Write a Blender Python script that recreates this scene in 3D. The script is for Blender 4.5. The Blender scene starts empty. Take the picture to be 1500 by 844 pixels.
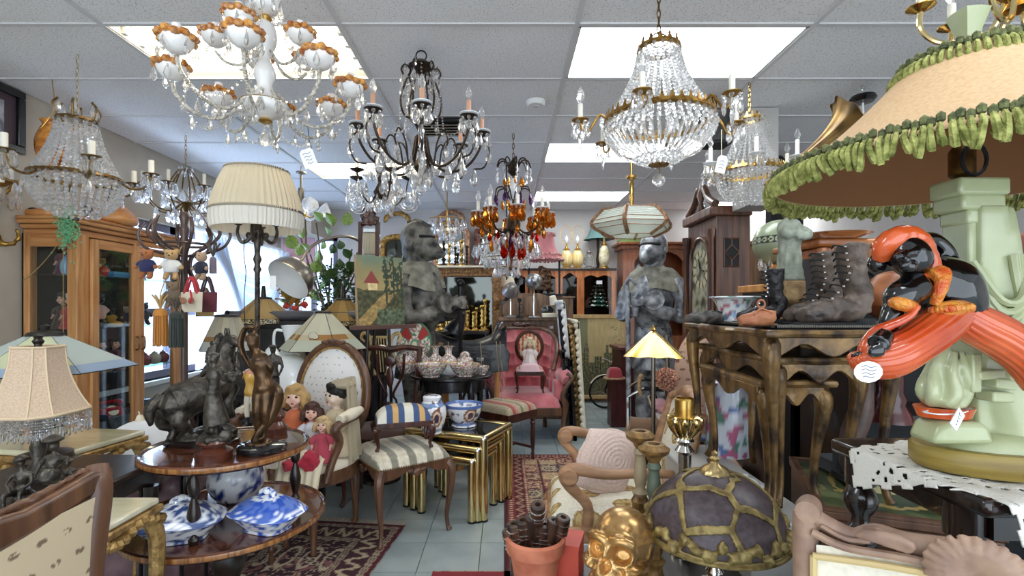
import bpy,math,random
import numpy as np
from mathutils import Vector,Matrix,Euler,noise
random.seed(7);np.random.seed(7)
PI=math.pi
SC=bpy.context.scene
COL=SC.collection
# ---------------------------------------------------------------- camera, world, lights, exposure
F=726.0  # focal length in pixels of the 1500 px wide frame
CX,CY,CZ=740.0,450.0,1.3  # vanishing point and eye height
cam=bpy.data.cameras.new('camera');camo=bpy.data.objects.new('camera',cam);COL.objects.link(camo)
cam.sensor_width=36;cam.lens=F/1500*36;cam.shift_x=(750-CX)/1500;cam.shift_y=(CY-422)/1500
cam.clip_start=.05;camo.location=(0,0,CZ);camo.rotation_euler=(PI/2,0,0);SC.camera=camo
SC.view_settings.view_transform='Standard';SC.view_settings.look='None'
SC.view_settings.gamma=1;SC.view_settings.exposure=0.35
W=bpy.data.worlds.new('sky');SC.world=W;W.use_nodes=True
W.node_tree.nodes['Background'].inputs[0].default_value=(.80,.90,1.0,1)
W.node_tree.nodes['Background'].inputs[1].default_value=2.6
def area(name,loc,rot,sx,sy,power,col):
    l=bpy.data.lights.new(name,'AREA');l.shape='RECTANGLE';l.size=sx;l.size_y=sy;l.energy=power;l.color=col
    o=bpy.data.objects.new(name,l);o.location=loc;o.rotation_euler=rot;COL.objects.link(o);return o
# daylight through the side window; the end behind the photographer is left open so the sky fills the room
area('side_window_light',(-3.75,5.5,1.5),(0,-PI/2,0),1.3,3.2,150,(.80,.90,1))
# ---------------------------------------------------------------- helpers
def X(px,d):return(px-CX)*d/F
def Z(py,d):return CZ-(py-CY)*d/F
def V(px,py,d):return(X(px,d),d,Z(py,d))
def lin(c):
    if isinstance(c,str):c=tuple(int(c[i:i+2],16)/255 for i in(0,2,4))
    return tuple((x/12.92 if x<=.04045 else((x+.055)/1.055)**2.4)for x in c[:3])
def sr(c):
    c=np.asarray(c,float);return np.where(c<=.04045,c/12.92,((c+.055)/1.055)**2.4)
def hx(s):return np.array([int(s[i:i+2],16)/255 for i in(0,2,4)])
class MB:
    """collects shapes for one mesh"""
    def __init__(s,mx=None):s.v=[];s.f=[];s.n=0;s.mx=mx
    def add(s,v,f):
        v=np.asarray(v,float).reshape(-1,3)
        if s.mx is not None:
            m=np.array(s.mx);v=v@m[:3,:3].T+m[:3,3]
        n=s.n;s.v.append(v);s.f.extend([tuple(i+n for i in q)for q in f]);s.n+=len(v);return s
    def box(s,at,size,rot=None):
        h=np.array(size,float)/2
        v=np.array([(x,y,z)for x in(-1,1)for y in(-1,1)for z in(-1,1)],float)*h
        if rot is not None:v=v@np.array(Euler(rot).to_matrix()).T
        return s.add(v+np.array(at),[(0,1,3,2),(4,6,7,5),(0,4,5,1),(2,3,7,6),(0,2,6,4),(1,5,7,3)])
    def bx(s,x0,x1,y0,y1,z0,z1):return s.box(((x0+x1)/2,(y0+y1)/2,(z0+z1)/2),(x1-x0,y1-y0,z1-z0))
    def lathe(s,prof,n=20,at=(0,0,0),rot=None,k=0,sx=1,sy=1,flute=0,nf=0):
        p=np.array(prof,float)
        if k:p=cat(p,k)
        m=len(p);a=np.arange(n)*2*PI/n
        fl=1+flute*np.cos(a*nf)if flute else np.ones(n)
        v=np.stack([np.outer(p[:,0],np.cos(a)*fl)*sx,np.outer(p[:,0],np.sin(a)*fl)*sy,np.repeat(p[:,1:2],n,1)],-1).reshape(-1,3)
        if rot is not None:v=v@np.array(Euler(rot).to_matrix()).T
        f=[(i*n+j,i*n+(j+1)%n,(i+1)*n+(j+1)%n,(i+1)*n+j)for i in range(m-1)for j in range(n)]
        f=[q if len(set(q))==4 else q for q in f]
        if p[0,0]>1e-5 and flute>=0:f.append(tuple(range(n))[::-1])
        if p[-1,0]>1e-5 and flute>=0:f.append(tuple((m-1)*n+j for j in range(n)))
        return s.add(v+np.array(at),f)
    def tube(s,pts,r,n=8,k=4,cap=True,flat=1):
        p=np.array(pts,float);r=np.full(len(p),r,float)if np.isscalar(r)else np.array(r,float)
        if k and len(p)>2:
            q=cat(np.column_stack([p,r]),k);p=q[:,:3];r=q[:,3]
        m=len(p);t=np.gradient(p,axis=0);t/=np.linalg.norm(t,axis=1)[:,None]+1e-12
        u=np.cross(t[0],(0,0,1)if abs(t[0][2])< .9 else(1,0,0));u/=np.linalg.norm(u)
        a=np.arange(n)*2*PI/n;out=[]
        for i in range(m):
            u=u-t[i]*np.dot(u,t[i]);u/=np.linalg.norm(u)+1e-12;w=np.cross(t[i],u)
            out.append(p[i]+r[i]*(np.outer(np.cos(a),u)+flat*np.outer(np.sin(a),w)))
        f=[(i*n+j,i*n+(j+1)%n,(i+1)*n+(j+1)%n,(i+1)*n+j)for i in range(m-1)for j in range(n)]
        if cap:f+=[tuple(range(n))[::-1],tuple((m-1)*n+j for j in range(n))]
        return s.add(np.concatenate(out),f)
    def loop(s,pts,r,n=6,k=4):
        p=np.array(pts,float);q=np.vstack([p[-1:],p,p[:2]]);q=cat(q,k)[k:-k]
        m=len(q)-1;t=np.roll(q[:-1],-1,0)-np.roll(q[:-1],1,0);t/=np.linalg.norm(t,axis=1)[:,None]
        ref=np.cross(q[0]-q[m//3],q[m//2]-q[m//3]);ref/=np.linalg.norm(ref)+1e-9
        a=np.arange(n)*2*PI/n;u=np.cross(t,ref);u/=np.linalg.norm(u,axis=1)[:,None]+1e-9;w=np.cross(t,u)
        v=(q[:-1,None]+r*(np.cos(a)[None,:,None]*u[:,None]+np.sin(a)[None,:,None]*w[:,None])).reshape(-1,3)
        return s.add(v,[(i*n+j,i*n+(j+1)%n,((i+1)%m)*n+(j+1)%n,((i+1)%m)*n+j)for i in range(m)for j in range(n)])
    def ell(s,at,r,rot=None,nu=20,nv=13):
        if np.isscalar(r):r=(r,r,r)
        a=np.arange(nu)*2*PI/nu;b=np.linspace(-PI/2,PI/2,nv)[1:-1]
        v=np.stack([np.outer(np.cos(b),np.cos(a)),np.outer(np.cos(b),np.sin(a)),np.repeat(np.sin(b)[:,None],nu,1)],-1).reshape(-1,3)
        v=np.vstack([v,(0,0,-1),(0,0,1)])*np.array(r)
        if rot is not None:v=v@np.array(Euler(rot).to_matrix()).T
        m=nv-2;f=[(i*nu+j,i*nu+(j+1)%nu,(i+1)*nu+(j+1)%nu,(i+1)*nu+j)for i in range(m-1)for j in range(nu)]
        f+=[((j+1)%nu,j,m*nu)for j in range(nu)]+[((m-1)*nu+j,(m-1)*nu+(j+1)%nu,m*nu+1)for j in range(nu)]
        return s.add(v+np.array(at),f)
    def prism(s,poly,h,mx=None):
        """outline in local xy raised by h in z, then mx"""
        p=np.array(poly,float);n=len(p)
        v=np.vstack([np.column_stack([p,np.zeros(n)]),np.column_stack([p,np.full(n,h)])])
        if mx is not None:m=np.array(mx);v=v@m[:3,:3].T+m[:3,3]
        return s.add(v,[tuple(range(n))[::-1],tuple(range(n,2*n))]+[(i,(i+1)%n,n+(i+1)%n,n+i)for i in range(n)])
    def grid(s,fn,nu,nv,cu=False):
        v=[fn(i/(nu if cu else nu-1),j/(nv-1))for i in range(nu)for j in range(nv)]
        return s.add(v,[(i*nv+j,i*nv+j+1,((i+1)%nu)*nv+j+1,((i+1)%nu)*nv+j)for i in range(nu if cu else nu-1)for j in range(nv-1)])
    def quad(s,a,b,c,d,nu=2,nv=2):
        a,b,c,d=map(np.array,(a,b,c,d))
        return s.grid(lambda u,v:(a*(1-u)+b*u)*(1-v)+(d*(1-u)+c*u)*v,nu,nv)
    def arr(s):return np.concatenate(s.v)
def cat(p,k):
    p=np.asarray(p,float);e=np.vstack([2*p[0]-p[1],p,2*p[-1]-p[-2]]);out=[]
    for i in range(1,len(e)-2):
        for t in np.arange(k)/k:
            out.append(.5*(2*e[i]+(e[i+1]-e[i-1])*t+(2*e[i-1]-5*e[i]+4*e[i+1]-e[i+2])*t*t+(3*e[i]-e[i-1]-3*e[i+1]+e[i+2])*t**3))
    out.append(e[-2]);return np.array(out)
TMP=bpy.data.scenes.new('tmp')
def mesh_of(mb,rem=0,sm=3,disp=None):
    me=bpy.data.meshes.new('m');me.from_pydata(mb.arr().tolist(),[],mb.f);me.update()
    if rem:
        o=bpy.data.objects.new('tmp',me);TMP.collection.objects.link(o)
        r=o.modifiers.new('r','REMESH');r.mode='VOXEL';r.voxel_size=rem
        if sm:q=o.modifiers.new('s','SMOOTH');q.iterations=sm;q.factor=.5
        vl=TMP.view_layers[0];vl.update();dg=vl.depsgraph
        new=bpy.data.meshes.new_from_object(o.evaluated_get(dg));bpy.data.objects.remove(o);bpy.data.meshes.remove(me);me=new
    if disp:
        amp,sc=disp;n=len(me.vertices);co=np.empty(n*3);no=np.empty(n*3)
        me.vertices.foreach_get('co',co);me.vertices.foreach_get('normal',no);co=co.reshape(-1,3);no=no.reshape(-1,3)
        h=np.array([noise.fractal(Vector(c)*sc,1,2,3)for c in co.tolist()]);co+=no*(h*amp)[:,None]
        me.vertices.foreach_set('co',co.ravel());me.update()
    return me
def obj(mb,name,m,parent=None,flat=False,bev=0,rem=0,sm=3,disp=None,cf=None,loc=None,rot=None,sub=0,ang=42,kind=None,label=None):
    me=mb if isinstance(mb,bpy.types.Mesh)else mesh_of(mb,rem,sm,disp)
    o=bpy.data.objects.new(name,me);COL.objects.link(o)
    if m is not None and not me.materials:me.materials.append(m)
    if not isinstance(mb,bpy.types.Mesh):
        me.polygons.foreach_set('use_smooth',[not flat]*len(me.polygons))
        if not flat and not rem:me.set_sharp_from_angle(angle=math.radians(ang))
        if cf is not None:
            n=len(me.vertices);co=np.empty(n*3);me.vertices.foreach_get('co',co)
            c=np.ones((n,4));c[:,:3]=sr(np.clip(cf(co.reshape(-1,3)),0,1))
            at=me.color_attributes.new('Col','FLOAT_COLOR','POINT');at.data.foreach_set('color',c.ravel())
    if bev:b=o.modifiers.new('b','BEVEL');b.width=bev;b.segments=2;b.limit_method='ANGLE'
    if sub:b=o.modifiers.new('s','SUBSURF');b.levels=b.render_levels=sub
    if parent is not None:o.parent=parent
    if loc is not None:o.location=loc
    if rot is not None:o.rotation_euler=rot
    if kind:o['kind']=kind
    if label:o['label']=label
    return o
def tag(o,label,c,group=None):
    o['label']=label;o['category']=c
    if group:o['group']=group
    return o
def T(name,label,c,loc=(0,0,0),rz=0,group=None,sc=1):
    o=bpy.data.objects.new(name,None);COL.objects.link(o);o.empty_display_size=.05
    o.location=loc;o.rotation_euler=(0,0,rz);o.scale=(sc,)*3 if np.isscalar(sc)else sc
    return tag(o,label,c,group)
KIDS={}
def dup(root,loc=None,rz=None,label=None,group=None,sc=None):
    ch={}
    for o in COL.objects:
        if o.parent is not None:ch.setdefault(o.parent.name,[]).append(o)
    def cp(o,p):
        c=o.copy();COL.objects.link(c)
        if p is not None:c.parent=p
        for k in ch.get(o.name,[]):cp(k,c)
        return c
    r=cp(root,None)
    if loc is not None:r.location=loc
    if rz is not None:r.rotation_euler=(0,0,rz)
    if label:r['label']=label
    if group:r['group']=group
    if sc:r.scale=(sc,)*3 if np.isscalar(sc)else sc
    return r
def link_copy(o,parent=None,loc=None,rot=None,sc=None):
    c=o.copy();COL.objects.link(c)
    if parent is not None:c.parent=parent
    if loc is not None:c.location=loc
    if rot is not None:c.rotation_euler=rot
    if sc is not None:c.scale=(sc,)*3 if np.isscalar(sc)else sc
    return c
def ring(n,r,z=0,a0=0):return[(r*math.cos(a0+i*2*PI/n),r*math.sin(a0+i*2*PI/n),z)for i in range(n)]
def rot2(x,y,a):return(x*math.cos(a)-y*math.sin(a),x*math.sin(a)+y*math.cos(a))
# ---------------------------------------------------------------- materials
MT={}
def mat(key,c='808080',c2=None,rough=.5,metal=0,sc=(12,12,12),bump=0,bsc=None,kind='noise',vc=False,tr=0,ior=1.5,emit=0,alpha=1,coat=0,lo=.35,hi=.65,sheen=0,sss=0,det=4):
    if key in MT:return MT[key]
    m=bpy.data.materials.new(key);MT[key]=m;m.use_nodes=True
    N=m.node_tree.nodes;L=m.node_tree.links;b=N['Principled BSDF']
    I=b.inputs;I['Base Color'].default_value=(*lin(c),1);I['Roughness'].default_value=rough;I['Metallic'].default_value=metal
    I['Transmission Weight'].default_value=tr;I['IOR'].default_value=ior;I['Alpha'].default_value=alpha;I['Coat Weight'].default_value=coat
    I['Sheen Weight'].default_value=sheen
    if emit:I['Emission Color'].default_value=(*lin(c),1);I['Emission Strength'].default_value=emit
    tc=N.new('ShaderNodeTexCoord');mp=N.new('ShaderNodeMapping');L.new(tc.outputs['Object'],mp.inputs[0])
    mp.inputs['Scale'].default_value=sc if not np.isscalar(sc)else(sc,)*3
    if vc:
        a=N.new('ShaderNodeVertexColor');a.layer_name='Col';L.new(a.outputs[0],I['Base Color'])
        if c2:
            nz=N.new('ShaderNodeTexNoise');nz.inputs['Scale'].default_value=1;nz.inputs['Detail'].default_value=det;L.new(mp.outputs[0],nz.inputs[0])
            rp=N.new('ShaderNodeMapRange');rp.inputs[1].default_value=lo;rp.inputs[2].default_value=hi;rp.inputs[3].default_value=float(c2);rp.inputs[4].default_value=1.1;L.new(nz.outputs[0],rp.inputs[0])
            mx=N.new('ShaderNodeMix');mx.data_type='RGBA';mx.blend_type='MULTIPLY';mx.inputs[0].default_value=1
            L.new(a.outputs[0],mx.inputs[6]);L.new(rp.outputs[0],mx.inputs[7]);L.new(mx.outputs[2],I['Base Color'])
    elif c2:
        if kind=='voro':
            nz=N.new('ShaderNodeTexVoronoi');nz.inputs['Scale'].default_value=1;nz.inputs['Randomness'].default_value=.25
        elif kind=='wave':
            nz=N.new('ShaderNodeTexWave');nz.inputs['Scale'].default_value=1;nz.inputs['Distortion'].default_value=.4
        else:
            nz=N.new('ShaderNodeTexNoise');nz.inputs['Scale'].default_value=1;nz.inputs['Detail'].default_value=det
        L.new(mp.outputs[0],nz.inputs[0])
        rp=N.new('ShaderNodeValToRGB');rp.color_ramp.elements[0].position=lo;rp.color_ramp.elements[1].position=hi
        rp.color_ramp.elements[0].color=(*lin(c),1);rp.color_ramp.elements[1].color=(*lin(c2),1)
        L.new(nz.outputs[0],rp.inputs[0]);L.new(rp.outputs[0],I['Base Color'])
    if bump:
        nb=N.new('ShaderNodeTexNoise');nb.inputs['Scale'].default_value=1;nb.inputs['Detail'].default_value=3
        m2=N.new('ShaderNodeMapping');q=bsc if bsc is not None else sc;m2.inputs['Scale'].default_value=q if not np.isscalar(q)else(q,)*3
        L.new(tc.outputs['Object'],m2.inputs[0]);L.new(m2.outputs[0],nb.inputs[0])
        bp=N.new('ShaderNodeBump');bp.inputs['Strength'].default_value=bump;bp.inputs['Distance'].default_value=.01
        L.new(nb.outputs[0],bp.inputs['Height']);L.new(bp.outputs[0],I['Normal'])
    return m
def glassy(key,c='ffffff',clear=.35,milk=.16):
    """lead crystal: refracting glass with a share of plain see-through"""
    if key in MT:return MT[key]
    m=bpy.data.materials.new(key);MT[key]=m;m.use_nodes=True;N=m.node_tree.nodes;L=m.node_tree.links;N.clear()
    o=N.new('ShaderNodeOutputMaterial');g=N.new('ShaderNodeBsdfGlass');t=N.new('ShaderNodeBsdfTransparent');x=N.new('ShaderNodeMixShader')
    g.inputs['Color'].default_value=(*lin(c),1);g.inputs['Roughness'].default_value=.02;g.inputs['IOR'].default_value=1.55
    t.inputs[0].default_value=(*lin(c),1);x.inputs[0].default_value=clear
    L.new(g.outputs[0],x.inputs[1]);L.new(t.outputs[0],x.inputs[2]);y=N.new('ShaderNodeMixShader');w=N.new('ShaderNodeBsdfTranslucent');w.inputs[0].default_value=(*lin(c),1);y.inputs[0].default_value=milk;L.new(x.outputs[0],y.inputs[1]);L.new(w.outputs[0],y.inputs[2]);L.new(y.outputs[0],o.inputs[0]);return m
def pane(key,c='ffffff',refl=.06):
    if key in MT:return MT[key]
    m=bpy.data.materials.new(key);MT[key]=m;m.use_nodes=True;N=m.node_tree.nodes;L=m.node_tree.links;N.clear()
    o=N.new('ShaderNodeOutputMaterial');g=N.new('ShaderNodeBsdfGlossy');t=N.new('ShaderNodeBsdfTransparent');x=N.new('ShaderNodeMixShader')
    g.inputs['Roughness'].default_value=.03;t.inputs[0].default_value=(*lin(c),1);x.inputs[0].default_value=refl
    L.new(t.outputs[0],x.inputs[1]);L.new(g.outputs[0],x.inputs[2]);L.new(x.outputs[0],o.inputs[0]);return m
def sheer(key,c,op):
    if key in MT:return MT[key]
    m=bpy.data.materials.new(key);MT[key]=m;m.use_nodes=True;N=m.node_tree.nodes;L=m.node_tree.links;N.clear()
    o=N.new('ShaderNodeOutputMaterial');g=N.new('ShaderNodeBsdfTranslucent');d=N.new('ShaderNodeBsdfDiffuse');t=N.new('ShaderNodeBsdfTransparent')
    x=N.new('ShaderNodeMixShader');y=N.new('ShaderNodeMixShader');x.inputs[0].default_value=.5;y.inputs[0].default_value=op
    for q in(g,d):q.inputs[0].default_value=(*lin(c),1)
    L.new(d.outputs[0],x.inputs[1]);L.new(g.outputs[0],x.inputs[2]);L.new(t.outputs[0],y.inputs[1]);L.new(x.outputs[0],y.inputs[2]);L.new(y.outputs[0],o.inputs[0]);return m
CR=glassy('crystal','ffffff',.30);AMB=glassy('amber_crystal','e8b468',.2);REDC=glassy('red_crystal','d85a48',.2);PURP=glassy('smoke_crystal','9a7aa8',.3)
BULB=glassy('bulb_glass','ffffff',.55)
GOLD=mat('gold','b98a3e','d8b468',rough=.28,metal=1,sc=30);BRASS=mat('brass','c9a45a',rough=.2,metal=1);BRASSL=mat('bright_brass','e6cf96',rough=.16,metal=1)
BRONZE=mat('dark_bronze','2b211b','4a3a2c',rough=.42,metal=.7,sc=40);IRON=mat('black_iron','15141a',rough=.5,metal=.3)
STAT=mat('statue_bronze','2c2825','5a534a',rough=.34,metal=.55,sc=30,bump=.25,bsc=90);STAT2=mat('brown_bronze','3a2a1c','6a4e34',rough=.28,metal=.65,sc=22)
SILV=mat('silver','d8d6d2',rough=.12,metal=1);STEEL=mat('brushed_nickel','a59c90',rough=.3,metal=1)
OAK=mat('oak','a86a38','d09a62',rough=.42,sc=(40,40,3),coat=.2,lo=.3,hi=.7);OAKX=mat('oak_side_grain','a86a38','cf9860',rough=.42,sc=(3,3,40),coat=.2,lo=.3,hi=.7)
MAHO=mat('mahogany','2e1712','54291d',rough=.3,sc=(30,30,4),coat=.4);WALN=mat('walnut','4a3022','6f4b34',rough=.38,sc=(28,28,3),coat=.2)
WALNX=mat('walnut_flat','52331f','82583a',rough=.32,sc=(4,30,30),coat=.5);DARKW=mat('ebonised_wood','17100d','2a1d17',rough=.32,sc=(25,25,4),coat=.3)
BEECH=mat('pickled_beech','86695a','a5866f',rough=.5,sc=(30,6,30));PINE=mat('pine','b5793c','d39a58',rough=.5,sc=(20,20,3))
CHERRY=mat('cherry','7a4022','a35d34',rough=.34,sc=(24,24,3),coat=.4);BLACK=mat('black_lacquer','0d0d10',rough=.25,coat=.4);BLK=mat('matt_black','141416',rough=.7)
WHITE=mat('white_paint','e8e8e6',rough=.5);CERW=mat('white_ceramic','eef1f3',rough=.18,coat=.5);CREAM=mat('cream','eadfc6',rough=.6)
IVORY=mat('ivory_sleeve','f0ebdd',rough=.5);PEACH=mat('peach_sleeve','d9a283',rough=.5);PAPER=mat('paper_tag','f1f0ee',rough=.7)
VC=mat('painted',vc=True,rough=.55);VCG=mat('glazed',vc=True,rough=.14,coat=.5);VCF=mat('woven',vc=True,rough=.9,c2='.72',sc=160,lo=.3,hi=.7,det=2)
DARKGLASS=mat('dark_interior','120e0c',rough=.6)
def fab(key,c,c2=None,**k):return mat(key,c,c2,rough=.9,sheen=.3,bump=.15,bsc=220,**k)
# ================================================================ THE SHOP ROOM
XL,XR,YB,YF,HC=-3.27,4.25,7.4,-2.2,2.75
WALLM=mat('wall_paint','b9b0a2','c8bfb2',rough=.8,sc=3,bump=.05,bsc=60);WALLB=mat('back_wall_paint','c9c4c0','d2cdc9',rough=.8,sc=3)
TILEM=mat('ceiling_tile_face','b4b2b2','f0eff0',rough=.9,sc=(130,130,130),bump=.3,bsc=170,lo=.3,hi=.44,det=2)
GRIDM=mat('grid_bar','d4d3d4',rough=.6);FLT=mat('floor_tile_face','8f9a9b','aab3b2',rough=.38,sc=(5,5,5),det=8,lo=.3,hi=.7)
def st(mb,name,m,parent=None,**k):
    o=obj(mb,name,m,parent,**k)
    if parent is None:o['kind']='structure'
    return o
fl=st(MB().bx(XL,XR,YF,YB,-.12,-.012),'floor',mat('floor_slab','6d7575',rough=.5))
tm=mesh_of(MB().bx(-.1505,.1505,-.1505,.1505,-.012,0));tm.materials.append(FLT);ms=[tm]
t0=.305
for i in range(-6,7):
    for j in range(6,24):
        o=obj(tm,'tile',None,fl,loc=(i*t0+.02,j*t0+.14,0))
for x0,x1,y0,y1 in((XL,-6.5*t0+.02,YF,YB),(6.5*t0+.02,XR,YF,YB),(-6.5*t0+.02,6.5*t0+.02,YF,5.5*t0+.14)):
    obj(MB().bx(x0,x1,y0,y1,-.012,-.0005),'tile_field',FLT,fl,kind='stuff')
st(MB().bx(XL-.15,XL,YF,3.85,-.1,HC+.14),'wall_left',WALLM)
wl=st(MB().bx(XL-.15,XL,3.85,7.05,-.1,.62).bx(XL-.15,XL,3.85,7.05,2.1,HC+.14).bx(XL-.15,XL,7.05,YB+.12,-.1,HC+.14),'wall_left',WALLM)
st(MB().bx(-2.5,XR+.12,YB,YB+.12,-.1,HC+.14).bx(XL-.15,-2.5,YB,YB+.12,-.1,.6).bx(XL-.15,-2.5,YB,YB+.12,2.35,HC+.14),'wall_back',WALLB)
st(MB().bx(XR,XR+.12,YF,YB+.1,-.1,HC+.14),'wall_right',WALLB)
st(MB().bx(-3.25,-2.62,6.7,YB,2.3,HC),'trim_1',WALLM)  # soffit over the corner window
st(MB().bx(1.76,1.985,3.6,3.84,2.04,HC),'trim_2',mat('column_paint','b5b1ad',rough=.8))  # boxed drop from the ceiling
# window
w1=bpy.data.objects.new('window_1',None);COL.objects.link(w1);w1['kind']='structure'
FRM=mat('window_metal','6f6a78',rough=.4,metal=.4)
for y in(3.9,4.95,6.0,7.0):obj(MB().bx(XL-.12,XL-.05,y-.04,y+.04,.62,2.1),'mullion',FRM,w1)
for z in(.66,1.25,2.06):obj(MB().bx(XL-.12,XL-.05,3.85,7.05,z-.035,z+.035),'transom',FRM,w1)
for a,b in((3.94,4.91),(4.99,5.96),(6.04,6.96)):obj(MB().bx(XL-.09,XL-.083,a,b,.7,2.03),'pane',pane('window_glass','e8f2ff',.05),w1)
obj(MB().bx(XL-.16,XL+.05,3.8,7.1,.58,.62),'sill',WHITE,w1)
w2=bpy.data.objects.new('window_2',None);COL.objects.link(w2);w2['kind']='structure'
for x in(-3.22,-2.87,-2.54):obj(MB().bx(x-.03,x+.03,YB+.01,YB+.08,.6,2.35),'mullion',FRM,w2)
for z in(.63,2.32):obj(MB().bx(XL,-2.5,YB+.01,YB+.08,z-.03,z+.03),'transom',FRM,w2)
obj(MB().bx(XL,-2.5,YB+.04,YB+.047,.6,2.35),'pane',pane('window_glass'),w2)
# ceiling: grid, tiles, troffers
ce=st(MB().bx(XL-.1,XR+.1,YF,YB+.1,HC+.09,HC+.15),'ceiling',mat('ceiling_void','8c8a88',rough=.9))
XC=[-.8505-1.219,-.8505,.3685,1.5875,2.8065];XC=[XC[0]-1.2]+XC+[XR]
XC[0]=XL;YR=[2.543+.61*k for k in range(-3,9)];yr=lambda k:2.543+.61*(k-3)
lit={(1,3):'open',(3,3):'flat',(3,6):'flat',(3,9):'flat',(1,7):'open',(5,10):'flat',(1,10):'off',(1,-1):'flat',(3,-1):'flat',(4,1):'flat'}  # last three fixtures are added out of view to brighten the front
for x in XC[1:-1]:obj(MB().bx(x-.012,x+.012,YF,YB,HC-.004,HC+.03),'grid_bar',GRIDM,ce)
for y in YR:obj(MB().bx(XL,XR,y-.012,y+.012,HC-.003,HC+.03),'grid_bar',GRIDM,ce)
YY=[YR[0]-.61*4,YR[0]-.61*3,YR[0]-.61*2,YR[0]-.61]+YR
for i in range(len(XC)-1):
    for j in range(len(YY)-1):
        k=j-4
        if(i,k)in lit and lit[(i,k)]!='off':continue
        a,b,c,d=XC[i]+.011,XC[i+1]-.011,YY[j]+.011,min(YY[j+1]-.011,YB-.005)
        t=obj(MB().bx(a,b,c,d,HC+.004+random.uniform(0,.002),HC+.018),'tile',TILEM,ce)
DIFF=mat('diffuser','f4fbff',emit=7,rough=.4);DIFW=mat('warm_tube','fff8e4',emit=9,rough=.4);TRAY=mat('troffer_enamel','f3eee0',rough=.35)
LB={(1,-1):'added unseen ceiling light above the carved chair corner, behind the photographer',(3,-1):'added unseen ceiling light above the photographer',(4,1):'added ceiling light above the fringed green lamp corner, out of view',(3,3):'square edged ceiling light with flat diffuser above the big gilt basket chandelier',(3,6):'flat ceiling light panel in the middle row, above the hexagonal stained glass pendant',
      (3,9):'flat ceiling light panel closest to the back wall above the curio cabinet',(1,3):'open ceiling light with bare fluorescent tubes above the porcelain chandelier',
      (1,7):'open tube ceiling light behind the peach candle chandelier',(5,10):'small ceiling light glimpsed beside the tall case clock at the back'}
for(i,k),s in lit.items():
    if s=='off':continue
    a,b,c,d=XC[i]+.012,XC[i+1]-.012,yr(k)+.012,yr(k+1)-.012;x,y=(a+b)/2,(c+d)/2;wx,wy=b-a,d-c
    t=T('ceiling_light',LB[(i,k)],'ceiling light',(x,y,HC+.002),group='recessed fluorescent ceiling lights')
    if s=='flat':
        obj(MB().bx(-wx/2+.015,wx/2-.015,-wy/2+.015,wy/2-.015,.003,.01),'diffuser',DIFF,t)
        for q in((-wx/2,wx/2,-wy/2,-wy/2+.016),(-wx/2,wx/2,wy/2-.016,wy/2),(-wx/2,-wx/2+.016,-wy/2,wy/2),(wx/2-.016,wx/2,-wy/2,wy/2)):
            obj(MB().bx(*q,-.003,.018),'rim',GRIDM,t)
    else:
        obj(MB().grid(lambda u,v:((u-.5)*wx,(v-.5)*wy,.078-.07*abs(2*v-1)**3),2,13),'reflector',TRAY,t)
        for sx in(-1,1):obj(MB().bx(sx*wx/2-.008,sx*wx/2+.008,-wy/2,wy/2,0,.08),'end_plate',TRAY,t)
        for yy in(-.19,-.065,.065,.19):
            tb=obj(MB().tube([(-wx/2+.03,yy,.032),(wx/2-.03,yy,.032)],.0165,10,0),'tube',DIFW,t)
            for sx in(-1,1):obj(MB().box((sx*(wx/2-.022),yy,.034),(.022,.03,.05)),'socket',WHITE,tb)
        obj(MB().box((0,0,.06),(wx,.05,.03)),'ballast_cover',TRAY,t)
# ceiling fittings
sd=T('smoke_detector','round white smoke detector on the ceiling tiles','smoke detector',(X(785,3.49),3.49,HC))
obj(MB().lathe([(.068,0),(.068,-.018),(.056,-.034),(.0,-.036)],24),'housing',WHITE,sd);obj(MB().lathe([(.02,-.034),(.02,-.038),(0,-.038)],12),'grille',GRIDM,sd)
vt=T('ceiling_vent','dark framed square air vent on the ceiling behind the peach candle chandelier','air vent',(X(645,3.95),3.95,HC))
obj(MB().bx(-.19,.19,-.17,.17,-.035,0),'frame',BLK,vt,bev=.01)
for i in range(5):obj(MB().box((0,-.12+.06*i,-.04),(.3,.045,.006),(.5,0,0)),'slat',STEEL,vt)
sp=T('ceiling_speaker','small black speaker box hung under the ceiling behind the gilt basket chandelier','speaker',(X(1047,3.4),3.4,2.52))
obj(MB().bx(-.09,.09,-.08,.08,-.12,.12),'body',BLK,sp,bev=.01);obj(MB().bx(-.075,.075,-.088,-.08,-.1,.1),'grille',BLACK,sp);obj(MB().bx(-.015,.015,0,.03,.12,.23),'bracket',IRON,sp)
# ================================================================ CHANDELIERS
PHI=1.618;ICO_V=np.array([(-1,PHI,0),(1,PHI,0),(-1,-PHI,0),(1,-PHI,0),(0,-1,PHI),(0,1,PHI),(0,-1,-PHI),(0,1,-PHI),(PHI,0,-1),(PHI,0,1),(-PHI,0,-1),(-PHI,0,1)])/1.902
ICO_F=[(0,11,5),(0,5,1),(0,1,7),(0,7,10),(0,10,11),(1,5,9),(5,11,4),(11,10,2),(10,7,6),(7,1,8),(3,9,4),(3,4,2),(3,2,6),(3,6,8),(3,8,9),(4,9,5),(2,4,11),(6,2,10),(8,6,7),(9,8,1)]
def beads(mb,pts,r):
    p=np.asarray(pts,float).reshape(-1,3);n=len(p);a=np.random.rand(n)*PI;c,s=np.cos(a)[:,None],np.sin(a)[:,None];v=np.broadcast_to(ICO_V*r,(n,12,3))
    v=np.stack([v[...,0]*c-v[...,1]*s,v[...,0]*s+v[...,1]*c,v[...,2]],-1)+p[:,None]
    return mb.add(v.reshape(-1,3),[(i*12+a,i*12+b,i*12+c)for i in range(n)for a,b,c in ICO_F])
BEADC=glassy('bead_crystal','ffffff',.2,.34)
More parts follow.
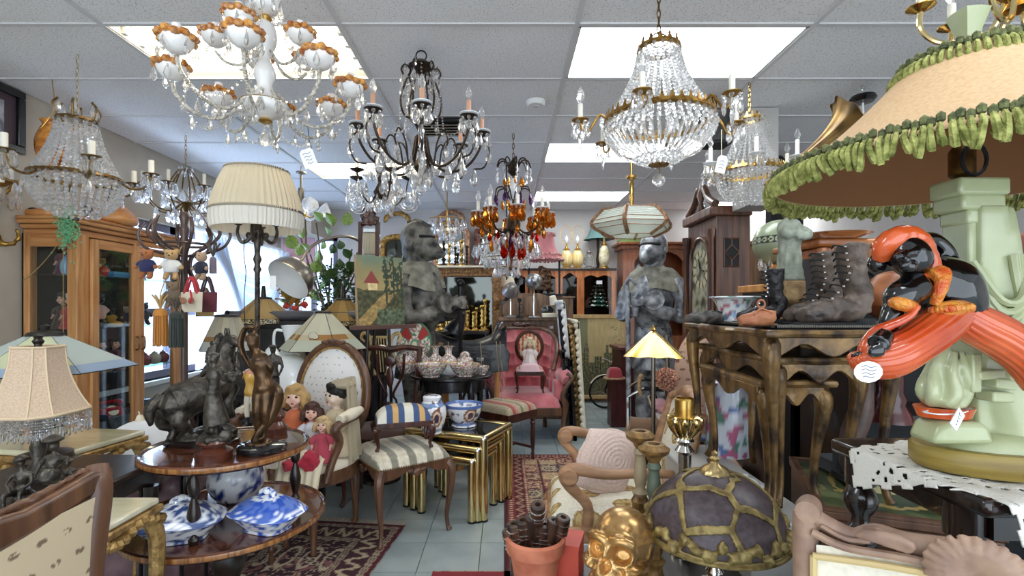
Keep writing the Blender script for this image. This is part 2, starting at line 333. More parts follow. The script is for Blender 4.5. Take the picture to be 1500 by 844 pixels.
def octas(mb,pts,r,el=1.0):
    p=np.asarray(pts,float).reshape(-1,3);n=len(p);r=np.broadcast_to(np.asarray(r,float),(n,))
    d=np.array([(1,0,0),(0,1,0),(-1,0,0),(0,-1,0),(0,0,1),(0,0,-1)],float)*np.array([1,1,el])
    a=np.random.rand(n)*PI;c,s=np.cos(a),np.sin(a)
    v=np.broadcast_to(d,(n,6,3))*r[:,None,None]
    v=np.stack([v[...,0]*c[:,None]-v[...,1]*s[:,None],v[...,0]*s[:,None]+v[...,1]*c[:,None],v[...,2]],-1)+p[:,None]
    t=[(0,1,4),(1,2,4),(2,3,4),(3,0,4),(1,0,5),(2,1,5),(3,2,5),(0,3,5)]
    return mb.add(v.reshape(-1,3),[(i*6+a,i*6+b,i*6+c)for i in range(n)for a,b,c in t])
CACHE={}
def shared(key,fn,m,**k):
    kk=key+m.name
    if kk not in CACHE:
        me=mesh_of(fn());me.materials.append(m)
        if not k.get('flat'):me.polygons.foreach_set('use_smooth',[True]*len(me.polygons));me.set_sharp_from_angle(angle=.7)
        CACHE[kk]=me
    return CACHE[kk]
def inst(me,name,parent,loc,sc=1,rot=None):
    o=bpy.data.objects.new(name,me);COL.objects.link(o);o.parent=parent;o.location=loc
    o.scale=(sc,)*3 if np.isscalar(sc)else sc
    if rot is not None:o.rotation_euler=rot
    return o
DROPF=lambda:MB().lathe([(0,.12),(.05,.08),(.08,.02),(.05,0),(.12,-.15),(.24,-.5),(.26,-.66),(.17,-.86),(0,-1)],7,sx=1,sy=.6)
SPEARF=lambda:MB().lathe([(0,0),(.1,-.1),(.13,-.3),(.09,-.7),(0,-1)],6)
BALLF=lambda:MB().ell((0,0,0),1,nu=14,nv=9)
def drop(par,loc,L,m=CR,name='crystal_drop'):return inst(shared('drop',DROPF,m,flat=1),name,par,loc,L,(0,0,random.uniform(0,3)))
def spear(par,loc,L,m=CR,name='crystal_spear'):return inst(shared('spear',SPEARF,m,flat=1),name,par,loc,L,(0,0,random.uniform(0,3)))
def ball(par,loc,r,m=CR,name='crystal_ball'):return inst(shared('ball',BALLF,m,flat=1),name,par,loc,r)
BULBF=lambda:MB().lathe([(0,0),(.008,0),(.009,.008),(.016,.022),(.0175,.034),(.012,.052),(.005,.068),(0,.076)],12)
def candle(par,loc,h,r,m,bulb=1,s=1):
    c=inst(shared('cand',lambda:MB().lathe([(0,0),(1,0),(1,1),(.8,1.02),(0,1.02)],12),m),'candle_sleeve',par,loc,(r,r,h))
    if bulb:inst(shared('bulb',BULBF,BULB),'bulb',par,(loc[0],loc[1],loc[2]+h),s)
    return c
def pan(par,loc,r,m,f=0):return inst(shared('pan',lambda:MB().lathe([(0,-.35),(.25,-.33),(.5,-.2),(1,.05),(1.02,.12),(.7,-.02),(0,-.08)],16),m),'drip_pan',par,loc,r)
def chain(par,z0,z1,m,r=.011,name='chain'):
    mb=MB();n=max(2,int((z0-z1)/(r*2.6)));L=(z0-z1)/n
    for i in range(n):
        z=z0-(i+.5)*L;mb.loop([(math.cos(a)*r*.6*(1-i%2),math.cos(a)*r*.6*(i%2),z+math.sin(a)*L*.68)for a in np.arange(6)*PI/3],r*.2,4,2)
    return obj(mb,name,m,par)
def mount(par,m,r=.05):return obj(MB().lathe([(r,0),(r*.9,-.012),(r*.35,-.03),(0,-.035)],16),'ceiling_rose',m,par)
def around(o,par,n,a0=0):
    o.rotation_euler[2]=a0;r=[o]
    for i in range(1,n):
        c=dup(o);c.parent=par;c.rotation_euler[2]=a0+i*2*PI/n;r.append(c)
    return r
def hang(px,d,name,label,**k):return T(name,label,'chandelier',(X(px,d),d,HC),**k)
zz=lambda z:z-HC
def arc(a,b,sag,n=7):
    a,b=np.array(a),np.array(b);t=np.linspace(0,1,n)[:,None];p=a*(1-t)+b*t;p[:,2]-=sag*4*(t*(1-t))[:,0];return p
# --- porcelain chandelier
GL=hang(388,2.0,'chandelier','white porcelain chandelier with amber flower cups and crystal drops')
PORC=mat('porcelain','eeeae6',rough=.15,coat=.5);FLW=mat('amber_flowers','9a4a12','e8a850',rough=.2,sc=60,coat=.6);TWIST=mat('twisted_glass_rope','d9d2c6','8d8372',rough=.15,sc=90,coat=.5)
st_=obj(MB().lathe([(0,zz(2.75)),(.012,zz(2.74)),(.012,zz(2.6)),(.05,zz(2.59)),(.062,zz(2.55)),(.055,zz(2.5)),(.02,zz(2.475))],24,k=2),'stem',PORC,GL)
obj(MB().lathe([(.02,zz(2.475)),(.028,zz(2.465)),(.02,zz(2.45))],20).lathe([(.05,zz(2.125)),(.094,zz(2.12)),(.05,zz(2.112))],24).lathe([(.02,zz(2.06)),(.03,zz(2.05)),(.01,zz(2.04))],16),'gilt_collar',GOLD,GL)
obj(MB().lathe([(.018,zz(2.455)),(.04,zz(2.43)),(.047,zz(2.38)),(.03,zz(2.33)),(.02,zz(2.30)),(.034,zz(2.27)),(.042,zz(2.235)),(.028,zz(2.19)),(.05,zz(2.15)),(.088,zz(2.12))],24,k=3),'centre_vase',PORC,GL)
obj(MB().lathe([(.09,zz(2.118)),(.085,zz(2.09)),(.055,zz(2.07)),(.02,zz(2.058))],24,k=3),'lower_bowl',PORC,GL)
def cupset(arm,x,z,s=1):
    c=obj(MB().lathe([(.008,-.022),(.022,-.019),(.045,.0),(.055,.022),(.05,.03),(.03,.02),(0,.016)],18,k=2),'cup',PORC,arm,loc=(x,0,z));c.scale=(s,)*3
    fb=MB()
    for i in range(12):
        a=i*PI/6;fb.ell((x+.053*s*math.cos(a),.053*s*math.sin(a),z+s*(.033+.006*(i%2))),(.019*s,.019*s,.014*s),nu=7,nv=5)
    obj(fb,'flower_garland',FLW,arm)
    candle(arm,(x,0,z+.03*s),.05*s,.016*s,PORC,0)
    for i in range(5):
        a=i*2*PI/5+.4;drop(arm,(x+.058*s*math.cos(a),.058*s*math.sin(a),z+.012),.052*s)
    for i in range(6):
        a=i*PI/3;ball(arm,(x+.06*s*math.cos(a),.06*s*math.sin(a),z+.03),.011*s)
def rope(par,path,r,m=TWIST):
    q=cat(np.array(path,float),5);mb=MB().tube(q,r*.6,6,0)
    for i in range(0,len(q)-1):
        for t in(0,.5):p=q[i]*(1-t)+q[i+1]*t;mb.ell(p,(r,r,r*.85),nu=7,nv=5)
    return obj(mb,'arm',m,par)
a=rope(GL,[(.05,0,zz(2.16)),(.1,0,zz(2.09)),(.17,0,zz(2.045)),(.25,0,zz(2.06)),(.315,0,zz(2.12)),(.33,0,zz(2.175))],.0085);cupset(a,.33,zz(2.20));
for u in(.14,.2,.26):drop(a,(u,0,zz(2.045)),.05)
around(a,GL,8,.25)
a=rope(GL,[(.03,0,zz(2.33)),(.08,0,zz(2.27)),(.14,0,zz(2.27)),(.18,0,zz(2.31))],.007);cupset(a,.18,zz(2.345),.9);around(a,GL,5,.9)
mb=MB()
for i in range(8):
    a0,a1=.25+i*PI/4,.25+(i+1)*PI/4;octas(mb,arc((.3*math.cos(a0),.3*math.sin(a0),zz(2.1)),(.3*math.cos(a1),.3*math.sin(a1),zz(2.1)),.06,15),.007)
    octas(mb,arc((.09*math.cos(a0),.09*math.sin(a0),zz(2.45)),(.17*math.cos(a0),.17*math.sin(a0),zz(2.3)),.05,14),.006)
    octas(mb,arc((.05*math.cos(a0),.05*math.sin(a0),zz(2.58)),(.06*math.cos(a0),.06*math.sin(a0),zz(2.42)),.02,12),.006)
obj(mb,'bead_swag',CR,GL,flat=True,kind='stuff')
for i in range(10):a=i*PI/5;drop(GL,(.09*math.cos(a),.09*math.sin(a),zz(2.115)),.06);drop(GL,(.06*math.cos(a),.06*math.sin(a),zz(2.53)),.06)
mb=MB();octas(mb,[(0,0,zz(2.05-.012*i))for i in range(5)],.008);obj(mb,'bead_string',CR,GL,flat=True);ball(GL,(0,0,zz(1.975)),.026)
# --- basket chandeliers
def basket(t,rc,zc,rr,zr,zb,m,n=34,rows=20,br=.0085,ice=True,mid=.62,leaf=True,cm=CR):
    """tent of bead strings from crown ring to belt ring and a bowl of beads below"""
    for nm,r,z,h in(('crown_ring',rc,zc,.018),('belt_ring',rr,zr,.022)):
        mb=MB().lathe([(r,z),(r+.006,z+.3*h),(r+.002,z+h),(r-.008,z+h),(r-.008,z),(r,z)],40,flute=-.001,nf=1)
        if leaf:
            k=max(14,int(r*170))
            for i in range(k):
                a=i*2*PI/k;mb.prism([(-.006,0),(.006,0),(.009,.012),(.004,.018),(.006,.024),(0,.036),(-.006,.024),(-.004,.018),(-.009,.012)],.003,Matrix.Translation((math.cos(a)*(r+.002),math.sin(a)*(r+.002),z+h*.6))@Matrix.Rotation(a+PI/2,4,'Z')@Matrix.Rotation(PI/2-.2,4,'X'))
        obj(mb,nm,m,t)
    pts=[]
    for i in range(n):
        a=i*2*PI/n
        for j in range(rows):
            u=j/(rows-1);r=rc+(rr-.01-rc)*(u**1.7)
            if i%2 and u< .1:continue
            pts.append((r*math.cos(a),r*math.sin(a),zc+(zr+.02-zc)*u))
    obj(beads(MB(),pts,br),'bead_strands',BEADC,t,flat=True,kind='stuff')
    h=zr-zb;pts=[];k2=int(n*1.25)
    prof=[(1,0),(1.0,.12),(.97,.25),(.9,.42)]
    for i in range(k2):
        a=i*2*PI/k2
        for(q,w)in([(1.0,.02),(1.02,.12),(1.0,.22),(.97,.32)]if ice else[]):
            pts.append((rr*q*math.cos(a),rr*q*math.sin(a),zr-h*w))
        if not ice:
            for j in range(11):
                w=j/10;q=math.sqrt(max(0,1-w**2.1));
                if i%2 and w> .75:continue
                pts.append((rr*q*math.cos(a),rr*q*math.sin(a),zr-h*w))
    obj(beads(MB(),pts,br*1.05),'bead_bowl',BEADC,t,flat=True,kind='stuff')
    if ice:
        mb=MB();k3=44
        for i in range(k3):
            a=i*2*PI/k3;c,s=math.cos(a),math.sin(a)
            mb.tube([(rr*.96*c,rr*.96*s,zr-h*.34),(rr*.75*c,rr*.75*s,zr-h*.66),(rr*.42*c,rr*.42*s,zr-h*.86)],[.006,.008,.004],5,0)
        obj(mb,'prism_fringe',cm,t,flat=True,kind='stuff')
        pts=[(r*math.cos(i*2*PI/kk),r*math.sin(i*2*PI/kk),zr-h*w)for r,w,kk in((rr*.42,.86,22),(rr*.36,.9,20),(rr*.3,.94,18),(rr*.22,.97,14),(rr*.14,.99,9))for i in range(kk)]
        obj(beads(MB(),pts,br*1.2),'bead_base',BEADC,t,flat=True,kind='stuff')
        obj(MB().lathe([(rr*.2,zr-h*1.0),(rr*.16,zr-h*1.03),(0,zr-h*1.05)],16),'bottom_plate',m,t)
GT=hang(965,2.1,'chandelier','large gilt basket chandelier of bead strands with a crystal ball below')
OLDG=mat('old_gilt','7d5c2c','b88f48',rough=.35,metal=.9,sc=50);ABR=mat('aged_brass','5d472c','8c6f42',rough=.38,metal=.9,sc=40)
chain(GT,0,zz(2.43),ABR,.012);basket(GT,.085,zz(2.385),.224,zz(2.08),zz(1.905),OLDG,30,20,.0098)
obj(MB().loop([(.04*math.cos(a),0,zz(2.43)+.03*math.sin(a))for a in np.arange(8)*PI/4],.003,5,2).tube([(.04,0,zz(2.43)),(.08,0,zz(2.39))],.003,5,0).tube([(-.04,0,zz(2.43)),(-.08,0,zz(2.39))],.003,5,0),'hanger',ABR,GT)
obj(MB().tube([(0,0,zz(1.9)),(.004,0,zz(1.87)),(0,0,zz(1.862))],.0025,5,2),'ball_hook',ABR,GT);ball(GT,(0,0,zz(1.838)),.027)
def barm(t,path,m,r,sl,bulb,pr,nd,dl,h=.07,cr=.011,s=1,pm=None,cm=CR):
    a=obj(MB().tube([(q,0,z)for q,z in path],r,7,4),'arm',m,t);x,z=path[-1]
    pan(a,(x,0,z+.008),pr,pm or m);candle(a,(x,0,z+.008),h,cr,sl,bulb,s)
    for i in range(nd):
        q=i*2*PI/nd;ball(a,(x+pr*.9*math.cos(q),pr*.9*math.sin(q),z-.006),.0075*s+.002,cm);drop(a,(x+pr*.9*math.cos(q),pr*.9*math.sin(q),z-.016),dl,cm)
    return a
a=barm(GT,[(.215,zz(2.085)),(.25,zz(2.11)),(.275,zz(2.08)),(.3,zz(2.04)),(.325,zz(2.045)),(.335,zz(2.075))],OLDG,.005,IVORY,1,.035,6,.05);spear(a,(.335,0,zz(2.03)),.075)
around(a,GT,6,.05)
GL2=hang(113,2.85,'chandelier','round basket chandelier of clear beads with white sleeves hung before the oak cabinet')
chain(GL2,0,zz(2.42),mat('pale_brass','a89a78',rough=.35,metal=.8),.013)
basket(GL2,.095,zz(2.36),.218,zz(2.03),zz(1.805),ABR,28,17,.0122,ice=False,leaf=False)
a=barm(GL2,[(.21,zz(2.03)),(.26,zz(2.0)),(.32,zz(2.01)),(.35,zz(2.06)),(.36,zz(2.085))],ABR,.007,IVORY,0,.045,7,.062,.085,.016,1.4);drop(a,(.28,0,zz(1.99)),.07);around(a,GL2,6,.35)
for i in range(6):a=i*PI/3;drop(GL2,(.09*math.cos(a),.09*math.sin(a),zz(2.47)),.09);obj(MB().tube([(.09*math.cos(a),.09*math.sin(a),zz(2.37)),(.11*math.cos(a),.11*math.sin(a),zz(2.44)),(.085*math.cos(a),.085*math.sin(a),zz(2.475))],.006,6),'crown_leaf',ABR,GL2)
GR=hang(1098,3.2,'chandelier','small gold basket chandelier hung beside the tall case clock, strands with candle bulbs')
chain(GR,0,zz(2.56),BRASS,.012);basket(GR,.07,zz(2.5),.2,zz(2.16),zz(1.955),BRASS,28,18,.0092,ice=False)
a=barm(GR,[(.2,zz(2.17)),(.24,zz(2.15)),(.27,zz(2.17)),(.28,zz(2.2))],BRASS,.005,IVORY,1,.045,5,.055,.1,.012,1,CERW);around(a,GR,6,.2)
mb=MB()
for i in range(10):a=i*PI/5;octas(mb,arc((.05*math.cos(a),.05*math.sin(a),zz(2.52)),(.13*math.cos(a),.13*math.sin(a),zz(2.38)),-.06,16),.0065)
obj(mb,'bead_spray',CR,GR,flat=True,kind='stuff')
# --- bronze chandelier with peach candles
GC=hang(617,2.8,'chandelier','dark bronze scroll chandelier with peach candles and long crystal pendants')
zc=lambda y:zz(Z(y,2.8))
obj(MB().lathe([(0,zc(88)),(.035,zc(90)),(.075,zc(98)),(.03,zc(106)),(.012,zc(110)),(.01,zc(230)),(.035,zc(236)),(.045,zc(246)),(.02,zc(254)),(0,zc(256))],18),'stem',BRONZE,GC)
obj(MB().loop([(.03*math.cos(a),0,zc(82)+.03*math.sin(a))for a in np.arange(8)*PI/4],.004,5,2).tube([(0,0,zc(75)),(0,0,0)],.004,6,0),'hook',IRON,GC)
a=obj(MB().tube([(.02,0,zc(175)),(.09,0,zc(172)),(.115,0,zc(150)),(.09,0,zc(125)),(.06,0,zc(105)),(.09,0,zc(98)),(.11,0,zc(105)),(.1,0,zc(112))],.006,7,5),'cage_scroll',BRONZE,GC)
drop(a,(.105,0,zc(112)),.07);drop(a,(.105,0,zc(130)),.07);drop(a,(.09,0,zc(95)),.05);around(a,GC,6,.3)
a=barm(GC,[(.03,zc(200)),(.06,zc(235)),(.15,zc(250)),(.26,zc(240)),(.33,zc(215)),(.345,zc(193))],BRONZE,.0075,PEACH,1,.047,7,.06,.085,.0125,1.05)
obj(MB().tube([(.1,0,zc(245)),(.12,0,zc(215)),(.17,0,zc(200)),(.2,0,zc(215)),(.185,0,zc(225))],.005,6,4).tube([(.345,0,zc(196)),(.39,0,zc(215)),(.36,0,zc(240)),(.3,0,zc(244))],.005,6,4),'scroll',BRONZE,a)
pan(a,(.345,0,zc(188)),.05,CERW);drop(a,(.3,0,zc(245)),.1);drop(a,(.2,0,zc(250)),.09);drop(a,(.385,0,zc(216)),.08);drop(a,(.185,0,zc(220)),.09)
around(a,GC,8,.18)
for i in range(8):q=i*PI/4;drop(GC,(.05*math.cos(q),.05*math.sin(q),zc(250)),.1);drop(GC,(.09*math.cos(q+.3),.09*math.sin(q+.3),zc(235)),.09);drop(GC,(.05*math.cos(q),.05*math.sin(q),zc(160)),.07)
ball(GC,(0,0,zc(275)),.032);mb=MB()
for i in range(8):
    a0=.18+i*PI/4;a1=a0+PI/4;octas(mb,arc((.33*math.cos(a0),.33*math.sin(a0),zc(200)),(.33*math.cos(a1),.33*math.sin(a1),zc(200)),.08,15),.007)
    octas(mb,arc((.1*math.cos(a0),.1*math.sin(a0),zc(105)),(.13*math.cos(a0),.13*math.sin(a0),zc(200)),.03,22),.007)
obj(mb,'bead_swag',CR,GC,flat=True,kind='stuff')
# --- small ones
GS=hang(557,3.6,'chandelier','small chandelier of swirled clear glass arms hung behind the peach candle chandelier')
zs=lambda y:zz(Z(y,3.6));chain(GS,0,zs(235),BRONZE,.012)
obj(MB().lathe([(.02,zs(235)),(.035,zs(250)),(.015,zs(268)),(.05,zs(282)),(.02,zs(292))],14,k=2),'stem',BRONZE,GS)
a=obj(MB().tube([(.03,0,zs(285)),(.1,0,zs(300)),(.17,0,zs(285)),(.2,0,zs(262))],.006,6,4),'arm',BRONZE,GS);pan(a,(.2,0,zs(258)),.05,BRONZE);candle(a,(.2,0,zs(258)),.08,.012,IVORY,0)
sw=MB().tube([(.2+.09*math.cos(q)*(1-q/26),.09*math.sin(q)*(1-q/26)*.5,zs(295)+.09*math.sin(q)*(1-q/26))for q in np.arange(0,20,.5)],.006,6,0)
obj(sw,'glass_swirl',CR,a)
for i in range(6):q=i*PI/3;drop(a,(.2+.06*math.cos(q),.06*math.sin(q),zs(275)),.09)
around(a,GS,5,.3)
for i in range(12):q=i*PI/6;drop(GS,(.09*math.cos(q),.09*math.sin(q),zs(290)),.1);drop(GS,(.07*math.cos(q),.07*math.sin(q),zs(250)),.07)
GE=hang(272,4.2,'chandelier','balloon caged crystal chandelier hung above the bentwood coat stand')
ze=lambda y:zz(Z(y,4.2));chain(GE,0,ze(240),BRASS,.013)
a=obj(MB().tube([(.01,0,ze(248)),(.05,0,ze(250)),(.12,0,ze(272)),(.14,0,ze(292)),(.05,0,ze(298)),(.01,0,ze(300))],.006,6,4),'cage_rib',ABR,GE);drop(a,(.12,0,ze(275)),.12);drop(a,(.05,0,ze(246)),.07);around(a,GE,8,0)
a=barm(GE,[(.02,ze(297)),(.12,ze(312)),(.22,ze(308)),(.3,ze(290)),(.315,ze(282))],ABR,.006,IVORY,0,.05,7,.085,.1,.013,1.3);drop(a,(.22,0,ze(308)),.1);drop(a,(.13,0,ze(312)),.09);around(a,GE,8,.2)
obj(MB().lathe([(0,ze(296)),(.05,ze(297)),(.03,ze(304)),(.012,ze(312)),(0,ze(314))],14),'finial',ABR,GE)
GA=hang(752,4.15,'chandelier','tiered bronze chandelier hung with amber and red glass fruit')
zg=lambda y:zz(Z(y,4.15));chain(GA,0,zg(232),ABR,.014)
obj(MB().lathe([(0,zg(230)),(.04,zg(242)),(.05,zg(252)),(.015,zg(258))],14).lathe([(.012,zg(300)),(.06,zg(322)),(.06,zg(338)),(.01,zg(345))],14).tube([(0,0,zg(345)),(0,0,zg(232))],.01,8,0),'stem',BRONZE,GA)
obj(MB().lathe([(.02,zg(262)),(.03,zg(275)),(.02,zg(292))],12),'glass_stem',CERW,GA)
a=obj(MB().tube([(.03,0,zg(250)),(.07,0,zg(236)),(.12,0,zg(236)),(.145,0,zg(246))],.006,6,4),'crown_arm',BRONZE,GA)
for i in range(3):drop(a,(.145,0,zg(247+6*i)),.05)
drop(a,(.08,0,zg(262)),.06,AMB,'amber_drop');around(a,GA,9,0)
a=obj(MB().tube([(.03,0,zg(292)),(.08,0,zg(276)),(.14,0,zg(277)),(.155,0,zg(285))],.006,6,4),'crown_arm',BRONZE,GA);drop(a,(.155,0,zg(286)),.08,PURP,'smoke_drop');drop(a,(.1,0,zg(295)),.07,AMB,'amber_drop');around(a,GA,8,.3)
a=barm(GA,[(.05,zg(335)),(.12,zg(343)),(.22,zg(340)),(.28,zg(325)),(.295,zg(313))],BRONZE,.008,IVORY,1,.055,8,.1,.085,.014,1.3,CERW,AMB)
drop(a,(.2,0,zg(342)),.07,REDC,'red_drop');drop(a,(.12,0,zg(344)),.1,CR);drop(a,(.26,0,zg(334)),.09,AMB,'amber_drop');around(a,GA,8,.1)
for i in range(10):
    q=i*PI/5;drop(GA,(.09*math.cos(q),.09*math.sin(q),zg(345)),.13,PURP if i%2 else CR);drop(GA,(.18*math.cos(q),.18*math.sin(q),zg(352)),.1,AMB if i%2 else CR)
for q in(3.8,4.6,5.6,1):drop(GA,(.1*math.cos(q),.1*math.sin(q),zg(358)),.13,REDC,'red_drop')
GB=hang(742,5.0,'chandelier','clear crystal chandelier hung low behind the amber fruit chandelier')
zb_=lambda y:zz(Z(y,5.0));obj(MB().tube([(0,0,0),(0,0,zb_(410))],.008,6,0),'stem',IRON,GB)
for k,(r,y,n)in enumerate(((.13,338,10),(.24,350,16),(.33,362,18),(.22,378,14),(.12,392,10),(.18,356,12))):
    obj(MB().loop(ring(12,r,zb_(y)),.006,5,2),'hoop',ABR,GB)
    for i in range(n):q=i*2*PI/n+k;drop(GB,(r*math.cos(q),r*math.sin(q),zb_(y)),.11)
mb=MB()
for i in range(12):q=i*PI/6;octas(mb,arc((.03,0,zb_(335)),(.33*math.cos(q),.33*math.sin(q),zb_(362)),.04,22),.012);octas(mb,arc((.33*math.cos(q),.33*math.sin(q),zb_(362)),(.02,0,zb_(402)),.05,22),.012)
obj(mb,'bead_swag',CR,GB,flat=True,kind='stuff')
GM=hang(655,6.2,'chandelier','pink tinted crystal chandelier in front of the arched gilt mirrors')
zm=lambda y:zz(Z(y,6.2));obj(MB().tube([(0,0,0),(0,0,zm(345))],.008,6,0),'stem',BRASS,GM)
for k,(r,y,n)in enumerate(((.22,322,14),(.15,330,10),(.08,340,7))):
    obj(MB().loop(ring(12,r,zm(y)),.007,5,2),'hoop',OLDG,GM)
    for i in range(n):q=i*2*PI/n;drop(GM,(r*math.cos(q),r*math.sin(q),zm(y)),.13)
GP=T('pendant_lamp','brass pendant with tilted clear glass shades near the corner window','pendant lamp',(X(441,5.1),5.1,HC))
zp=lambda y:zz(Z(y,5.1));obj(MB().lathe([(.05,zp(252)),(.05,zp(254)),(.012,zp(256)),(.012,zp(275)),(.03,zp(276)),(.03,zp(292)),(.01,zp(296)),(.01,zp(315)),(0,zp(316))],14).tube([(0,0,0),(0,0,zp(252))],.006,6,0),'stem',mat('tarnished_brass','8f8574',rough=.35,metal=.9),GP)
a=obj(MB().tube([(0,0,zp(310)),(.09,0,zp(318)),(.15,0,zp(312))],.008,6),'arm',GOLD,GP);obj(MB().lathe([(.015,0),(.03,.02),(.07,.08),(.085,.13),(.08,.13),(.03,.025)],14,at=(.15,0,zp(312)),rot=(0,1.2,0)),'glass_shade',CR,a);around(a,GP,5,.4)
# ================================================================ ORGANIC HELPERS
def P3(px,py,d,o):return np.array(V(px,py,d))-np.array(o)
def body(j,s,mb=None,skirt=None,fat=1):
    """human figure from joints: head, neck, chest, pelvis, sl/el/hl, sr/er/hr, tl/kl/fl, tr/kr/fr"""
    mb=mb or MB();J={k:np.array(v,float)for k,v in j.items()}
    h=J['head'];d=(h-J['neck'])/(np.linalg.norm(h-J['neck'])+1e-9);mb.ell(h,(.048*s,.055*s,.066*s));mb.ell(h+np.array([0,-.05*s,-.012*s]),(.010*s,.016*s,.018*s),nu=8,nv=6)
    mb.tube([J['neck']-d*.03*s,h-d*.02*s],[.034*s,.028*s],10,0)
    m=(J['chest']+J['pelvis'])/2
    mb.tube([J['pelvis']-(0,0,.03*s),J['pelvis'],m,J['chest'],J['neck']],[.06*s*fat,.088*s*fat,.066*s*fat,.084*s*fat,.04*s],14,4)
    if 'sl' in J:mb.tube([J['sl'],(J['sl']+J['sr'])/2+(0,0,.01*s),J['sr']],[.036*s,.052*s,.036*s],10,3)
    for a in 'lr':
        if 's'+a in J:
            S,E,H=J['s'+a],J['e'+a],J['h'+a];mb.tube([S,(S+E)/2,E,(E+H)/2,H],[.037*s,.034*s,.027*s,.025*s,.018*s],10,3)
            mb.ell(H+(H-E)/(np.linalg.norm(H-E)+1e-9)*.03*s,(.022*s,.018*s,.03*s),nu=8,nv=6)
        if 't'+a in J:
            S,E,H=J['t'+a],J['k'+a],J['f'+a];mb.tube([S,(S*.6+E*.4),E,E*.6+H*.4,H],[.062*s,.058*s,.04*s,.038*s,.024*s],12,3);mb.ell(H+(0,-.04*s,-.012*s),(.026*s,.06*s,.02*s),nu=10,nv=6)
    if skirt:mb.tube([J['pelvis']+(0,0,.05*s)]+[np.array(p)for p,r in skirt],[.062*s]+[r for p,r in skirt],18,4)
    return mb
def cabriole(h,r=.022,out=.03):  # S-curved leg going down from origin, foot kicks along +x
    return MB().tube([(0,0,0),(out*.9,0,-h*.12),(out*.7,0,-h*.4),(0,0,-h*.75),(.006,0,-h*.93),(out*.5,0,-h*.985)],[r*1.25,r*1.3,r,r*.62,r*.6,r*.8],8,4).ell((out*.5,0,-h+r*.62),(r*.8,r*.7,r*.62),nu=8,nv=6)
def turned(h,r,k=3,n=12):  # turned leg downward from origin
    return MB().lathe([(r,0),(r,-.1*h),(r*.7,-.12*h),(r*1.1,-.16*h),(r*.75,-.22*h),(r*1.05,-.45*h),(r*.7,-.75*h),(r*.5,-.82*h),(r*.85,-.86*h),(r*.5,-.9*h),(r*.75,-.95*h),(r*.4,-h),(0,-h)],n,k=2)
def legs4(t,mk,m,w,d,z,rots=(.785,2.356,3.927,5.498),name='leg'):
    for i,(sx,sy)in enumerate(((1,1),(-1,1),(-1,-1),(1,-1))):obj(mk(),name,m,t,loc=(sx*w/2,sy*d/2,z),rot=(0,0,rots[i]))
def cushion(w,d,h,e=.5,n=14):
    def f(u,v):
        a,b=2*u-1,2*v-1;s=(max(0,1-abs(a)**4)*max(0,1-abs(b)**4))**e
        return(a*w/2,b*d/2,h*s)
    mb=MB().grid(f,n,n);mb.grid(lambda u,v:((2*v-1)*w/2,(2*u-1)*d/2,0),2,2);return mb
def nz(c,s,o=0):return np.array([noise.noise(Vector(p)*s+Vector((o,o*2,-o)))for p in c.tolist()])
def mixc(c,pal,t):  # palette lookup by t in 0..1
    pal=np.array([hx(q)for q in pal]);x=np.clip(t,0,.999)*(len(pal)-1);i=x.astype(int);f=(x-i)[:,None];return pal[i]*(1-f)+pal[i+1]*f
def blue_white(c,s=40,o=0,hi='2c4a9c',th=.12):
    n=nz(c,s,o)+.5*nz(c,s*2.3,o+3);k=np.clip((n-th)*9,0,1)[:,None];return hx('eef0f4')*(1-k)+hx(hi)*k
# ================================================================ LEFT SIDE: OAK CABINET
cx0,cx1,cy0,cy1,ch=XL+.012,-2.885,3.34,4.41,1.90
CB=T('display_cabinet','tall oak and glass display cabinet full of toys against the wall','cabinet',((cx0+cx1)/2,(cy0+cy1)/2,0));cw,cd=cx1-cx0,cy1-cy0
a,b=cw/2,cd/2
obj(MB().bx(-a,a,-b,b,0,.1).bx(-a+.01,a-.01,-b+.01,b-.01,.1,.14),'plinth',OAK,CB,bev=.006)
for k,(q,z0,z1)in enumerate(((-.005,ch-.115,ch-.07),(.02,ch-.07,ch-.04),(.045,ch-.04,ch-.01),(.052,ch-.01,ch+.012))):obj(MB().bx(-a,a+q,-b-q,b+q,z0,z1),'cornice',OAKX,CB,bev=.008)
for x,y,w,d in((a-.035,-b+.05,.07,.1),(-a+.025,-b+.03,.05,.06),(a-.03,b-.03,.06,.06),(-a+.025,b-.03,.05,.06),(a-.025,0,.05,.03)):obj(MB().box((x,y,ch/2),(w,d,ch-.2)),'corner_post',OAK,CB,bev=.006)
obj(MB().bx(-a,-a+.012,-b,b,.14,ch-.1),'back_panel',mat('dark_back','1c1715',rough=.8),CB)
for z in(1.525,1.15,.82,.48):obj(MB().bx(-a+.014,a-.03,-b+.03,b-.03,z-.008,z),'shelf',pane('shelf_glass','cfe4dc',.12),CB)
def gdoor(x,y0,y1):
    dr=obj(MB().bx(x,x+.026,y0,y0+.06,.15,ch-.125).bx(x,x+.026,y1-.06,y1,.15,ch-.125),'door',OAK,CB,bev=.005)
    obj(MB().bx(x,x+.026,y0+.06,y1-.06,.15,.22).bx(x,x+.026,y0+.06,y1-.06,ch-.19,ch-.125),'rail',OAKX,dr,bev=.005)
    obj(MB().bx(x+.01,x+.014,y0+.055,y1-.055,.21,ch-.18),'pane',pane('cabinet_glass','f4f8f8',.07),dr);return dr
for(y0,y1,hy)in((-b+.1,0,-.03),(0,b-.06,.03)):
    dr=gdoor(a-.005,y0,y1);obj(MB().tube([(a+.02,hy,1.07),(a+.045,hy,1.06),(a+.045,hy,.98),(a+.02,hy,.97)],.006,6,3),'handle',ABR,dr)
obj(MB().bx(-a+.05,a-.07,-b+.012,-b+.016,.2,ch-.18),'side_pane',pane('cabinet_glass'),CB)
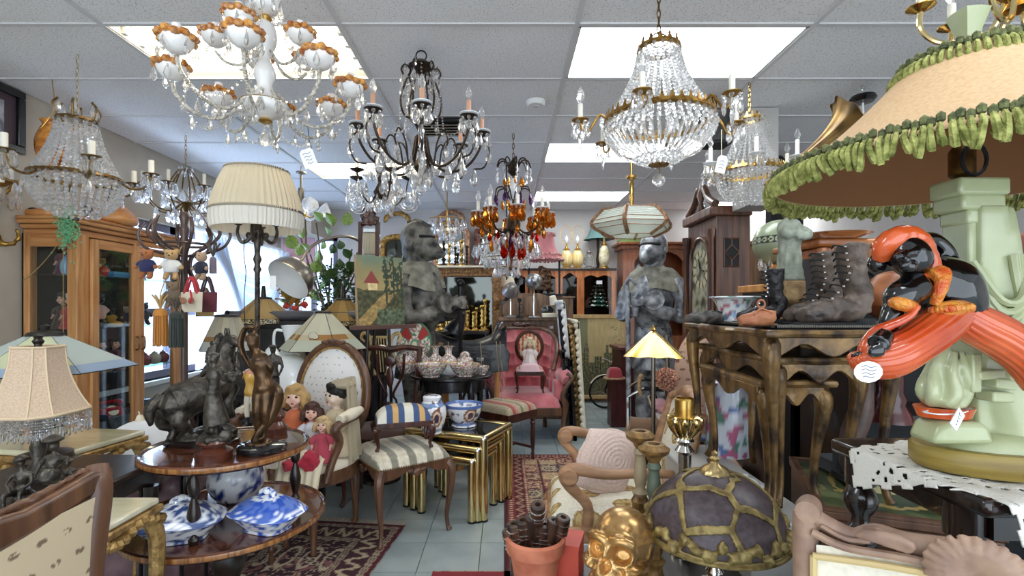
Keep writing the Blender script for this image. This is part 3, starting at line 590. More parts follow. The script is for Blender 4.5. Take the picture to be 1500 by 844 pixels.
obj(MB().bx(-a+.05,a-.07,-b+.005,-b+.03,.14,.2).bx(-a+.05,a-.07,-b+.005,-b+.03,ch-.19,ch-.1),'side_rail',OAKX,CB,bev=.005)
# ---------------------------------------------------------------- toys
def bear(name,label,loc,s,fur,top,rz=0,group=None,low=None,mz=None):
    t=T(name,label,'teddy bear',loc,rz,group);FM=fab('fur_'+fur,fur,sc=80);TM=fab('knit_'+top,top)
    mb=MB().ell((0,0,.77*s),(.19*s,.17*s,.17*s)).ell((0,-.14*s,.73*s),(.085*s,.09*s,.07*s)).ell((-.15*s,0,.91*s),(.07*s,.04*s,.07*s)).ell((.15*s,0,.91*s),(.07*s,.04*s,.07*s))
    obj(mb,'head',FM,t,rem=.035*s);obj(MB().ell((0,-.225*s,.745*s),(.03*s,.02*s,.022*s)),'nose',BLK,t)
    for q in(-1,1):obj(MB().ell((q*.07*s,-.155*s,.81*s),.02*s,nu=8,nv=6),'eye',BLK,t)
    obj(MB().tube([(0,0,.22*s),(0,0,.4*s),(0,0,.62*s)],[.19*s,.21*s,.14*s],14,4).tube([(.13*s,0,.55*s),(.27*s,-.05*s,.42*s)],[.09*s,.075*s],10,0).tube([(-.13*s,0,.55*s),(-.27*s,-.05*s,.42*s)],[.09*s,.075*s],10,0),'jumper',TM,t,rem=.035*s)
    for q in(-1,1):
        obj(MB().ell((q*.29*s,-.06*s,.39*s),(.065*s,.065*s,.07*s)),'paw',FM,t)
        obj(MB().tube([(q*.1*s,0,.24*s),(q*.13*s,-.05*s,.1*s),(q*.13*s,-.08*s,.06*s)],[.09*s,.085*s,.08*s],10,3).ell((q*.13*s,-.11*s,.05*s),(.08*s,.11*s,.06*s)),'leg',FM,t,rem=.035*s)
    return t
def doll(name,label,loc,s,dress,hair,rz=0,group=None,skin='e8b49a',longhair=True,cat='doll',hat=None):
    t=T(name,label,cat,loc,rz,group);SK=mat('bisque_'+skin,skin,rough=.35,coat=.2);DM=fab('dress_'+dress,dress,sc=30);HM=mat('hair_'+hair,hair,rough=.6,sc=60)
    obj(MB().ell((0,0,.78*s),(.12*s,.125*s,.15*s)).ell((0,-.122*s,.76*s),(.018*s,.022*s,.025*s),nu=8,nv=6).ell((-.055*s,-.085*s,.725*s),(.045*s,.04*s,.045*s)).ell((.055*s,-.085*s,.725*s),(.045*s,.04*s,.045*s)).ell((0,-.095*s,.67*s),(.04*s,.035*s,.035*s)).tube([(0,.01*s,.55*s),(0,0,.68*s)],[.06*s,.05*s],10,0),'head',SK,t,rem=.018*s)
    for q in(-1,1):obj(MB().ell((q*.05*s,-.112*s,.79*s),(.02*s,.012*s,.015*s),nu=8,nv=6),'eye',BLK,t)
    obj(MB().ell((0,-.122*s,.7*s),(.022*s,.012*s,.01*s),nu=8,nv=6),'mouth',mat('doll_lips','b8413c',rough=.4),t)
    hb=MB().ell((0,.03*s,.83*s),(.145*s,.14*s,.135*s)).ell((0,-.06*s,.905*s),(.11*s,.075*s,.05*s))
    if longhair:
        for i in range(9):
            a=-.5+i*.51;r=.14*s;hb.tube([(r*math.cos(a),.02*s+r*math.sin(a)*.8,.82*s),(r*1.15*math.cos(a),.03*s+r*1.1*math.sin(a),.7*s),(r*1.25*math.cos(a),.04*s+r*1.1*math.sin(a),.58*s+.03*s*(i%3))],[.05*s,.055*s,.035*s],8,3)
    obj(hb,'hair',HM,t,rem=.02*s,disp=(.02*s,14/s))
    if hat:obj(MB().lathe([(.21*s,.87*s),(.2*s,.885*s),(.12*s,.89*s),(.11*s,.96*s),(0,.99*s)],18),'hat',mat('straw_'+hat,hat,rough=.8),t)
    obj(MB().lathe([(0,0),(.25*s,0),(.24*s,.1*s),(.18*s,.3*s),(.13*s,.42*s),(.14*s,.52*s),(.06*s,.6*s),(0,.6*s)],26,k=2,flute=.05,nf=11),'dress',DM,t)
    for q in(-1,1):
        obj(MB().tube([(q*.1*s,0,.54*s),(q*.19*s,-.02*s,.45*s),(q*.2*s,-.05*s,.36*s)],[.06*s,.075*s,.05*s],10,3),'sleeve',DM,t)
        obj(MB().tube([(q*.2*s,-.05*s,.37*s),(q*.19*s,-.11*s,.29*s)],[.035*s,.025*s],8,0).ell((q*.19*s,-.13*s,.27*s),(.025*s,.03*s,.025*s),nu=8,nv=6),'hand',SK,t)
    return t
def car(label,loc,L,c,rz=0,group=None):
    t=T('toy_car',label,'toy car',loc,rz,group);m=mat('tin_'+c,c,rough=.25,coat=.6)
    obj(MB().prism([(-.5,.1),(.5,.1),(.5,.2),(.36,.24),(.2,.25),(.12,.36),(-.2,.36),(-.3,.26),(-.5,.24)],.38,Matrix.Rotation(PI/2,4,'X')@Matrix.Diagonal((L,L,L,1))),'body',m,t,bev=L*.03,flat=True)
    for x in(-.3,.3):
        for y in(-.0,-.38):obj(MB().lathe([(0,-.03*L),(.1*L,-.03*L),(.1*L,.03*L),(0,.03*L)],14,at=(x*L,y*L,.1*L),rot=(PI/2,0,0)),'wheel',BLK,t)
    return t
def jar(label,loc,h,r,c,group=None,name='toy_jar'):
    t=T(name,label,'ornament',loc,0,group);m=mat('glaze_'+c,c,rough=.25,coat=.4)
    obj(MB().lathe([(0,0),(r*.7,0),(r,h*.35),(r*.85,h*.65),(r*.4,h*.8),(0,h*.8)],16,k=2),'body',m,t);obj(MB().lathe([(r*.45,h*.8),(r*.5,h*.84),(r*.2,h*.92),(0,h)],12),'lid',m,t);return t
xm=cx1-.1
doll('doll','fair haired doll in maroon on the cabinet top shelf, seen through its end pane',(-3.1,3.5,1.525),.27,'6c2a40','6e5540',0)
jar('red and blue china bottle on the cabinet top shelf by the end pane',(-2.98,3.44,1.525),.22,.04,'c23040')
jar('pale blue china bottle on the cabinet top shelf',(-3.02,3.41,1.525),.14,.035,'8fb8d8')
bear('teddy_bear','tan plush bear sitting behind the first cabinet door on the top shelf',(xm,3.56,1.525),.2,'c0a47e','a58a66',1.3)
jar('round red toy apple on the cabinet top shelf',(xm,3.68,1.525),.09,.04,'c8323a');bx_=T('toy_box','flat blue toy box on the cabinet top shelf','box',(xm,3.78,1.525));obj(MB().bx(-.08,.08,-.1,.1,0,.03),'base',mat('blue_card','3f86b8'),bx_);obj(MB().bx(-.082,.082,-.102,.102,.022,.04),'lid',mat('blue_card_lid','5aa0cc'),bx_)
doll('santa_figure','white haired figurine in red trousers on a blue base, second cabinet shelf',(-3.0,3.43,1.15),.26,'b8323c','e8e4dc',0,cat='figurine',longhair=False)
doll('doll','dark haired doll in brown in the shaded back of the second cabinet shelf',(-3.12,3.5,1.15),.27,'4a3428','2e2420',0)
bear('plush_penguin','black and pink plush penguin on the second cabinet shelf behind the first door',(xm,3.62,1.15),.27,'1c1c22','d8aaa0',1.3);jar('crouching peach china figurine on the second cabinet shelf',(xm+.03,3.5,1.15),.09,.06,'e0a98c');jar('yellow china slipper on the second cabinet shelf',(xm+.03,3.76,1.15),.05,.05,'d8a23c')
bear('teddy_bear','cream bear beside a teal bowl on the second cabinet shelf by the window',(xm,3.99,1.15),.13,'d8c8b0','3f7a78',1.3);bear('teddy_bear','dark plush bear silhouetted against the window in the cabinet',(xm-.08,4.2,1.15),.2,'2c2622','3a3230',1.3)
for i,(y,c,h)in enumerate(((3.52,'3a2a26','241d1a'),(3.66,'8a7462','3a3028'),(3.79,'5a3038','1e1a18'))):doll('doll',['dark doll in brown dress, third cabinet shelf nearest the corner post','doll in faded beige dress in the middle of the third cabinet shelf','black haired doll in wine dress, third cabinet shelf beside the door handle'][i],(xm,y,.82),.26,c,h,1.3)
for i,(y,c,n)in enumerate(((4.0,'b89a6a','straw coloured'),(4.1,'9a2e2a','dark red'),(4.22,'c8b8a0','pale grey'),(4.32,'7a2a2a','wine red'))):jar(n+' lidded jar on the third cabinet shelf by the window',(xm,y,.82),.11,.05,c)
ph=T('telephone','red toy telephone on the fourth cabinet shelf','telephone',(xm,3.72,.48),1.3);obj(MB().prism([(-.09,0),(.09,0),(.07,.07),(-.07,.07)],.12,Matrix.Translation((0,.06,0))@Matrix.Rotation(PI/2,4,'X')),'body',mat('red_plastic','b02028',rough=.25),ph,bev=.008);obj(MB().tube([(-.1,0,.085),(-.07,0,.105),(.07,0,.105),(.1,0,.085)],[.022,.014,.014,.022],8,3),'handset',MT['red_plastic'],ph);obj(MB().lathe([(.04,0),(.04,.008),(0,.01)],16,at=(0,-.05,.045),rot=(1.0,0,0)),'dial',CREAM,ph)
k=0;CARL=[('navy','1e3a5c'),('black','15171c'),('steel blue','2c5878'),('dark green','1f3a30'),('maroon','5a2028'),('grey','5a6068'),('teal','245a66'),('silver blue','7d93a6')]
for z,ys in((.48,(3.5,3.9,4.05,4.25)),(.14,(3.48,3.66,3.84,4.12))):
    for y in ys:car(CARL[k][0]+' toy car parked on the '+('fourth' if z> .3 else 'bottom')+' cabinet shelf',(xm+.03,y,z),.2,CARL[k][1],1.4);k+=1
pal=[('sand coloured','b89a70','rust striped','8a4a34'),('honey coloured','c89a5c','sky blue','6a94b8'),('chocolate','5a3c28','cream','d8d0c0'),('grey','8c8884','plum','5c3450'),('ginger','b0683c','sage green','7c8c68'),('white','dcd8d0','scarlet','a8303a'),('dark brown','3c2a20','mustard','b88c38'),('fawn','b8a08a','navy','2a3458')]
k=0
for z,ys,sh_ in((1.525,(3.63,3.83,4.12,4.26),'top'),(1.15,(3.46,3.7,3.84,4.1),'second'),(.82,(3.45,3.6,3.73,3.85),'third')):
    for y in ys:q=pal[k%8];bear('teddy_bear',q[0]+' little bear in a '+q[2]+' jumper on the '+sh_+' cabinet shelf',(cx1-.24 if k%2 else cx1-.17,y,z),.15+.015*(k%3),q[1],q[3],1.2);k+=1
# on top of the cabinet
gd=T('gourd','large polished orange gourd vessel lying on top of the oak cabinet','gourd',(-2.93,3.72,ch+.012),sc=(1,1,.6));GM_=mat('gourd_skin','c07a3c','d99a5c',rough=.25,sc=8,coat=.4)
obj(MB().lathe([(0,0),(.12,.005),(.15,.07),(.12,.16),(.07,.24),(.04,.3),(.05,.33),(0,.34)],24,k=3),'body',GM_,gd)
doll('straw_hat_boy','figurine of a boy in a straw hat and red neckerchief riding the gourd',(-2.93,3.72,ch+.19),.21,'5a5c5e','6a4a30',.5,cat='figurine',hat='c89a5c',longhair=False)
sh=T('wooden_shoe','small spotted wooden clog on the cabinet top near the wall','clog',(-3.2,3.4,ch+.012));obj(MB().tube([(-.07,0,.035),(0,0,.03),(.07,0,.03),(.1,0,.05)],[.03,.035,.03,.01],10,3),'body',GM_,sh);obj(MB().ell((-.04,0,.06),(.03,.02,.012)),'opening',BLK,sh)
av=T('amber_pitcher','iridescent amber glass pitcher hung by a gold ribbon behind the basket chandelier','pitcher',(X(76,3.15),3.15,Z(255,3.15)));AG=mat('carnival_glass','8a4410','d9953c',rough=.12,sc=20,coat=.6)
obj(MB().lathe([(0,0),(.04,.01),(.075,.1),(.085,.2),(.06,.28),(.045,.31),(.06,.335),(.05,.335),(.035,.31)],20,k=3),'body',AG,av);obj(MB().tube([(.05,0,.3),(.12,0,.31),(.14,0,.22),(.08,0,.14)],.009,8),'handle',AG,av)
obj(MB().tube([(-.07,-.05,.2),(-.02,-.06,.26),(.05,-.04,.4),(0,0,HC-Z(255,3.15))],.003,5),'ribbon',GOLD,av)
gb=T('green_bead_swag','pale green sequin swag with trailing gold bead strings draped on the cabinet corner','garland',(cx1+.04,3.27,1.9))
obj(octas(MB(),np.random.randn(420,3)*np.array([.035,.01,.07])+np.array([-.04,0,-.07]),.008),'sequins',mat('green_sequin','8cc79a',rough=.3,metal=.3),gb,flat=True,kind='stuff')
mb=MB();octas(mb,arc((-.02,0,-.05),(-.33,0,-.42),.04,60),.005);octas(mb,[(.0,0,-.03-i*.009)for i in range(75)],.005);octas(mb,[(-.07,0,-.1-i*.009)for i in range(80)],.005);obj(mb,'bead_strings',mat('gold_bead','c9b47a',rough=.3,metal=.7),gb,flat=True,kind='stuff')
# wall picture and sconce
pf=T('picture_frame','black framed picture with pale mount on the wall above the sconce','picture',(XL,3.1,Z(170,3.2)))
for(y0,y1,z0,z1)in((-.25,.25,.16,.21),(-.25,.25,-.21,-.16),(-.25,-.2,-.16,.16),(.2,.25,-.16,.16)):obj(MB().bx(0,.035,y0,y1,z0,z1),'frame',BLACK,pf,bev=.006)
obj(MB().bx(0,.012,-.2,.2,-.16,.16),'mount',mat('plum_mount','4a3a42'),pf);obj(MB().bx(.012,.015,-.12,.12,-.1,.11),'print',mat('grey_print','6a6a74','b8b8c0',sc=14),pf)
ws=T('wall_sconce','gilt scrolled wall sconce with crystal drops beside the oak cabinet','sconce',(XL,3.12,Z(300,3.15)))
obj(MB().ell((.02,0,.05),(.02,.05,.14)).tube([(.03,0,-.1),(.05,.02,-.22),(.12,.04,-.25),(.16,.05,-.2),(.14,.05,-.15)],[.02,.022,.015,.014,.008],8).tube([(.03,0,0),(.1,-.04,.02),(.15,-.05,.1)],.012,8).tube([(.03,0,.1),(.08,.05,.08),(.1,.06,.14)],.01,8).ell((.04,0,-.02),(.03,.04,.05)),'bracket',OLDG,ws,rem=.009,disp=(.012,25))
pan(ws,(.15,-.05,.11),.045,OLDG);candle(ws,(.15,-.05,.11),.1,.014,IVORY,0);pan(ws,(.1,.06,.15),.045,OLDG);candle(ws,(.1,.06,.15),.1,.014,IVORY,0)
for i in range(12):a=i*.9;drop(ws,(.11+.07*math.cos(a),.07*math.sin(a),.1+.05*math.sin(i*2.1)),.09)
# ================================================================ CURTAIN, COAT STAND
CT=T('window_curtain','sheer white swagged curtain gathered over the side window','curtain',(XL+.08,6.2,2.1));SHM=sheer('voile','e9edf4',.86)
obj(MB().grid(lambda u,v:(.02*math.sin(u*88)*(.4+v*.6)+.02*math.sin(u*9),(u-.5)*2.2,-1.45*v),200,6),'sheer_panel',SHM,CT)
for q in range(7):
    obj(MB().grid(lambda u,v,q=q:(.05+.012*math.sin(v*26)+.01*q,(u-.5)*(2.1-.1*q),-.02-.1*v-(1-(2*u-1)**2)*(.28+.13*q+.12*v)),30,22),'swag_fold',SHM,CT)
obj(MB().tube([(0.02,-1.2,.02),(.02,1.15,.02)],.012,8,0),'curtain_rod',WHITE,CT)
CS=T('coat_stand','dark bentwood coat stand hung with teddy bears, bags and tassels','coat stand',(X(270,3.1),3.1,0));BW=mat('bentwood','3e2c28','5c463e',rough=.35,sc=(20,20,3),coat=.4)
obj(MB().lathe([(0,.3),(.02,.3),(.02,1.5),(.024,1.55),(.019,1.6),(.019,1.66),(.028,1.7),(.02,1.74),(.03,1.785),(.018,1.81),(.02,1.83),(.03,1.86),(.02,1.89),(0,1.9)],16),'pole',BW,CS)
a=obj(MB().tube([(.02,0,1.34),(.055,0,1.31),(.085,0,1.36),(.07,0,1.45),(.035,0,1.53),(.05,0,1.62),(.14,0,1.69),(.2,0,1.76),(.175,0,1.84)],[.009]*7+[.011,.010],8,5),'hook',BW,CS);around(a,CS,6,.25)
a=obj(MB().tube([(.03,0,1.62),(.15,0,1.64),(.25,0,1.68),(.285,0,1.76),(.24,0,1.83)],.009,8,5),'bent_arm',BW,CS);around(a,CS,4,.02)
obj(MB().loop(ring(12,.14,1.69),.009,6,3),'hoop',BW,CS);obj(MB().loop(ring(12,.17,.45),.009,6,3),'umbrella_hoop',BW,CS)
a=obj(MB().tube([(.02,0,.75),(.05,0,.55),(.12,0,.35),(.2,0,.12),(.27,0,.013)],.013,8,4),'leg',BW,CS);around(a,CS,4,.78)
def hung(px,py,d):return(X(px,d),d,Z(py,d))
bear('teddy_bear','brown bear in a star spangled navy dress hanging from the coat stand',hung(215,409,2.98),.19,'b06a3c','2c2c58',.1)
bear('teddy_bear','tan bear in a white jumper hanging close to the coat stand pole',hung(251,410,2.93),.19,'c09a68','e2e0dc',.3);bear('teddy_bear','pale bear in a dark snowflake jumper hanging from the coat stand',hung(295,411,2.95),.18,'b8987c','24283a',-.3)
bear('teddy_bear','small brown plush pair hanging under the white jumper bear',hung(252,452,2.95),.17,'9a8064','7c6a58',.2)
for px,py,q in((215,363,0),(251,362,1),(295,364,2)):pass
def bag(label,px,py,d,w,h,c,sc,rz=0):
    t=T('tote_bag',label,'bag',hung(px,py,d),rz);m=fab('canvas_'+c,c)
    obj(MB().grid(lambda u,v:((u-.5)*w*(1-.06*v),-.035*math.sin(PI*u)*math.sin(PI*min(1,v+.15)),-h*v),9,7),'front',m,t);obj(MB().grid(lambda u,v:((u-.5)*w*(1-.06*v),.035*math.sin(PI*u)*math.sin(PI*min(1,v+.15)),-h*v),9,7),'back',m,t)
    for y in(-.012,.012):obj(MB().tube([(-w*.3,y,-.01),(-w*.12,y,h*.55),(0,y,h*.75),(w*.12,y,h*.55),(w*.3,y,-.01)],.006,6),'strap',fab('strap_'+sc,sc),t)
    return t
t=bag('small cream gift bag with embroidered bears and red ribbon handles on the coat stand',281,428,2.85,.125,.115,'d8cbb4','c03038')
for q in(-.025,.02):obj(MB().ell((q,-.04,-.05),(.018,.004,.02),nu=8,nv=6),'embroidered_bear',fab('embroidery','9a6a50'),t)
obj(MB().tube([(.02,-.045,.01),(.03,-.05,-.04),(.015,-.05,-.06)],.006,5),'red_bow',MT['strap_c03038'],t)
bag('wine and tan patchwork bag behind the cream gift bag',304,428,2.97,.12,.12,'6a3038','4c3a40');bag('straw coloured bag hanging lowest on the coat stand',300,440,3.05,.12,.1,'b89a62','8a7a60')
def tassel(label,px,py,d,L,c,hd):
    t=T('tassel',label,'tassel',hung(px,py,d));m=fab('silk_'+c,c);r=L*.17
    obj(MB().lathe([(0,0),(r*.5,0),(r*.9,-L*.06),(r,-L*.12),(r*1.05,-L*.2)],16),'head',m,t);mb=MB()
    for i in range(70):q=i*2.4;s=r*(.35+.65*((i*7)%70)/70);mb.tube([(s*math.cos(q),s*math.sin(q),-L*.15),(s*1.08*math.cos(q),s*1.08*math.sin(q),-L*.6),(s*1.1*math.cos(q),s*1.1*math.sin(q),-L*(.97+.03*(i%3)))],.0042,4,0)
    obj(mb,'fringe',m,t,kind='stuff');hm=mat('cord_'+hd,hd,rough=.6)
    for i in range(7):q=i*.9;obj(MB().tube([(0,0,0),(.02*math.cos(q),.02*math.sin(q),.05),(.045*math.cos(q),.03*math.sin(q),.08)],.005,5),'cord_loop',hm,t)
    obj(MB().tube([(0,0,0),(.01,0,.12),(X(270,3.1)-hung(px,py,d)[0],3.1-d,.42)],.003,5),'cord',hm,t)
tassel('golden orange silk tassel hanging from the coat stand',235,452,2.9,.215,'c88438','c8a468');tassel('dark green silk tassel hanging beside the orange one',258,456,2.88,.205,'39403a','5c5248');tassel('mauve tassel hanging on a string right of the snowflake bear',312,376,3.0,.1,'8a7a88','5c5248')
# ================================================================ PLEATED FLOOR LAMP
FLm=T('floor_lamp','tall bronze floor lamp with candle arms and cream pleated shade','floor lamp',(X(377,2.85),2.85,0));z=lambda y:Z(y,2.85)
def taper(t,prof,m,name,n=120,flute=.012,nf=60,**k):
    p=np.array(prof,float);inn=p[::-1].copy();inn[:,0]-=.006;return obj(MB().lathe(np.vstack([p,inn,p[:1]]),n,flute=-abs(flute)if flute else-.0001,nf=nf),name,m,t,**k)
SHC=mat('pleated_silk','dccdb0',rough=.8,sss=0);SHL=mat('pale_band','e6dfd2',rough=.8)
taper(FLm,[(.245,z(311)),(.232,z(295)),(.2,z(270)),(.167,z(251))],SHC,'shade',180,.018,48);taper(FLm,[(.238,z(337)),(.247,z(325)),(.244,z(311))],SHL,'shade_band',180,.014,70)
TR=mat('striped_braid','4a4038','d8ccb4',rough=.8,sc=45,kind='wave',lo=.45,hi=.55)
obj(MB().loop(ring(24,.247,z(311)),.007,6,2),'braid',TR,FLm);obj(MB().loop(ring(24,.169,z(251)),.006,6,2),'top_braid',TR,FLm)
obj(MB().lathe([(0,z(575)),(.014,z(575)),(.014,z(400)),(.022,z(395)),(.014,z(388)),(.024,z(380)),(.014,z(372)),(.02,z(350)),(.034,z(340)),(.024,z(330)),(.014,z(322)),(.012,z(290)),(0,z(290))],16).lathe([(0,0),(.15,0),(.15,.02),(.09,.035),(.04,.06),(.014,.1),(.014,z(575))],24),'pole',STAT,FLm)
a=obj(MB().tube([(.02,0,z(338)),(.05,0,z(352)),(.085,0,z(355)),(.105,0,z(342)),(.1,0,z(332))],[.009,.012,.01,.009,.008],7).ell((.045,0,z(345)),(.018,.01,.02),nu=8,nv=6),'arm',STAT,FLm);pan(a,(.1,0,z(330)),.022,STAT);candle(a,(.1,0,z(330)),.055,.012,IVORY,0);around(a,FLm,4,.2)
obj(MB().tube([(-.06,-.03,z(350)),(-.062,-.03,z(375)),(-.05,-.03,z(400)),(-.06,-.03,z(440)),(-.05,-.03,z(500))],.0025,5),'pull_cord',IRON,FLm)
obj(MB().bx(.1,.135,-.06,-.057,z(425),z(405)),'price_tag',PAPER,FLm)
# ================================================================ TWO TIER TABLE WITH BRONZES AND TUREENS
TX,TY=X(335,1.9),1.9
TT=T('tiered_table','round two tier mahogany dumbwaiter table with lipped trays','table',(TX,TY,0))
TOPM=mat('polished_mahogany','3b1d12','6a3a22',rough=.14,sc=(6,30,30),coat=.6);EDG=mat('banded_edge','6a3f22','a8733f',rough=.25,sc=(60,60,4),coat=.4)
for nm,r,zt in(('upper_tray',.288,.768),('lower_tray',.348,.506)):
    u=obj(MB().lathe([(0,zt-.022),(r-.01,zt-.022),(r,zt-.014),(r,zt+.004),(r-.006,zt+.008),(r-.014,zt+.004),(r-.018,zt),(0,zt)],64),nm,TOPM,TT)
    obj(MB().lathe([(r+.0005,zt-.013),(r+.001,zt-.012),(r+.001,zt+.002),(r+.0005,zt+.003)],64,flute=-.0001),'edge_band',EDG,u)
for q in(-1.5,.6,2.7):
    obj(MB().lathe([(.014,.508),(.018,.52),(.01,.535),(.017,.56),(.022,.6),(.014,.64),(.008,.66),(.016,.67),(.02,.7),(.012,.735),(.016,.747)],14,k=2),'colonnette',DARKW,TT,loc=(.24*math.cos(q),.24*math.sin(q),0))
obj(MB().lathe([(.07,.484),(.05,.47),(.03,.45),(.05,.4),(.065,.33),(.04,.26),(.055,.2),(.06,.15),(0,.15)],20,k=2),'pedestal',DARKW,TT)
a=obj(MB().tube([(.03,0,.2),(.12,0,.2),(.22,0,.1),(.28,0,.03)],[.035,.03,.022,.026],8),'foot',DARKW,TT);around(a,TT,3,.4)
def at(px,d,zz_):return(X(px,d),d,zz_)
# horse group
HG=T('horse_statue','dark bronze statue of a rearing headed farm horse with harness on an oval base','statue',at(300,1.93,.768))
mb=MB().ell((-.095,.0,.155),(.062,.085,.075)).tube([(-.1,-.02,.16),(-.02,.06,.205),(.0,.13,.24)],[.07,.07,.062],14).tube([(.0,.13,.25),(-.015,.15,.31),(-.005,.17,.37)],[.058,.042,.034],12)
mb.tube([(-.012,.18,.385),(.02,.165,.388),(.058,.15,.375)],[.033,.026,.016],10).ell((-.02,.18,.425),(.008,.006,.02)).ell((0,.165,.425),(.008,.006,.02))
mb.tube([(-.125,-.02,.15),(-.14,-.03,.09),(-.115,-.01,.06),(-.12,-.02,.02)],[.045,.03,.017,.016],10).ell((-.118,-.03,.012),(.02,.026,.014))
mb.tube([(-.07,-.02,.15),(-.07,-.05,.09),(-.05,-.02,.06),(-.055,-.03,.02)],[.042,.028,.017,.016],10).ell((-.055,-.04,.012),(.02,.026,.014))
mb.tube([(-.03,.13,.2),(-.035,.11,.1),(-.03,.12,.02)],[.035,.018,.016],10).tube([(.03,.13,.2),(.04,.09,.14),(.04,.12,.08)],[.035,.018,.016],10)
mb.tube([(-.13,-.06,.2),(-.15,-.09,.15),(-.145,-.09,.09)],[.016,.022,.008],8)
obj(mb,'horse',STAT,HG,rem=.005,sm=2,disp=(.0012,50))
obj(MB().loop([(-.012+.07*math.cos(a)*.9,.135+.03*math.sin(a),.26+.07*math.sin(a))for a in np.arange(10)*PI/5],.012,7,3),'collar',STAT,HG)
mb=MB().tube([(-.16,-.01,.19),(-.1,.0,.235),(-.03,.03,.2)],.006,6).tube([(.058,.14,.372),(.07,.1,.33),(.1,.04,.28)],.003,5);obj(mb.tube([(-.03,.16,.4),(.03,.14,.365)],.004,5),'harness',STAT,HG,kind='stuff')
obj(MB().tube([(-.03,.17,.42),(-.045,.15,.37),(-.05,.13,.31),(-.04,.11,.27)],[.01,.022,.024,.012],8),'mane',STAT,HG,rem=.006,disp=(.01,60))
obj(MB().lathe([(0,-.0),(.13,0),(.135,.012),(.12,.018),(.125,.024),(0,.026)],36,sy=.8,at=(-.02,.03,0)),'base',DARKW,HG);obj(MB().ell((-.02,.03,.02),(.118,.09,.03)).ell((.03,.06,.035),(.06,.04,.03)),'rocky_ground',STAT,HG,rem=.008,disp=(.016,26))
# farm girl
FG=T('woman_statue','dark bronze statue of a peasant woman carrying a basket, on a turned wooden base','statue',at(313,1.735,.768),-.3)
RW=mat('rosewood','3c1d14','5e3122',rough=.25,sc=(20,20,4),coat=.4)
obj(MB().lathe([(.058,0),(.06,.03),(.05,.036),(.036,.044),(.05,.056),(.054,.062),(.05,.07),(0,.07)],28),'base',RW,FG)
s=.285;b0=.085
def J(**k):return{q:(x*s,y*s,b0+zv*s)for q,(x,y,zv)in k.items()}
j=J(head=(0,.01,.93),neck=(0,0,.83),chest=(0,0,.73),pelvis=(0,0,.52),sl=(-.11,0,.79),el=(-.22,.02,.71),hl=(-.13,.03,.86),sr=(.11,0,.79),er=(.21,-.04,.69),hr=(.3,-.02,.76))
mb=body(j,s,skirt=[((0,0,b0+.4*s),.1*s),((.01*s,.01*s,b0+.25*s),.13*s),((.03*s,.02*s,b0+.12*s),.15*s)]);mb.ell((0,.02*s,b0+.965*s),(.06*s,.06*s,.045*s)).tube([(-.03*s,0,b0+.16*s),(-.03*s,-.01*s,b0)],[.035*s,.03*s],8,0).tube([(.04*s,0,b0+.16*s),(.04*s,.01*s,b0)],[.035*s,.03*s],8,0)
obj(mb,'figure',STAT,FG,rem=.0045,sm=1,disp=(.0012,60));obj(MB().lathe([(0,0),(.022,.0),(.034,.035),(.03,.035),(0,.02)],14,at=(.33*s,-.02*s,b0+.66*s)).tube([(.29*s,0,b0+.78*s),(.36*s,-.02*s,b0+.9*s),(.4*s,0,b0+.78*s)],.004,6),'basket',STAT,FG,rem=.005,disp=(.004,80))
obj(MB().ell((0,0,.075),(.055,.048,.02)).ell((.03,.02,.085),(.025,.02,.02)),'rocky_ground',STAT,FG,rem=.006,disp=(.014,40))
# dancer
DN=T('dancer_statue','brown bronze dancer arching back under a sweeping veil, on a black marble disc','statue',at(384,1.84,.768))
obj(MB().lathe([(.082,0),(.086,.006),(.086,.022),(.08,.026),(0,.026)],40),'base',mat('black_marble','0c0c0e','2a2a2c',rough=.1,sc=16,coat=.5),DN)
s=.44;b0=.034
j=J(head=(-.075,0,.83),neck=(-.04,0,.74),chest=(-.015,0,.67),pelvis=(.02,0,.45),sl=(-.075,.04,.71),el=(-.11,.03,.84),hl=(-.055,.0,.95),sr=(.035,-.02,.70),er=(.09,-.03,.62),hr=(.05,.05,.56),tl=(-.015,0,.43),kl=(-.03,-.03,.25),fl=(-.035,.02,.03),tr=(.045,0,.43),kr=(.055,-.05,.27),fr=(.02,.0,.05))
mb=body(j,s*.98);mb.ell((-.085*s,.01*s,b0+.87*s),(.055*s,.06*s,.045*s));obj(mb,'figure',STAT2,DN,rem=.006,sm=3)
obj(MB().tube([(-.055*s,0,b0+.96*s),(-.15*s,.02*s,b0+.95*s),(-.19*s,.02*s,b0+.8*s),(-.12*s,.06*s,b0+.62*s),(.0,.09*s,b0+.5*s),(.1*s,.06*s,b0+.38*s),(.08*s,0,b0+.2*s),(.01*s,-.03*s,b0+.1*s),(-.03*s,-.02*s,b0)],[.012,.016,.016,.014,.022,.03,.02,.02,.03],10,flat=.6),'veil',STAT2,DN,rem=.006)
obj(MB().ell((-.01,0,.028),(.05,.045,.012)),'mound',STAT2,DN,rem=.006,disp=(.006,50))
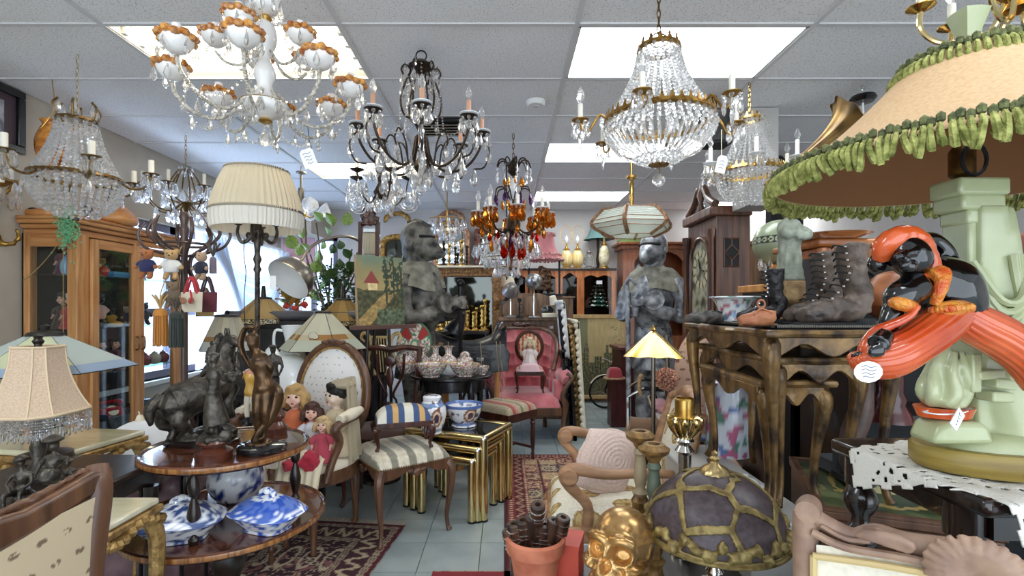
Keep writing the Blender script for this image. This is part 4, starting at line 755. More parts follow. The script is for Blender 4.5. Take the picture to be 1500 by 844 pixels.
# little soldier behind
SD=T('soldier_statue','small dark bronze figure in a cap standing on a turned wooden base behind the dancer','statue',at(400,2.1,.768))
obj(MB().lathe([(.055,0),(.058,.025),(.045,.035),(.036,.05),(.045,.062),(.05,.075),(.035,.1),(.03,.12),(0,.12)],24),'base',RW,SD);s=.25;b0=.12
j=J(head=(0,0,.93),neck=(0,0,.83),chest=(0,0,.73),pelvis=(0,0,.5),sl=(-.11,0,.79),el=(-.15,0,.63),hl=(-.08,-.08,.58),sr=(.11,0,.79),er=(.16,0,.64),hr=(.13,-.06,.5),tl=(-.05,0,.46),kl=(-.06,-.02,.25),fl=(-.06,0,.03),tr=(.05,0,.46),kr=(.06,0,.25),fr=(.07,0,.03))
mb=body(j,s,fat=1.15);mb.ell((0,-.01*s,b0+.985*s),(.07*s,.085*s,.025*s));obj(mb,'figure',STAT,SD,rem=.005,disp=(.0012,60))
# tureens
BWM=mat('blue_transfer',vc=True,rough=.1,coat=.6)
def tureen(label,loc,w,o,hi,rz,th,fill=0):
    t=T('tureen',label,'tureen',loc,rz);r=w/2;n=48
    def sq(prof,k=1):
        mb=MB();p=cat(np.array(prof),4);v=[]
        for rr,zv in p:
            for i in range(n):
                q=i*2*PI/n;f=(abs(math.cos(q))**3.2+abs(math.sin(q))**3.2)**(-1/3.2);v.append((rr*f*math.cos(q),rr*.74*f*math.sin(q),zv))
        return mb.add(v,[(i*n+j,i*n+(j+1)%n,(i+1)*n+(j+1)%n,(i+1)*n+j)for i in range(len(p)-1)for j in range(n)])
    def pat(c):
        rad=np.hypot(c[:,0],c[:,1]/.74)/r;col=blue_white(c,42,o,hi,th);band=((rad> .84)&(c[:,2]> .055*w/.29))
        lat=(np.abs(np.sin(c[:,0]*260+c[:,1]*260)*np.sin(c[:,0]*260-c[:,1]*260))> .35);col[band&lat]=hx(hi)*.8+.15
        if fill:k=(rad> .45)&(rad< .83)&(c[:,2]> .07);col[k]=hx('3356b4')*.75+.25*col[k]
        return col
    h=w*.29
    obj(sq([(.001,.004),(r*.55,.0),(r*.6,.012),(r*.72,h*.35),(r*.92,h*.72),(r*.95,h*.78)]),'bowl',BWM,t,cf=pat)
    obj(sq([(r*.97,h*.77),(r*1.0,h*.8),(r*.96,h*.87),(r*.7,h*1.2),(r*.4,h*1.45),(r*.2,h*1.53),(.001,h*1.55)]),'lid',BWM,t,cf=pat)
    kb=obj(MB().tube([(-.03,0,h*1.5),(-.025,0,h*1.68),(0,0,h*1.76),(.025,0,h*1.68),(.03,0,h*1.5)],.009,8).ell((0,0,h*1.72),(.018,.014,.014)),'lid_handle',BWM,t,cf=lambda c:blue_white(c,60,o,hi,.15));return t
tureen('blue and white transfer printed lidded tureen with diamond border on the lower tier',at(266,1.705,.506),.272,2,'3a4f86',.3,.1);tureen('bright blue covered vegetable dish on the right half of the lower tier',at(392,1.78,.506),.27,9,'2f55b8',-.35,.1,1)
jb=T('ginger_pot','round ribbed white pot with dark blue flowers behind the two tureens','pot',at(346,2.05,.506))
obj(MB().lathe([(0,0),(.06,0),(.1,.05),(.108,.1),(.085,.15),(.05,.165)],40,k=3,flute=-.02,nf=20),'body',BWM,jb,cf=lambda c:blue_white(c,24,5,'24387e',.2));obj(MB().lathe([(.055,.163),(.05,.185),(.02,.2),(.015,.22),(0,.225)],24,k=2),'lid',BWM,jb,cf=lambda c:blue_white(c,40,1,'24387e',0))
# ================================================================ FRONT LEFT: CHAIR, BRONZE GROUP, LAMPS, ONYX TABLES
CF=T('carved_chair','large carved walnut chair with printed beige back, close at the front corner','chair',(-.862,.85,0))
pt=lambda y,zv,x=0:(x-.03+.05*(y-.85)/.25,y-.85,zv)
LINEN=mat('printed_linen',vc=True,rough=.9)
def spots(base,ink,s,r,ax=(1,2),w=.02):
    def f(c):
        u,v=c[:,ax[0]]/s,c[:,ax[1]]/s;row=np.floor(v);u2=u+.5*(row%2);du,dv=u2-np.floor(u2)-.5,v-row-.5
        k=((du/1.0)**2+(dv*1.7)**2<r*r)&(nz(c,140)>-.25);col=np.tile(hx(base),(len(c),1));col[k]=hx(ink);return col
    return f
FABC=spots('cbb797','7a6450',.052,.2)
obj(MB().grid(lambda u,v:(.012*math.sin(PI*u)*math.sin(PI*v)+.008-.03+.02*u,-.25+.45*u-.02*(1-v)*u,.46+.42*v+.02*u*v),150,150),'upholstery',LINEN,CF,cf=FABC)
obj(MB().tube([(-.03,.235,.955),(-.02,.22,.9),(-.02,.2,.75),(-.02,.19,.6),(-.02,.18,.42)],[.02,.03,.028,.026,.026],10),'stile',WALN,CF);obj(MB().tube([(-.05,-.28,.9),(-.05,-.28,.42)],.028,10,0),'stile',WALN,CF)
obj(MB().prism([(-.32,.86),(-.2,.88),(-.1,.885),(0,.875),(.1,.885),(.2,.9),(.245,.905),(.255,.945),(.2,.95),(.12,.938),(.05,.93),(-.03,.94),(-.12,.937),(-.2,.93),(-.32,.93)],.045,Matrix(((0,0,1,-.05),(1,0,0,0),(0,1,0,0),(0,0,0,1)))),'crest_rail',WALN,CF,bev=.01)
obj(MB().tube([(-.03,-.3,.93),(-.03,-.15,.94),(-.03,-.05,.935),(-.03,.08,.937),(-.03,.17,.95),(-.03,.235,.948)],[.008,.01,.007,.009,.006,.005],10),'carving',WALN,CF,rem=.005,disp=(.006,50))
obj(MB().bx(-.5,.0,-.27,.22,.4,.46),'seat',WALN,CF,bev=.02);obj(cushion(.46,.46,.06),'seat_pad',LINEN,CF,loc=(-.25,-.03,.45),cf=spots('cbb797','7a6450',.052,.2,(0,1)))
for x,y in((-.02,.2),(-.02,-.25),(-.47,.2),(-.47,-.25)):obj(cabriole(.4,.024),'leg',WALN,CF,loc=(x,y,.4),rot=(0,0,.7))
SDt=T('lamp_table','dark side table carrying the bronze children and the fringed lamp','table',(-1.42,1.5,0))
obj(MB().bx(-.26,.2,-.3,.32,.735,.76),'top',DARKW,SDt,bev=.008);obj(MB().bx(-.22,.16,-.26,.28,.67,.735),'apron',DARKW,SDt);legs4(SDt,lambda:turned(.67,.022),DARKW,.34,.5,.67)
def child(label,px,d,s,pose,rz=0):
    t=T('child_statue',label,'statue',(X(px,d),d,.76),rz)
    if pose=='stand':j=dict(head=(0,0,.86),neck=(0,0,.73),chest=(0,0,.63),pelvis=(0,0,.42),sl=(-.14,0,.68),el=(-.24,-.03,.56),hl=(-.16,-.14,.46),sr=(.14,0,.68),er=(.25,-.02,.7),hr=(.33,-.08,.66),tl=(-.07,0,.4),kl=(-.1,0,.22),fl=(-.1,0,.06),tr=(.07,0,.4),kr=(.1,-.02,.22),fr=(.11,0,.06))
    else:j=dict(head=(0,0,.88),neck=(0,0,.72),chest=(0,.02,.6),pelvis=(0,.05,.34),sl=(-.14,0,.66),el=(-.2,-.08,.5),hl=(-.08,-.2,.42),sr=(.14,0,.66),er=(.2,-.1,.52),hr=(.1,-.22,.42),tl=(-.08,0,.33),kl=(-.12,-.3,.36),fl=(-.1,-.34,.08),tr=(.08,0,.33),kr=(.12,-.28,.38),fr=(.12,-.36,.08))
    mb=body({k:tuple(q*s for q in v)for k,v in j.items()},s*1.15,fat=1.1);mb.ell((0,-.02*s,.96*s),(.13*s,.14*s,.04*s)).ell((0,-.02*s,.98*s),(.085*s,.09*s,.06*s))
    if pose=='sit':mb.ell((0,.08*s,.16*s),(.2*s,.18*s,.18*s))
    else:mb.ell((0,0,.03*s),(.2*s,.16*s,.05*s));mb.lathe([(0,0),(.1*s,0),(.14*s,.1*s),(.1*s,.2*s),(0,.2*s)],12,at=(.12*s,-.1*s,.4*s),rot=(.8,.4,0))
    obj(mb,'figure',STAT,t,rem=.0036,disp=(.0012,80));return t
child('standing bronze child in a hat with a round basket, tallest of the three',80,1.36,.185,'stand',-.2);child('seated bronze child in a cap beside the standing one',32,1.33,.14,'sit',.3);child('smallest bronze child, bending behind the carved chair top',101,1.42,.105,'stand',.6)
cd=T('bronze_dish','flat dark bronze dish in front of the seated bronze child','dish',(X(14,1.25),1.25,.76));obj(MB().lathe([(0,0),(.06,0),(.1,.016),(.104,.02),(.06,.008),(0,.006)],28),'body',STAT,cd);obj(MB().lathe([(.02,0.006),(.02,.02),(0,.03)],12),'knob',STAT,cd)
# beige lamp with crystal fringe
BL=T('fringed_lamp','table lamp with beige bell shade and crystal bead fringe','table lamp',(X(56,1.56),1.56,.76));z=lambda y:Z(y,1.56)-.76;LS=fab('beige_silk','b89c82','c9b097',sc=200)
def bell(u,v):
    q=(u*8)%8;i=int(q);f=q-i;cs=[(1,.62),(.62,1),(-.62,1),(-1,.62),(-1,-.62),(-.62,-1),(.62,-1),(1,-.62)]
    a,b=cs[i%8],cs[(i+1)%8];r=.055+.05*(v**2.1)+.004*v;return(r*(a[0]*(1-f)+b[0]*f),r*(a[1]*(1-f)+b[1]*f),z(508)+(z(603)-z(508))*v)
obj(MB().grid(bell,64,14,cu=True),'shade',LS,BL)
TRM=mat('cream_piping','cdb696',rough=.7)
for v,r in((0,.004),(1,.005)):obj(MB().loop([bell(i/32,v)for i in range(32)],r,6,1),'piping',TRM,BL)
for i in range(0,8):obj(MB().tube([bell(i/8,v)for v in np.linspace(0,1,8)],.003,5,2),'seam',TRM,BL)
pts=[]
for i in range(96):
    p=bell(i/96,1);n=5+i%2;pts+=[(p[0],p[1],p[2]-.008-.008*k)for k in range(n)]
obj(octas(MB(),pts,.0046),'bead_fringe',CR,BL,flat=True,kind='stuff')
for i in range(96):p=bell(i/96,1);drop(BL,(p[0],p[1],p[2]-.044-.008*(i%2)),.022)
obj(MB().lathe([(.055,0),(.06,.012),(.03,.03),(.014,.06),(.022,.1),(.012,.14),(.01,.25),(.01,z(503)),(0,z(503))],20),'stem',STAT,BL);obj(MB().lathe([(.012,z(504)),(.016,z(500)),(.01,z(496)),(.014,z(492)),(0,z(490))],12),'finial',STAT,BL)
# ---------------- stained glass lamps
LEAD=mat('lead_came','2b2622',rough=.5,metal=.5)
def opal(c):return sheer('opal_'+c,c,1.0)
def glasslamp(label,px,d,yt,yb,rt,rb,n,cols,ztable,rz=0,rows=((0,.58,0),(.58,.72,1),(.72,1,2)),split=2,crown=0,skirt=None,stemc=None,curve=0):
    t=T('stained_glass_lamp',label,'table lamp',(X(px,d),d,ztable),rz);z0,z1=Z(yt,d)-ztable,Z(yb,d)-ztable;w=rb/28
    def pt(i,f,v):
        r=rt+(rb-rt)*(v**(1+curve));a0,a1=i*2*PI/n,(i+1)*2*PI/n;p,q=np.array((math.cos(a0),math.sin(a0)))*r,np.array((math.cos(a1),math.sin(a1)))*r
        m=p*(1-f)+q*f;return np.array((m[0],m[1],z0+(z1-z0)*v))
    lead=MB()
    for i in range(n):
        for v0,v1,ci in rows:
            k=split if ci!=1 else split+1
            for s_ in range(k):
                f0,f1=s_/k,(s_+1)/k;c=[pt(i,f0,v0),pt(i,f1,v0),pt(i,f1,v1),pt(i,f0,v1)];nn=np.cross(c[1]-c[0],c[3]-c[0]);nn/=np.linalg.norm(nn);h=.0025
                col=cols[ci]if isinstance(cols[ci],str)else cols[ci][(s_+i)%len(cols[ci])]
                obj(MB().add([p+nn*h for p in c]+[p-nn*h for p in c],[(0,1,2,3),(7,6,5,4),(0,4,5,1),(1,5,6,2),(2,6,7,3),(3,7,4,0)]),'glass_pane',opal(col),t,flat=True)
                lead.tube([c[0],c[3]],w*(.22 if f0 else .3),5,0);lead.tube([c[3],c[2]],w*.2,5,0)
        lead.tube([pt(i,0,0),pt(i,1,0)],w*.2,5,0)
    if skirt:
        obj(MB().add(*(lambda P:(P,[(2*j,2*j+1,(2*j+3)%(2*n*4),(2*j+2)%(2*n*4))for j in range(n*4)]))([q for i in range(n)for f in(0,.25,.5,.75)for q in(pt(i,f,1),pt(i,f,1)-np.array((0,0,skirt*(1+.25*(f==.5)))))])),'skirt',mat('mosaic_skirt','3a2c1c','c8b890',rough=.2,sc=120,lo=.45,hi=.55),t,flat=True)
    obj(lead,'lead_came',LEAD,t,kind='stuff')
    obj(MB().lathe([(rt*1.1,z0),(rt*1.0,z0+.012),(.012,z0+.02),(.016,z0+.035),(0,z0+.045)],16),'cap',LEAD,t)
    obj(MB().lathe([(0,0),(.085,0),(.08,.015),(.03,.03),(.015,.06),(.02,.12),(.012,.2),(.012,z0),(0,z0)],18),'stem',BRONZE,t);return t
# dark cabinet that carries the lamps behind
DC=T('dark_cabinet','long charcoal cabinet with a grey rounded top behind the stained glass lamps','cabinet',(X(450,3.85),3.85,0));CHAR=mat('charcoal_hide','1c1a1d','2e2b2e',rough=.5,sc=12)
obj(MB().bx(-.62,.52,-.02,.42,.0,1.2),'body',CHAR,DC,bev=.01);obj(MB().bx(-.64,.54,-.04,.44,1.2,1.27),'top',mat('grey_top','4a474b','5c5a5e',rough=.35,sc=6),DC,bev=.03)
for x in(-.33,.22):obj(MB().bx(x-.25,x+.25,-.035,-.02,.14,1.14),'front_panel',CHAR,DC,bev=.008)
LT=T('long_lamp_table','low black table under the stained glass lamps and the white rabbit','table',(X(400,3.42),3.42,0));obj(MB().bx(-.5,.42,-.18,.3,.6,.64),'top',BLACK,LT,bev=.008);legs4(LT,lambda:MB().bx(-.025,.025,-.025,.025,-.6,0),BLACK,.8,.4,.6,(0,)*4);obj(MB().bx(-.44,.36,-.13,.25,.53,.6),'apron',BLACK,LT)
GLP=glasslamp('six sided cream and amber stained glass lamp with twin circles, largest of its kind',473,3.4,459,511,.055,.29,6,('e9e6d2',('c99a62','e4d9ba','c99a62'),'dfe2d2'),.64,.1)
glasslamp('cream stained glass lamp seen behind the peasant woman bronze',333,3.36,464,513,.075,.175,8,(('e6e0cc','ddd8c6'),'c8a070','e3e6e2'),.64,.2)
glasslamp('amber stained glass lamp with jagged mosaic skirt beside the floor lamp pole',386,3.95,438,467,.06,.235,6,(('c9ad78','d8bc88'),'cfb481','d2b684'),1.27,.3,rows=((0,1,0),),skirt=.035)
glasslamp('amber stained glass lamp with mosaic skirt half behind the largest cream one',503,3.95,440,470,.06,.21,6,(('c4a268','d6b478'),'c4a268','c4a268'),1.27,.0,rows=((0,1,0),),skirt=.035)
glasslamp('wide pale blue and yellow stained glass lamp behind the fringed beige one',66,1.78,492,541,.05,.27,6,(('e2e4c4','d4dcd8'),'b8c8dc','e2e0c8'),.76,.55,rows=((0,.8,0),(.8,1,1)),split=1)
for f,v,r in((.4,.6,.026),(.5,.64,.018)):
    A0,A1=[(.055+(.29-.055)*v)*np.array((math.cos(k*PI/3),math.sin(k*PI/3)))for k in(4,5)];m_=A0*(1-f)+A1*f;L1=GLP;zt_=Z(459,3.36)-.64+(Z(511,3.36)-Z(459,3.36))*v;sl=math.atan2(.235*.866,Z(459,3.36)-Z(511,3.36))
    ro=obj(MB().lathe([(0,.004),(r,.003),(r,-.003),(0,-.003)],20),'glass_roundel',opal('ece8d6'),L1,loc=(m_[0]*1.01,m_[1]*1.01,zt_),rot=Vector((math.cos(1.5*PI)*math.cos(sl)*0+math.cos(1.5*PI)*math.cos(sl),math.sin(1.5*PI)*math.cos(sl),math.sin(sl))).to_track_quat('Z','Y').to_euler());obj(MB().loop(ring(16,r),.003,5,1),'came',LEAD,ro)
# onyx tables
ONX=mat('onyx','b9b48a','e6dcc4',rough=.08,sc=(3,9,5),coat=.6,lo=.3,hi=.7);GILT=mat('carved_gilt','8a6a3c','c8a468',rough=.4,metal=.6,sc=40,bump=.4,bsc=90)
def onyx(label,loc,w,d,rz,h):
    t=T('onyx_table',label,'table',loc,rz)
    obj(MB().bx(-w/2,w/2,-d/2,d/2,h-.022,h),'onyx_top',ONX,t,bev=.008);obj(MB().bx(-w/2-.008,w/2+.008,-d/2-.008,d/2+.008,h-.045,h-.022),'gilt_edge',GILT,t,bev=.006)
    mb=MB()
    for i in range(15):
        f=i/14-.5
        for sx,sy in((1,0),(-1,0),(0,1),(0,-1)):mb.ell((sx*w/2+abs(sy)*f*w,sy*d/2+abs(sx)*f*d,h-.055-.012*math.cos(f*12)),(.02,.02,.018),nu=7,nv=5)
    obj(mb,'carved_apron',GILT,t,kind='stuff');legs4(t,lambda:cabriole(h-.045,.018),GILT,w-.05,d-.05,h-.045);return t
onyx('gilt table with swirling green onyx top behind the bronze children',(X(92,1.98),1.98,0),.42,.34,-.15,.775);onyx('gilt table with pale yellow onyx top beside the carved chair',(-1.2,1.36,0),.27,.34,.0,.715)
# parasol on wicker stand, bag
IW=T('iron_plant_stand','openwork wrought iron stand under the white parasol','stand',(X(205,2.45),2.45,0))
obj(MB().lathe([(0,.6),(.17,.6),(.18,.615),(0,.62)],28),'top',IRON,IW)
for i in range(12):q=i*PI/6;obj(MB().loop([(.165*math.cos(q)+.035*math.cos(b)*-math.sin(q),.165*math.sin(q)+.035*math.cos(b)*math.cos(q),.55+.04*math.sin(b))for b in np.arange(8)*PI/4],.006,5,2),'scroll',IRON,IW)
a=obj(MB().tube([(.15,0,.6),(.17,0,.5),(.1,0,.3),(.16,0,.02)],.01,7),'leg',IRON,IW);around(a,IW,4,.4)
um=T('parasol','small white fabric parasol lying open on the iron stand','parasol',(X(205,2.43),2.43,.62));WF=fab('white_cotton','e6e8ee')
a0=obj(MB().grid(lambda u,v:((.2*v+.004)*math.cos(u*PI/4),(.2*v+.004)*math.sin(u*PI/4),.125*(1-v**1.7)-.014*math.sin(PI*u)*v*v),7,9),'gore',WF,um);around(a0,um,8,.2)
for i in range(8):q=.2+i*PI/4;obj(MB().tube([(.2*v*math.cos(q),.2*v*math.sin(q),.125*(1-v**1.7)-.003)for v in np.linspace(0,1,7)],.0025,5,0),'rib',CREAM,um)
obj(MB().lathe([(0,.12),(.02,.123),(.016,.14),(.01,.15),(0,.152)],14).tube([(0,0,.14),(-.006,0,.17)],.003,5,0),'ferrule',CREAM,um)
hp=T('metal_hoop_tray','thin dark wire hoop tray beside the white parasol','tray',(X(256,2.15),2.15,.64));obj(MB().loop(ring(16,.14),.007,6,3),'rim',IRON,hp);obj(MB().lathe([(0,-.012),(.13,-.012),(.135,-.004),(0,-.006)],28),'base',mat('pale_tin','c9cdd6',rough=.4,metal=.5),hp);legs4(hp,lambda:MB().tube([(0,0,0),(0,0,-.64)],.008,6,0),IRON,.17,.17,-.01)
lb=T('leather_bag','slumped mauve brown leather bag under the round table','bag',(X(222,2.2),2.2,0));obj(MB().bx(-.22,.2,-.1,.1,.0,.42).ell((0,0,.44),(.24,.13,.13)).ell((.14,-.02,.48),(.1,.1,.12)),'body',mat('mauve_leather','5c4248','80646a',rough=.35,sc=9,bump=.2,bsc=40),lb,rem=.02,sm=4,disp=(.03,7));obj(MB().tube([(-.1,-.1,.5),(0,-.14,.6),(.1,-.1,.52)],.012,7),'strap',mat('mauve_strap','4a343a',rough=.4),lb)
# ================================================================ RUGS
def rug(name,label,loc,w,l,fn,rz=0,res=.0085,fringe=None):
    t=T(name,label,'rug',loc,rz);nx,ny=int(w/res),int(l/res)
    o=obj(MB().grid(lambda u,v:((u-.5)*w,(v-.5)*l,.006),nx,ny).quad((-w/2,-l/2,.001),(w/2,-l/2,.001),(w/2,-l/2,.006),(-w/2,-l/2,.006)),'pile',VCF,t,cf=fn)
    if fringe:
        mb=MB()
        for i in range(int(w/.012)):
            x=-w/2+.012*i
            for s in(-1,1):mb.tube([(x,s*l/2,.004),(x+random.uniform(-.008,.008),s*(l/2+fringe),.003)],.003,4,0)
        obj(mb,'fringe',fab('rug_fringe',fringe and 'b8a288'),t,kind='stuff')
    return t
def rugfn(w,l,ground,borders,fieldfn):
    def f(c):
        x,y=c[:,0],c[:,1];e=np.minimum(w/2-np.abs(x),l/2-np.abs(y));al=np.where(w/2-np.abs(x)<l/2-np.abs(y),y,x)
        col=fieldfn(c);d0=0
        for wd,bg,fg,kind in borders:
            k=(e>=d0)&(e<d0+wd);q=np.tile(hx(bg),(len(c),1));ee=(e-d0)/wd
            if kind=='vine':m=(np.abs(ee-.5-.3*np.sin(al*60))< .13)|(((np.modf(np.abs(al)*18)[0]-.5)**2*6+(ee-.5)**2)< .07)
            elif kind=='dia':m=(np.abs(np.modf(np.abs(al)*30)[0]-.5)+np.abs(ee-.5))< .36
            elif kind=='lat':m=np.sin(al*90)*np.sin(ee*14+al*30)> .15
            else:m=np.zeros(len(c),bool)
            q[m]=hx(fg or bg);col[k]=q[k];d0+=wd
        return col
    return f
def floral(bg,fg,fg2,s):
    def f(c):
        a=nz(c,s);b=nz(c,s*.7,9);col=np.tile(hx(bg),(len(c),1));col[np.abs(a)< .075]=hx(fg);col[b> .3]=hx(fg2);r=np.hypot(((c[:,0]+.0)/.12+50)%1-.5,(c[:,1]/.3+50)%1-.5)
        col[(np.abs(r-.33)< .05)]=hx(fg);return col
    return f
def garden(c):
    u,v=(c[:,0]+5)/.15,(c[:,1]+5)/.18;i,j=np.floor(u).astype(int),np.floor(v).astype(int);fu,fv=u-i,v-j;P=np.array([hx(q)for q in('7a3a3c','b08c66','5a5050','8c4c44','a89070','6c4440','4c4650')])
    col=P[(i*3+j*5)%7].copy();a=nz(c,60);col[np.abs(a)< .11]=hx('d2bc98');r=np.hypot(fu-.5,fv-.5);col[(np.abs(r-.3)< .05)]=hx('caa982');col[(fu< .07)|(fv< .06)]=hx('5a2026');return col
rug('rug','runner with plum ground and cream floral medallions beneath the armchair of dolls',(-1.12,2.12,0),.86,1.75,rugfn(.86,1.75,'',((.03,'571c26','',''),(.035,'a89880','5a3038','lat'),(.13,'44232c','bda98c','vine'),(.035,'a89880','5a3038','lat')),floral('3f222c','c4b094','8a5a58',26)),-.12,.0075,.06)
rug('rug','persian garden rug of small patterned squares under the bleached wood armchair',(.47,3.3,0),.95,2.1,rugfn(.95,2.1,'',((.02,'4a1a20','',''),(.05,'7a2a30','c8a888','dia'),(.07,'5a2028','b88c70','vine'),(.03,'8a3a38','d8c09c','dia')),garden),0,.0085)
rug('rug','red bordered beige mat at the very front of the floor',(.12,2.12,0),.95,.62,rugfn(.95,.62,'',((.05,'8a2c34','',''),(.05,'c4ac80','8c6a4c','lat'),(.02,'a23c3c','','')),floral('c8b48c','a04a44','8a7a50',22)),0,.008)
# ================================================================ ARMCHAIR WITH DOLLS
CRM=spots('e2d8c4','8c8a78',.05,.12,(0,2))
def spotx(base,ink,s,r,ax):return spots(base,ink,s,r,ax)
DOTB=mat('dotted_cream',vc=True,rough=.9)
AC=T('oval_back_armchair','oval backed carved armchair in cream dotted fabric holding a group of dolls','armchair',(-1.15,2.84,0),-.3)
def oval(rx,rz_,zc,y,n=36):return[(rx*math.cos(i*2*PI/n),y+.12*rz_*math.sin(i*2*PI/n),zc+rz_*math.sin(i*2*PI/n))for i in range(n)]
obj(MB().loop(oval(.25,.31,.76,.25),.026,9,1),'back_frame',WALN,AC);obj(MB().loop(oval(.228,.288,.76,.238),.008,6,1),'beading',GILT,AC)
obj(MB().ell((0,.265,1.085),(.06,.02,.018)).ell((.05,.265,1.08),(.04,.018,.014)).ell((-.05,.265,1.08),(.04,.018,.014)),'carved_crest',WALN,AC,rem=.006,disp=(.006,60))
obj(MB().grid(lambda u,v:((.225*v)*math.cos(u*2*PI),.245+.12*.285*v*math.sin(u*2*PI)-.045*(1-v*v),.76+.285*v*math.sin(u*2*PI)),90,60,cu=True),'back_pad',DOTB,AC,cf=spots('e9e7e6','7f8694',.042,.13,(0,2)))
obj(MB().ell((0,0,.43),(.3,.29,.085),nu=60,nv=40),'seat_pad',DOTB,AC,cf=spots('e2d6c0','a8977c',.045,.12,(0,1)))
obj(MB().lathe([(.28,.34),(.305,.35),(.31,.39),(.3,.42),(.28,.42)],40,sy=.97),'seat_rail',WALN,AC)
for x,y in((-.22,-.2),(.22,-.2),(-.19,.22),(.19,.22)):obj(MB().lathe([(.026,.36),(.022,.33),(.028,.31),(.024,.2),(.014,.03),(.018,.02),(.012,0),(0,0)],12),'leg',WALN,AC,loc=(x,y,0))
for s_ in(-1,1):
    obj(MB().tube([(s_*.24,.22,.68),(s_*.31,.08,.69),(s_*.33,-.1,.685),(s_*.33,-.17,.66),(s_*.32,-.12,.58),(s_*.29,-.14,.48),(s_*.28,-.18,.38)],[.018,.02,.022,.026,.022,.02,.022],10),'arm',WALN,AC);obj(MB().tube([(s_*.3,.1,.71),(s_*.335,-.03,.715),(s_*.335,-.14,.705)],[.022,.032,.024],12),'arm_pad',DOTB,AC,cf=spots('e2d6c0','a8977c',.045,.12,(0,1)))
def onseat(px,d):return(X(px,d),d,.475)
doll('doll','blonde curly haired doll in an orange pinafore, tallest on the armchair',onseat(432,2.84),.40,'d9764c','c09a62',.1,skin='efc0aa');doll('doll','brunette doll in a white dress in the middle of the armchair',onseat(457,2.76),.31,'dfdde2','4f342a',.2,skin='e9b5a0')
doll('doll','small fair haired doll in pink between the brunette and the bride doll',onseat(472,2.66),.25,'c85060','d0b080',.1,skin='efc0aa');doll('doll','tiny brown haired doll in front of the orange pinafore',onseat(421,2.68),.18,'b89a78','5a3a28',.3,skin='e3a890',longhair=False)
bd=doll('bride_doll','large porcelain doll head lady with black hair and long ivory veil',onseat(492,2.8),.42,'cdbb9c','14110f',-.75,skin='e9d2bd',longhair=False);VEIL=sheer('ivory_lace','d9ccb2',.93)
obj(MB().grid(lambda u,v:((.075+.035*v)*math.cos(-.1+u*2.9)*(1+.08*math.sin(u*40)),.03+(.075+.035*v)*math.sin(-.1+u*2.9)*(1+.08*math.sin(u*40)),.395-.44*v+.03*math.sin(u*3.1)),60,14),'veil',VEIL,bd);obj(MB().ell((0,.04,.385),(.08,.075,.03)),'veil_cap',VEIL,bd)
lc=T('lace_gown','ivory christening gown spilling over the armchair seat edge','gown',onseat(437,2.62));obj(MB().grid(lambda u,v:((u-.5)*.3,-.02-.13*v,.03-.2*v*v+.012*math.sin(u*50)*(.3+v)+.05*math.sin(PI*u)*(1-v)),70,10),'skirt',mat('ivory_satin','e2d4b6',rough=.5,sheen=.4),lc);obj(MB().ell((.09,-.07,.03),(.05,.04,.05)).ell((.0,-.1,.02),(.05,.03,.03)),'red_bow',fab('red_silk','b82840'),lc,rem=.01,disp=(.02,25))
# white rabbit and ewer
rb=T('ceramic_rabbit','large white glazed ceramic rabbit behind the armchair of dolls','rabbit figure',(X(422,3.3),3.3,.64),-.5,sc=1.15)
obj(MB().ell((.02,.0,.15),(.17,.13,.15)).ell((.1,.0,.11),(.1,.12,.11)).ell((-.12,-.02,.21),(.095,.08,.085)).ell((-.19,-.03,.19),(.05,.05,.045)).tube([(-.11,-.05,.27),(-.06,-.06,.3),(.03,-.07,.25)],[.02,.034,.012],10,flat=1.6).tube([(-.11,.03,.28),(-.05,.05,.32),(.04,.05,.28)],[.02,.034,.012],10).ell((-.1,-.08,.03),(.05,.04,.035)).ell((.18,0,.12),(.045,.04,.04)),'body',CERW,rb,rem=.011,sm=4)
for y in(-.075,.045):obj(MB().ell((-.165,y,.225),.008,nu=8,nv=6),'eye',BLK,rb)
ew=T('ewer','tall white porcelain ewer with handle under the largest stained glass lamp','ewer',(X(429,3.5),3.5,.64),sc=1.12);obj(MB().lathe([(0,0),(.07,.0),(.05,.03),(.09,.16),(.08,.28),(.045,.36),(.065,.46),(.07,.475),(.05,.46),(.03,.36)],26,k=3),'body',CERW,ew);obj(MB().tube([(-.06,0,.44),(-.11,0,.44),(-.12,0,.36),(-.1,0,.28),(-.075,0,.25)],.009,8),'handle',CERW,ew)
ws_=T('whisky_sign','small black advertising block with gold lettering behind the dancer bronze','sign',(X(373,2.55),2.55,.6))
obj(MB().bx(-.085,.075,-.02,.06,0,.065),'block',BLACK,ws_,bev=.004)
def TXT(o):
    COL.objects.unlink(o);TMP.collection.objects.link(o);vl=TMP.view_layers[0];vl.update();return bpy.data.meshes.new_from_object(o.evaluated_get(vl.depsgraph))
def text(par,s,size,loc,m,rot=(PI/2,0,0),name='lettering'):
    cu=bpy.data.curves.new('t','FONT');cu.body=s;cu.size=size;cu.align_x='CENTER';cu.align_y='CENTER';cu.extrude=.0006;o=bpy.data.objects.new(name,cu);COL.objects.link(o);o.parent=par;o.location=loc;o.rotation_euler=rot;cu.materials.append(m);me=TXT(o);me.materials.clear();me.materials.append(m);bpy.data.objects.remove(o);o=bpy.data.objects.new(name,me);COL.objects.link(o);o.parent=par;o.location=loc;o.rotation_euler=rot;return o
GLET=mat('gold_letters','c9a640',rough=.4);text(ws_,'OLD TAYLOR',.026,(-.005,-.021,.044),GLET);text(ws_,'86',.024,(0,-.021,.018),GLET)
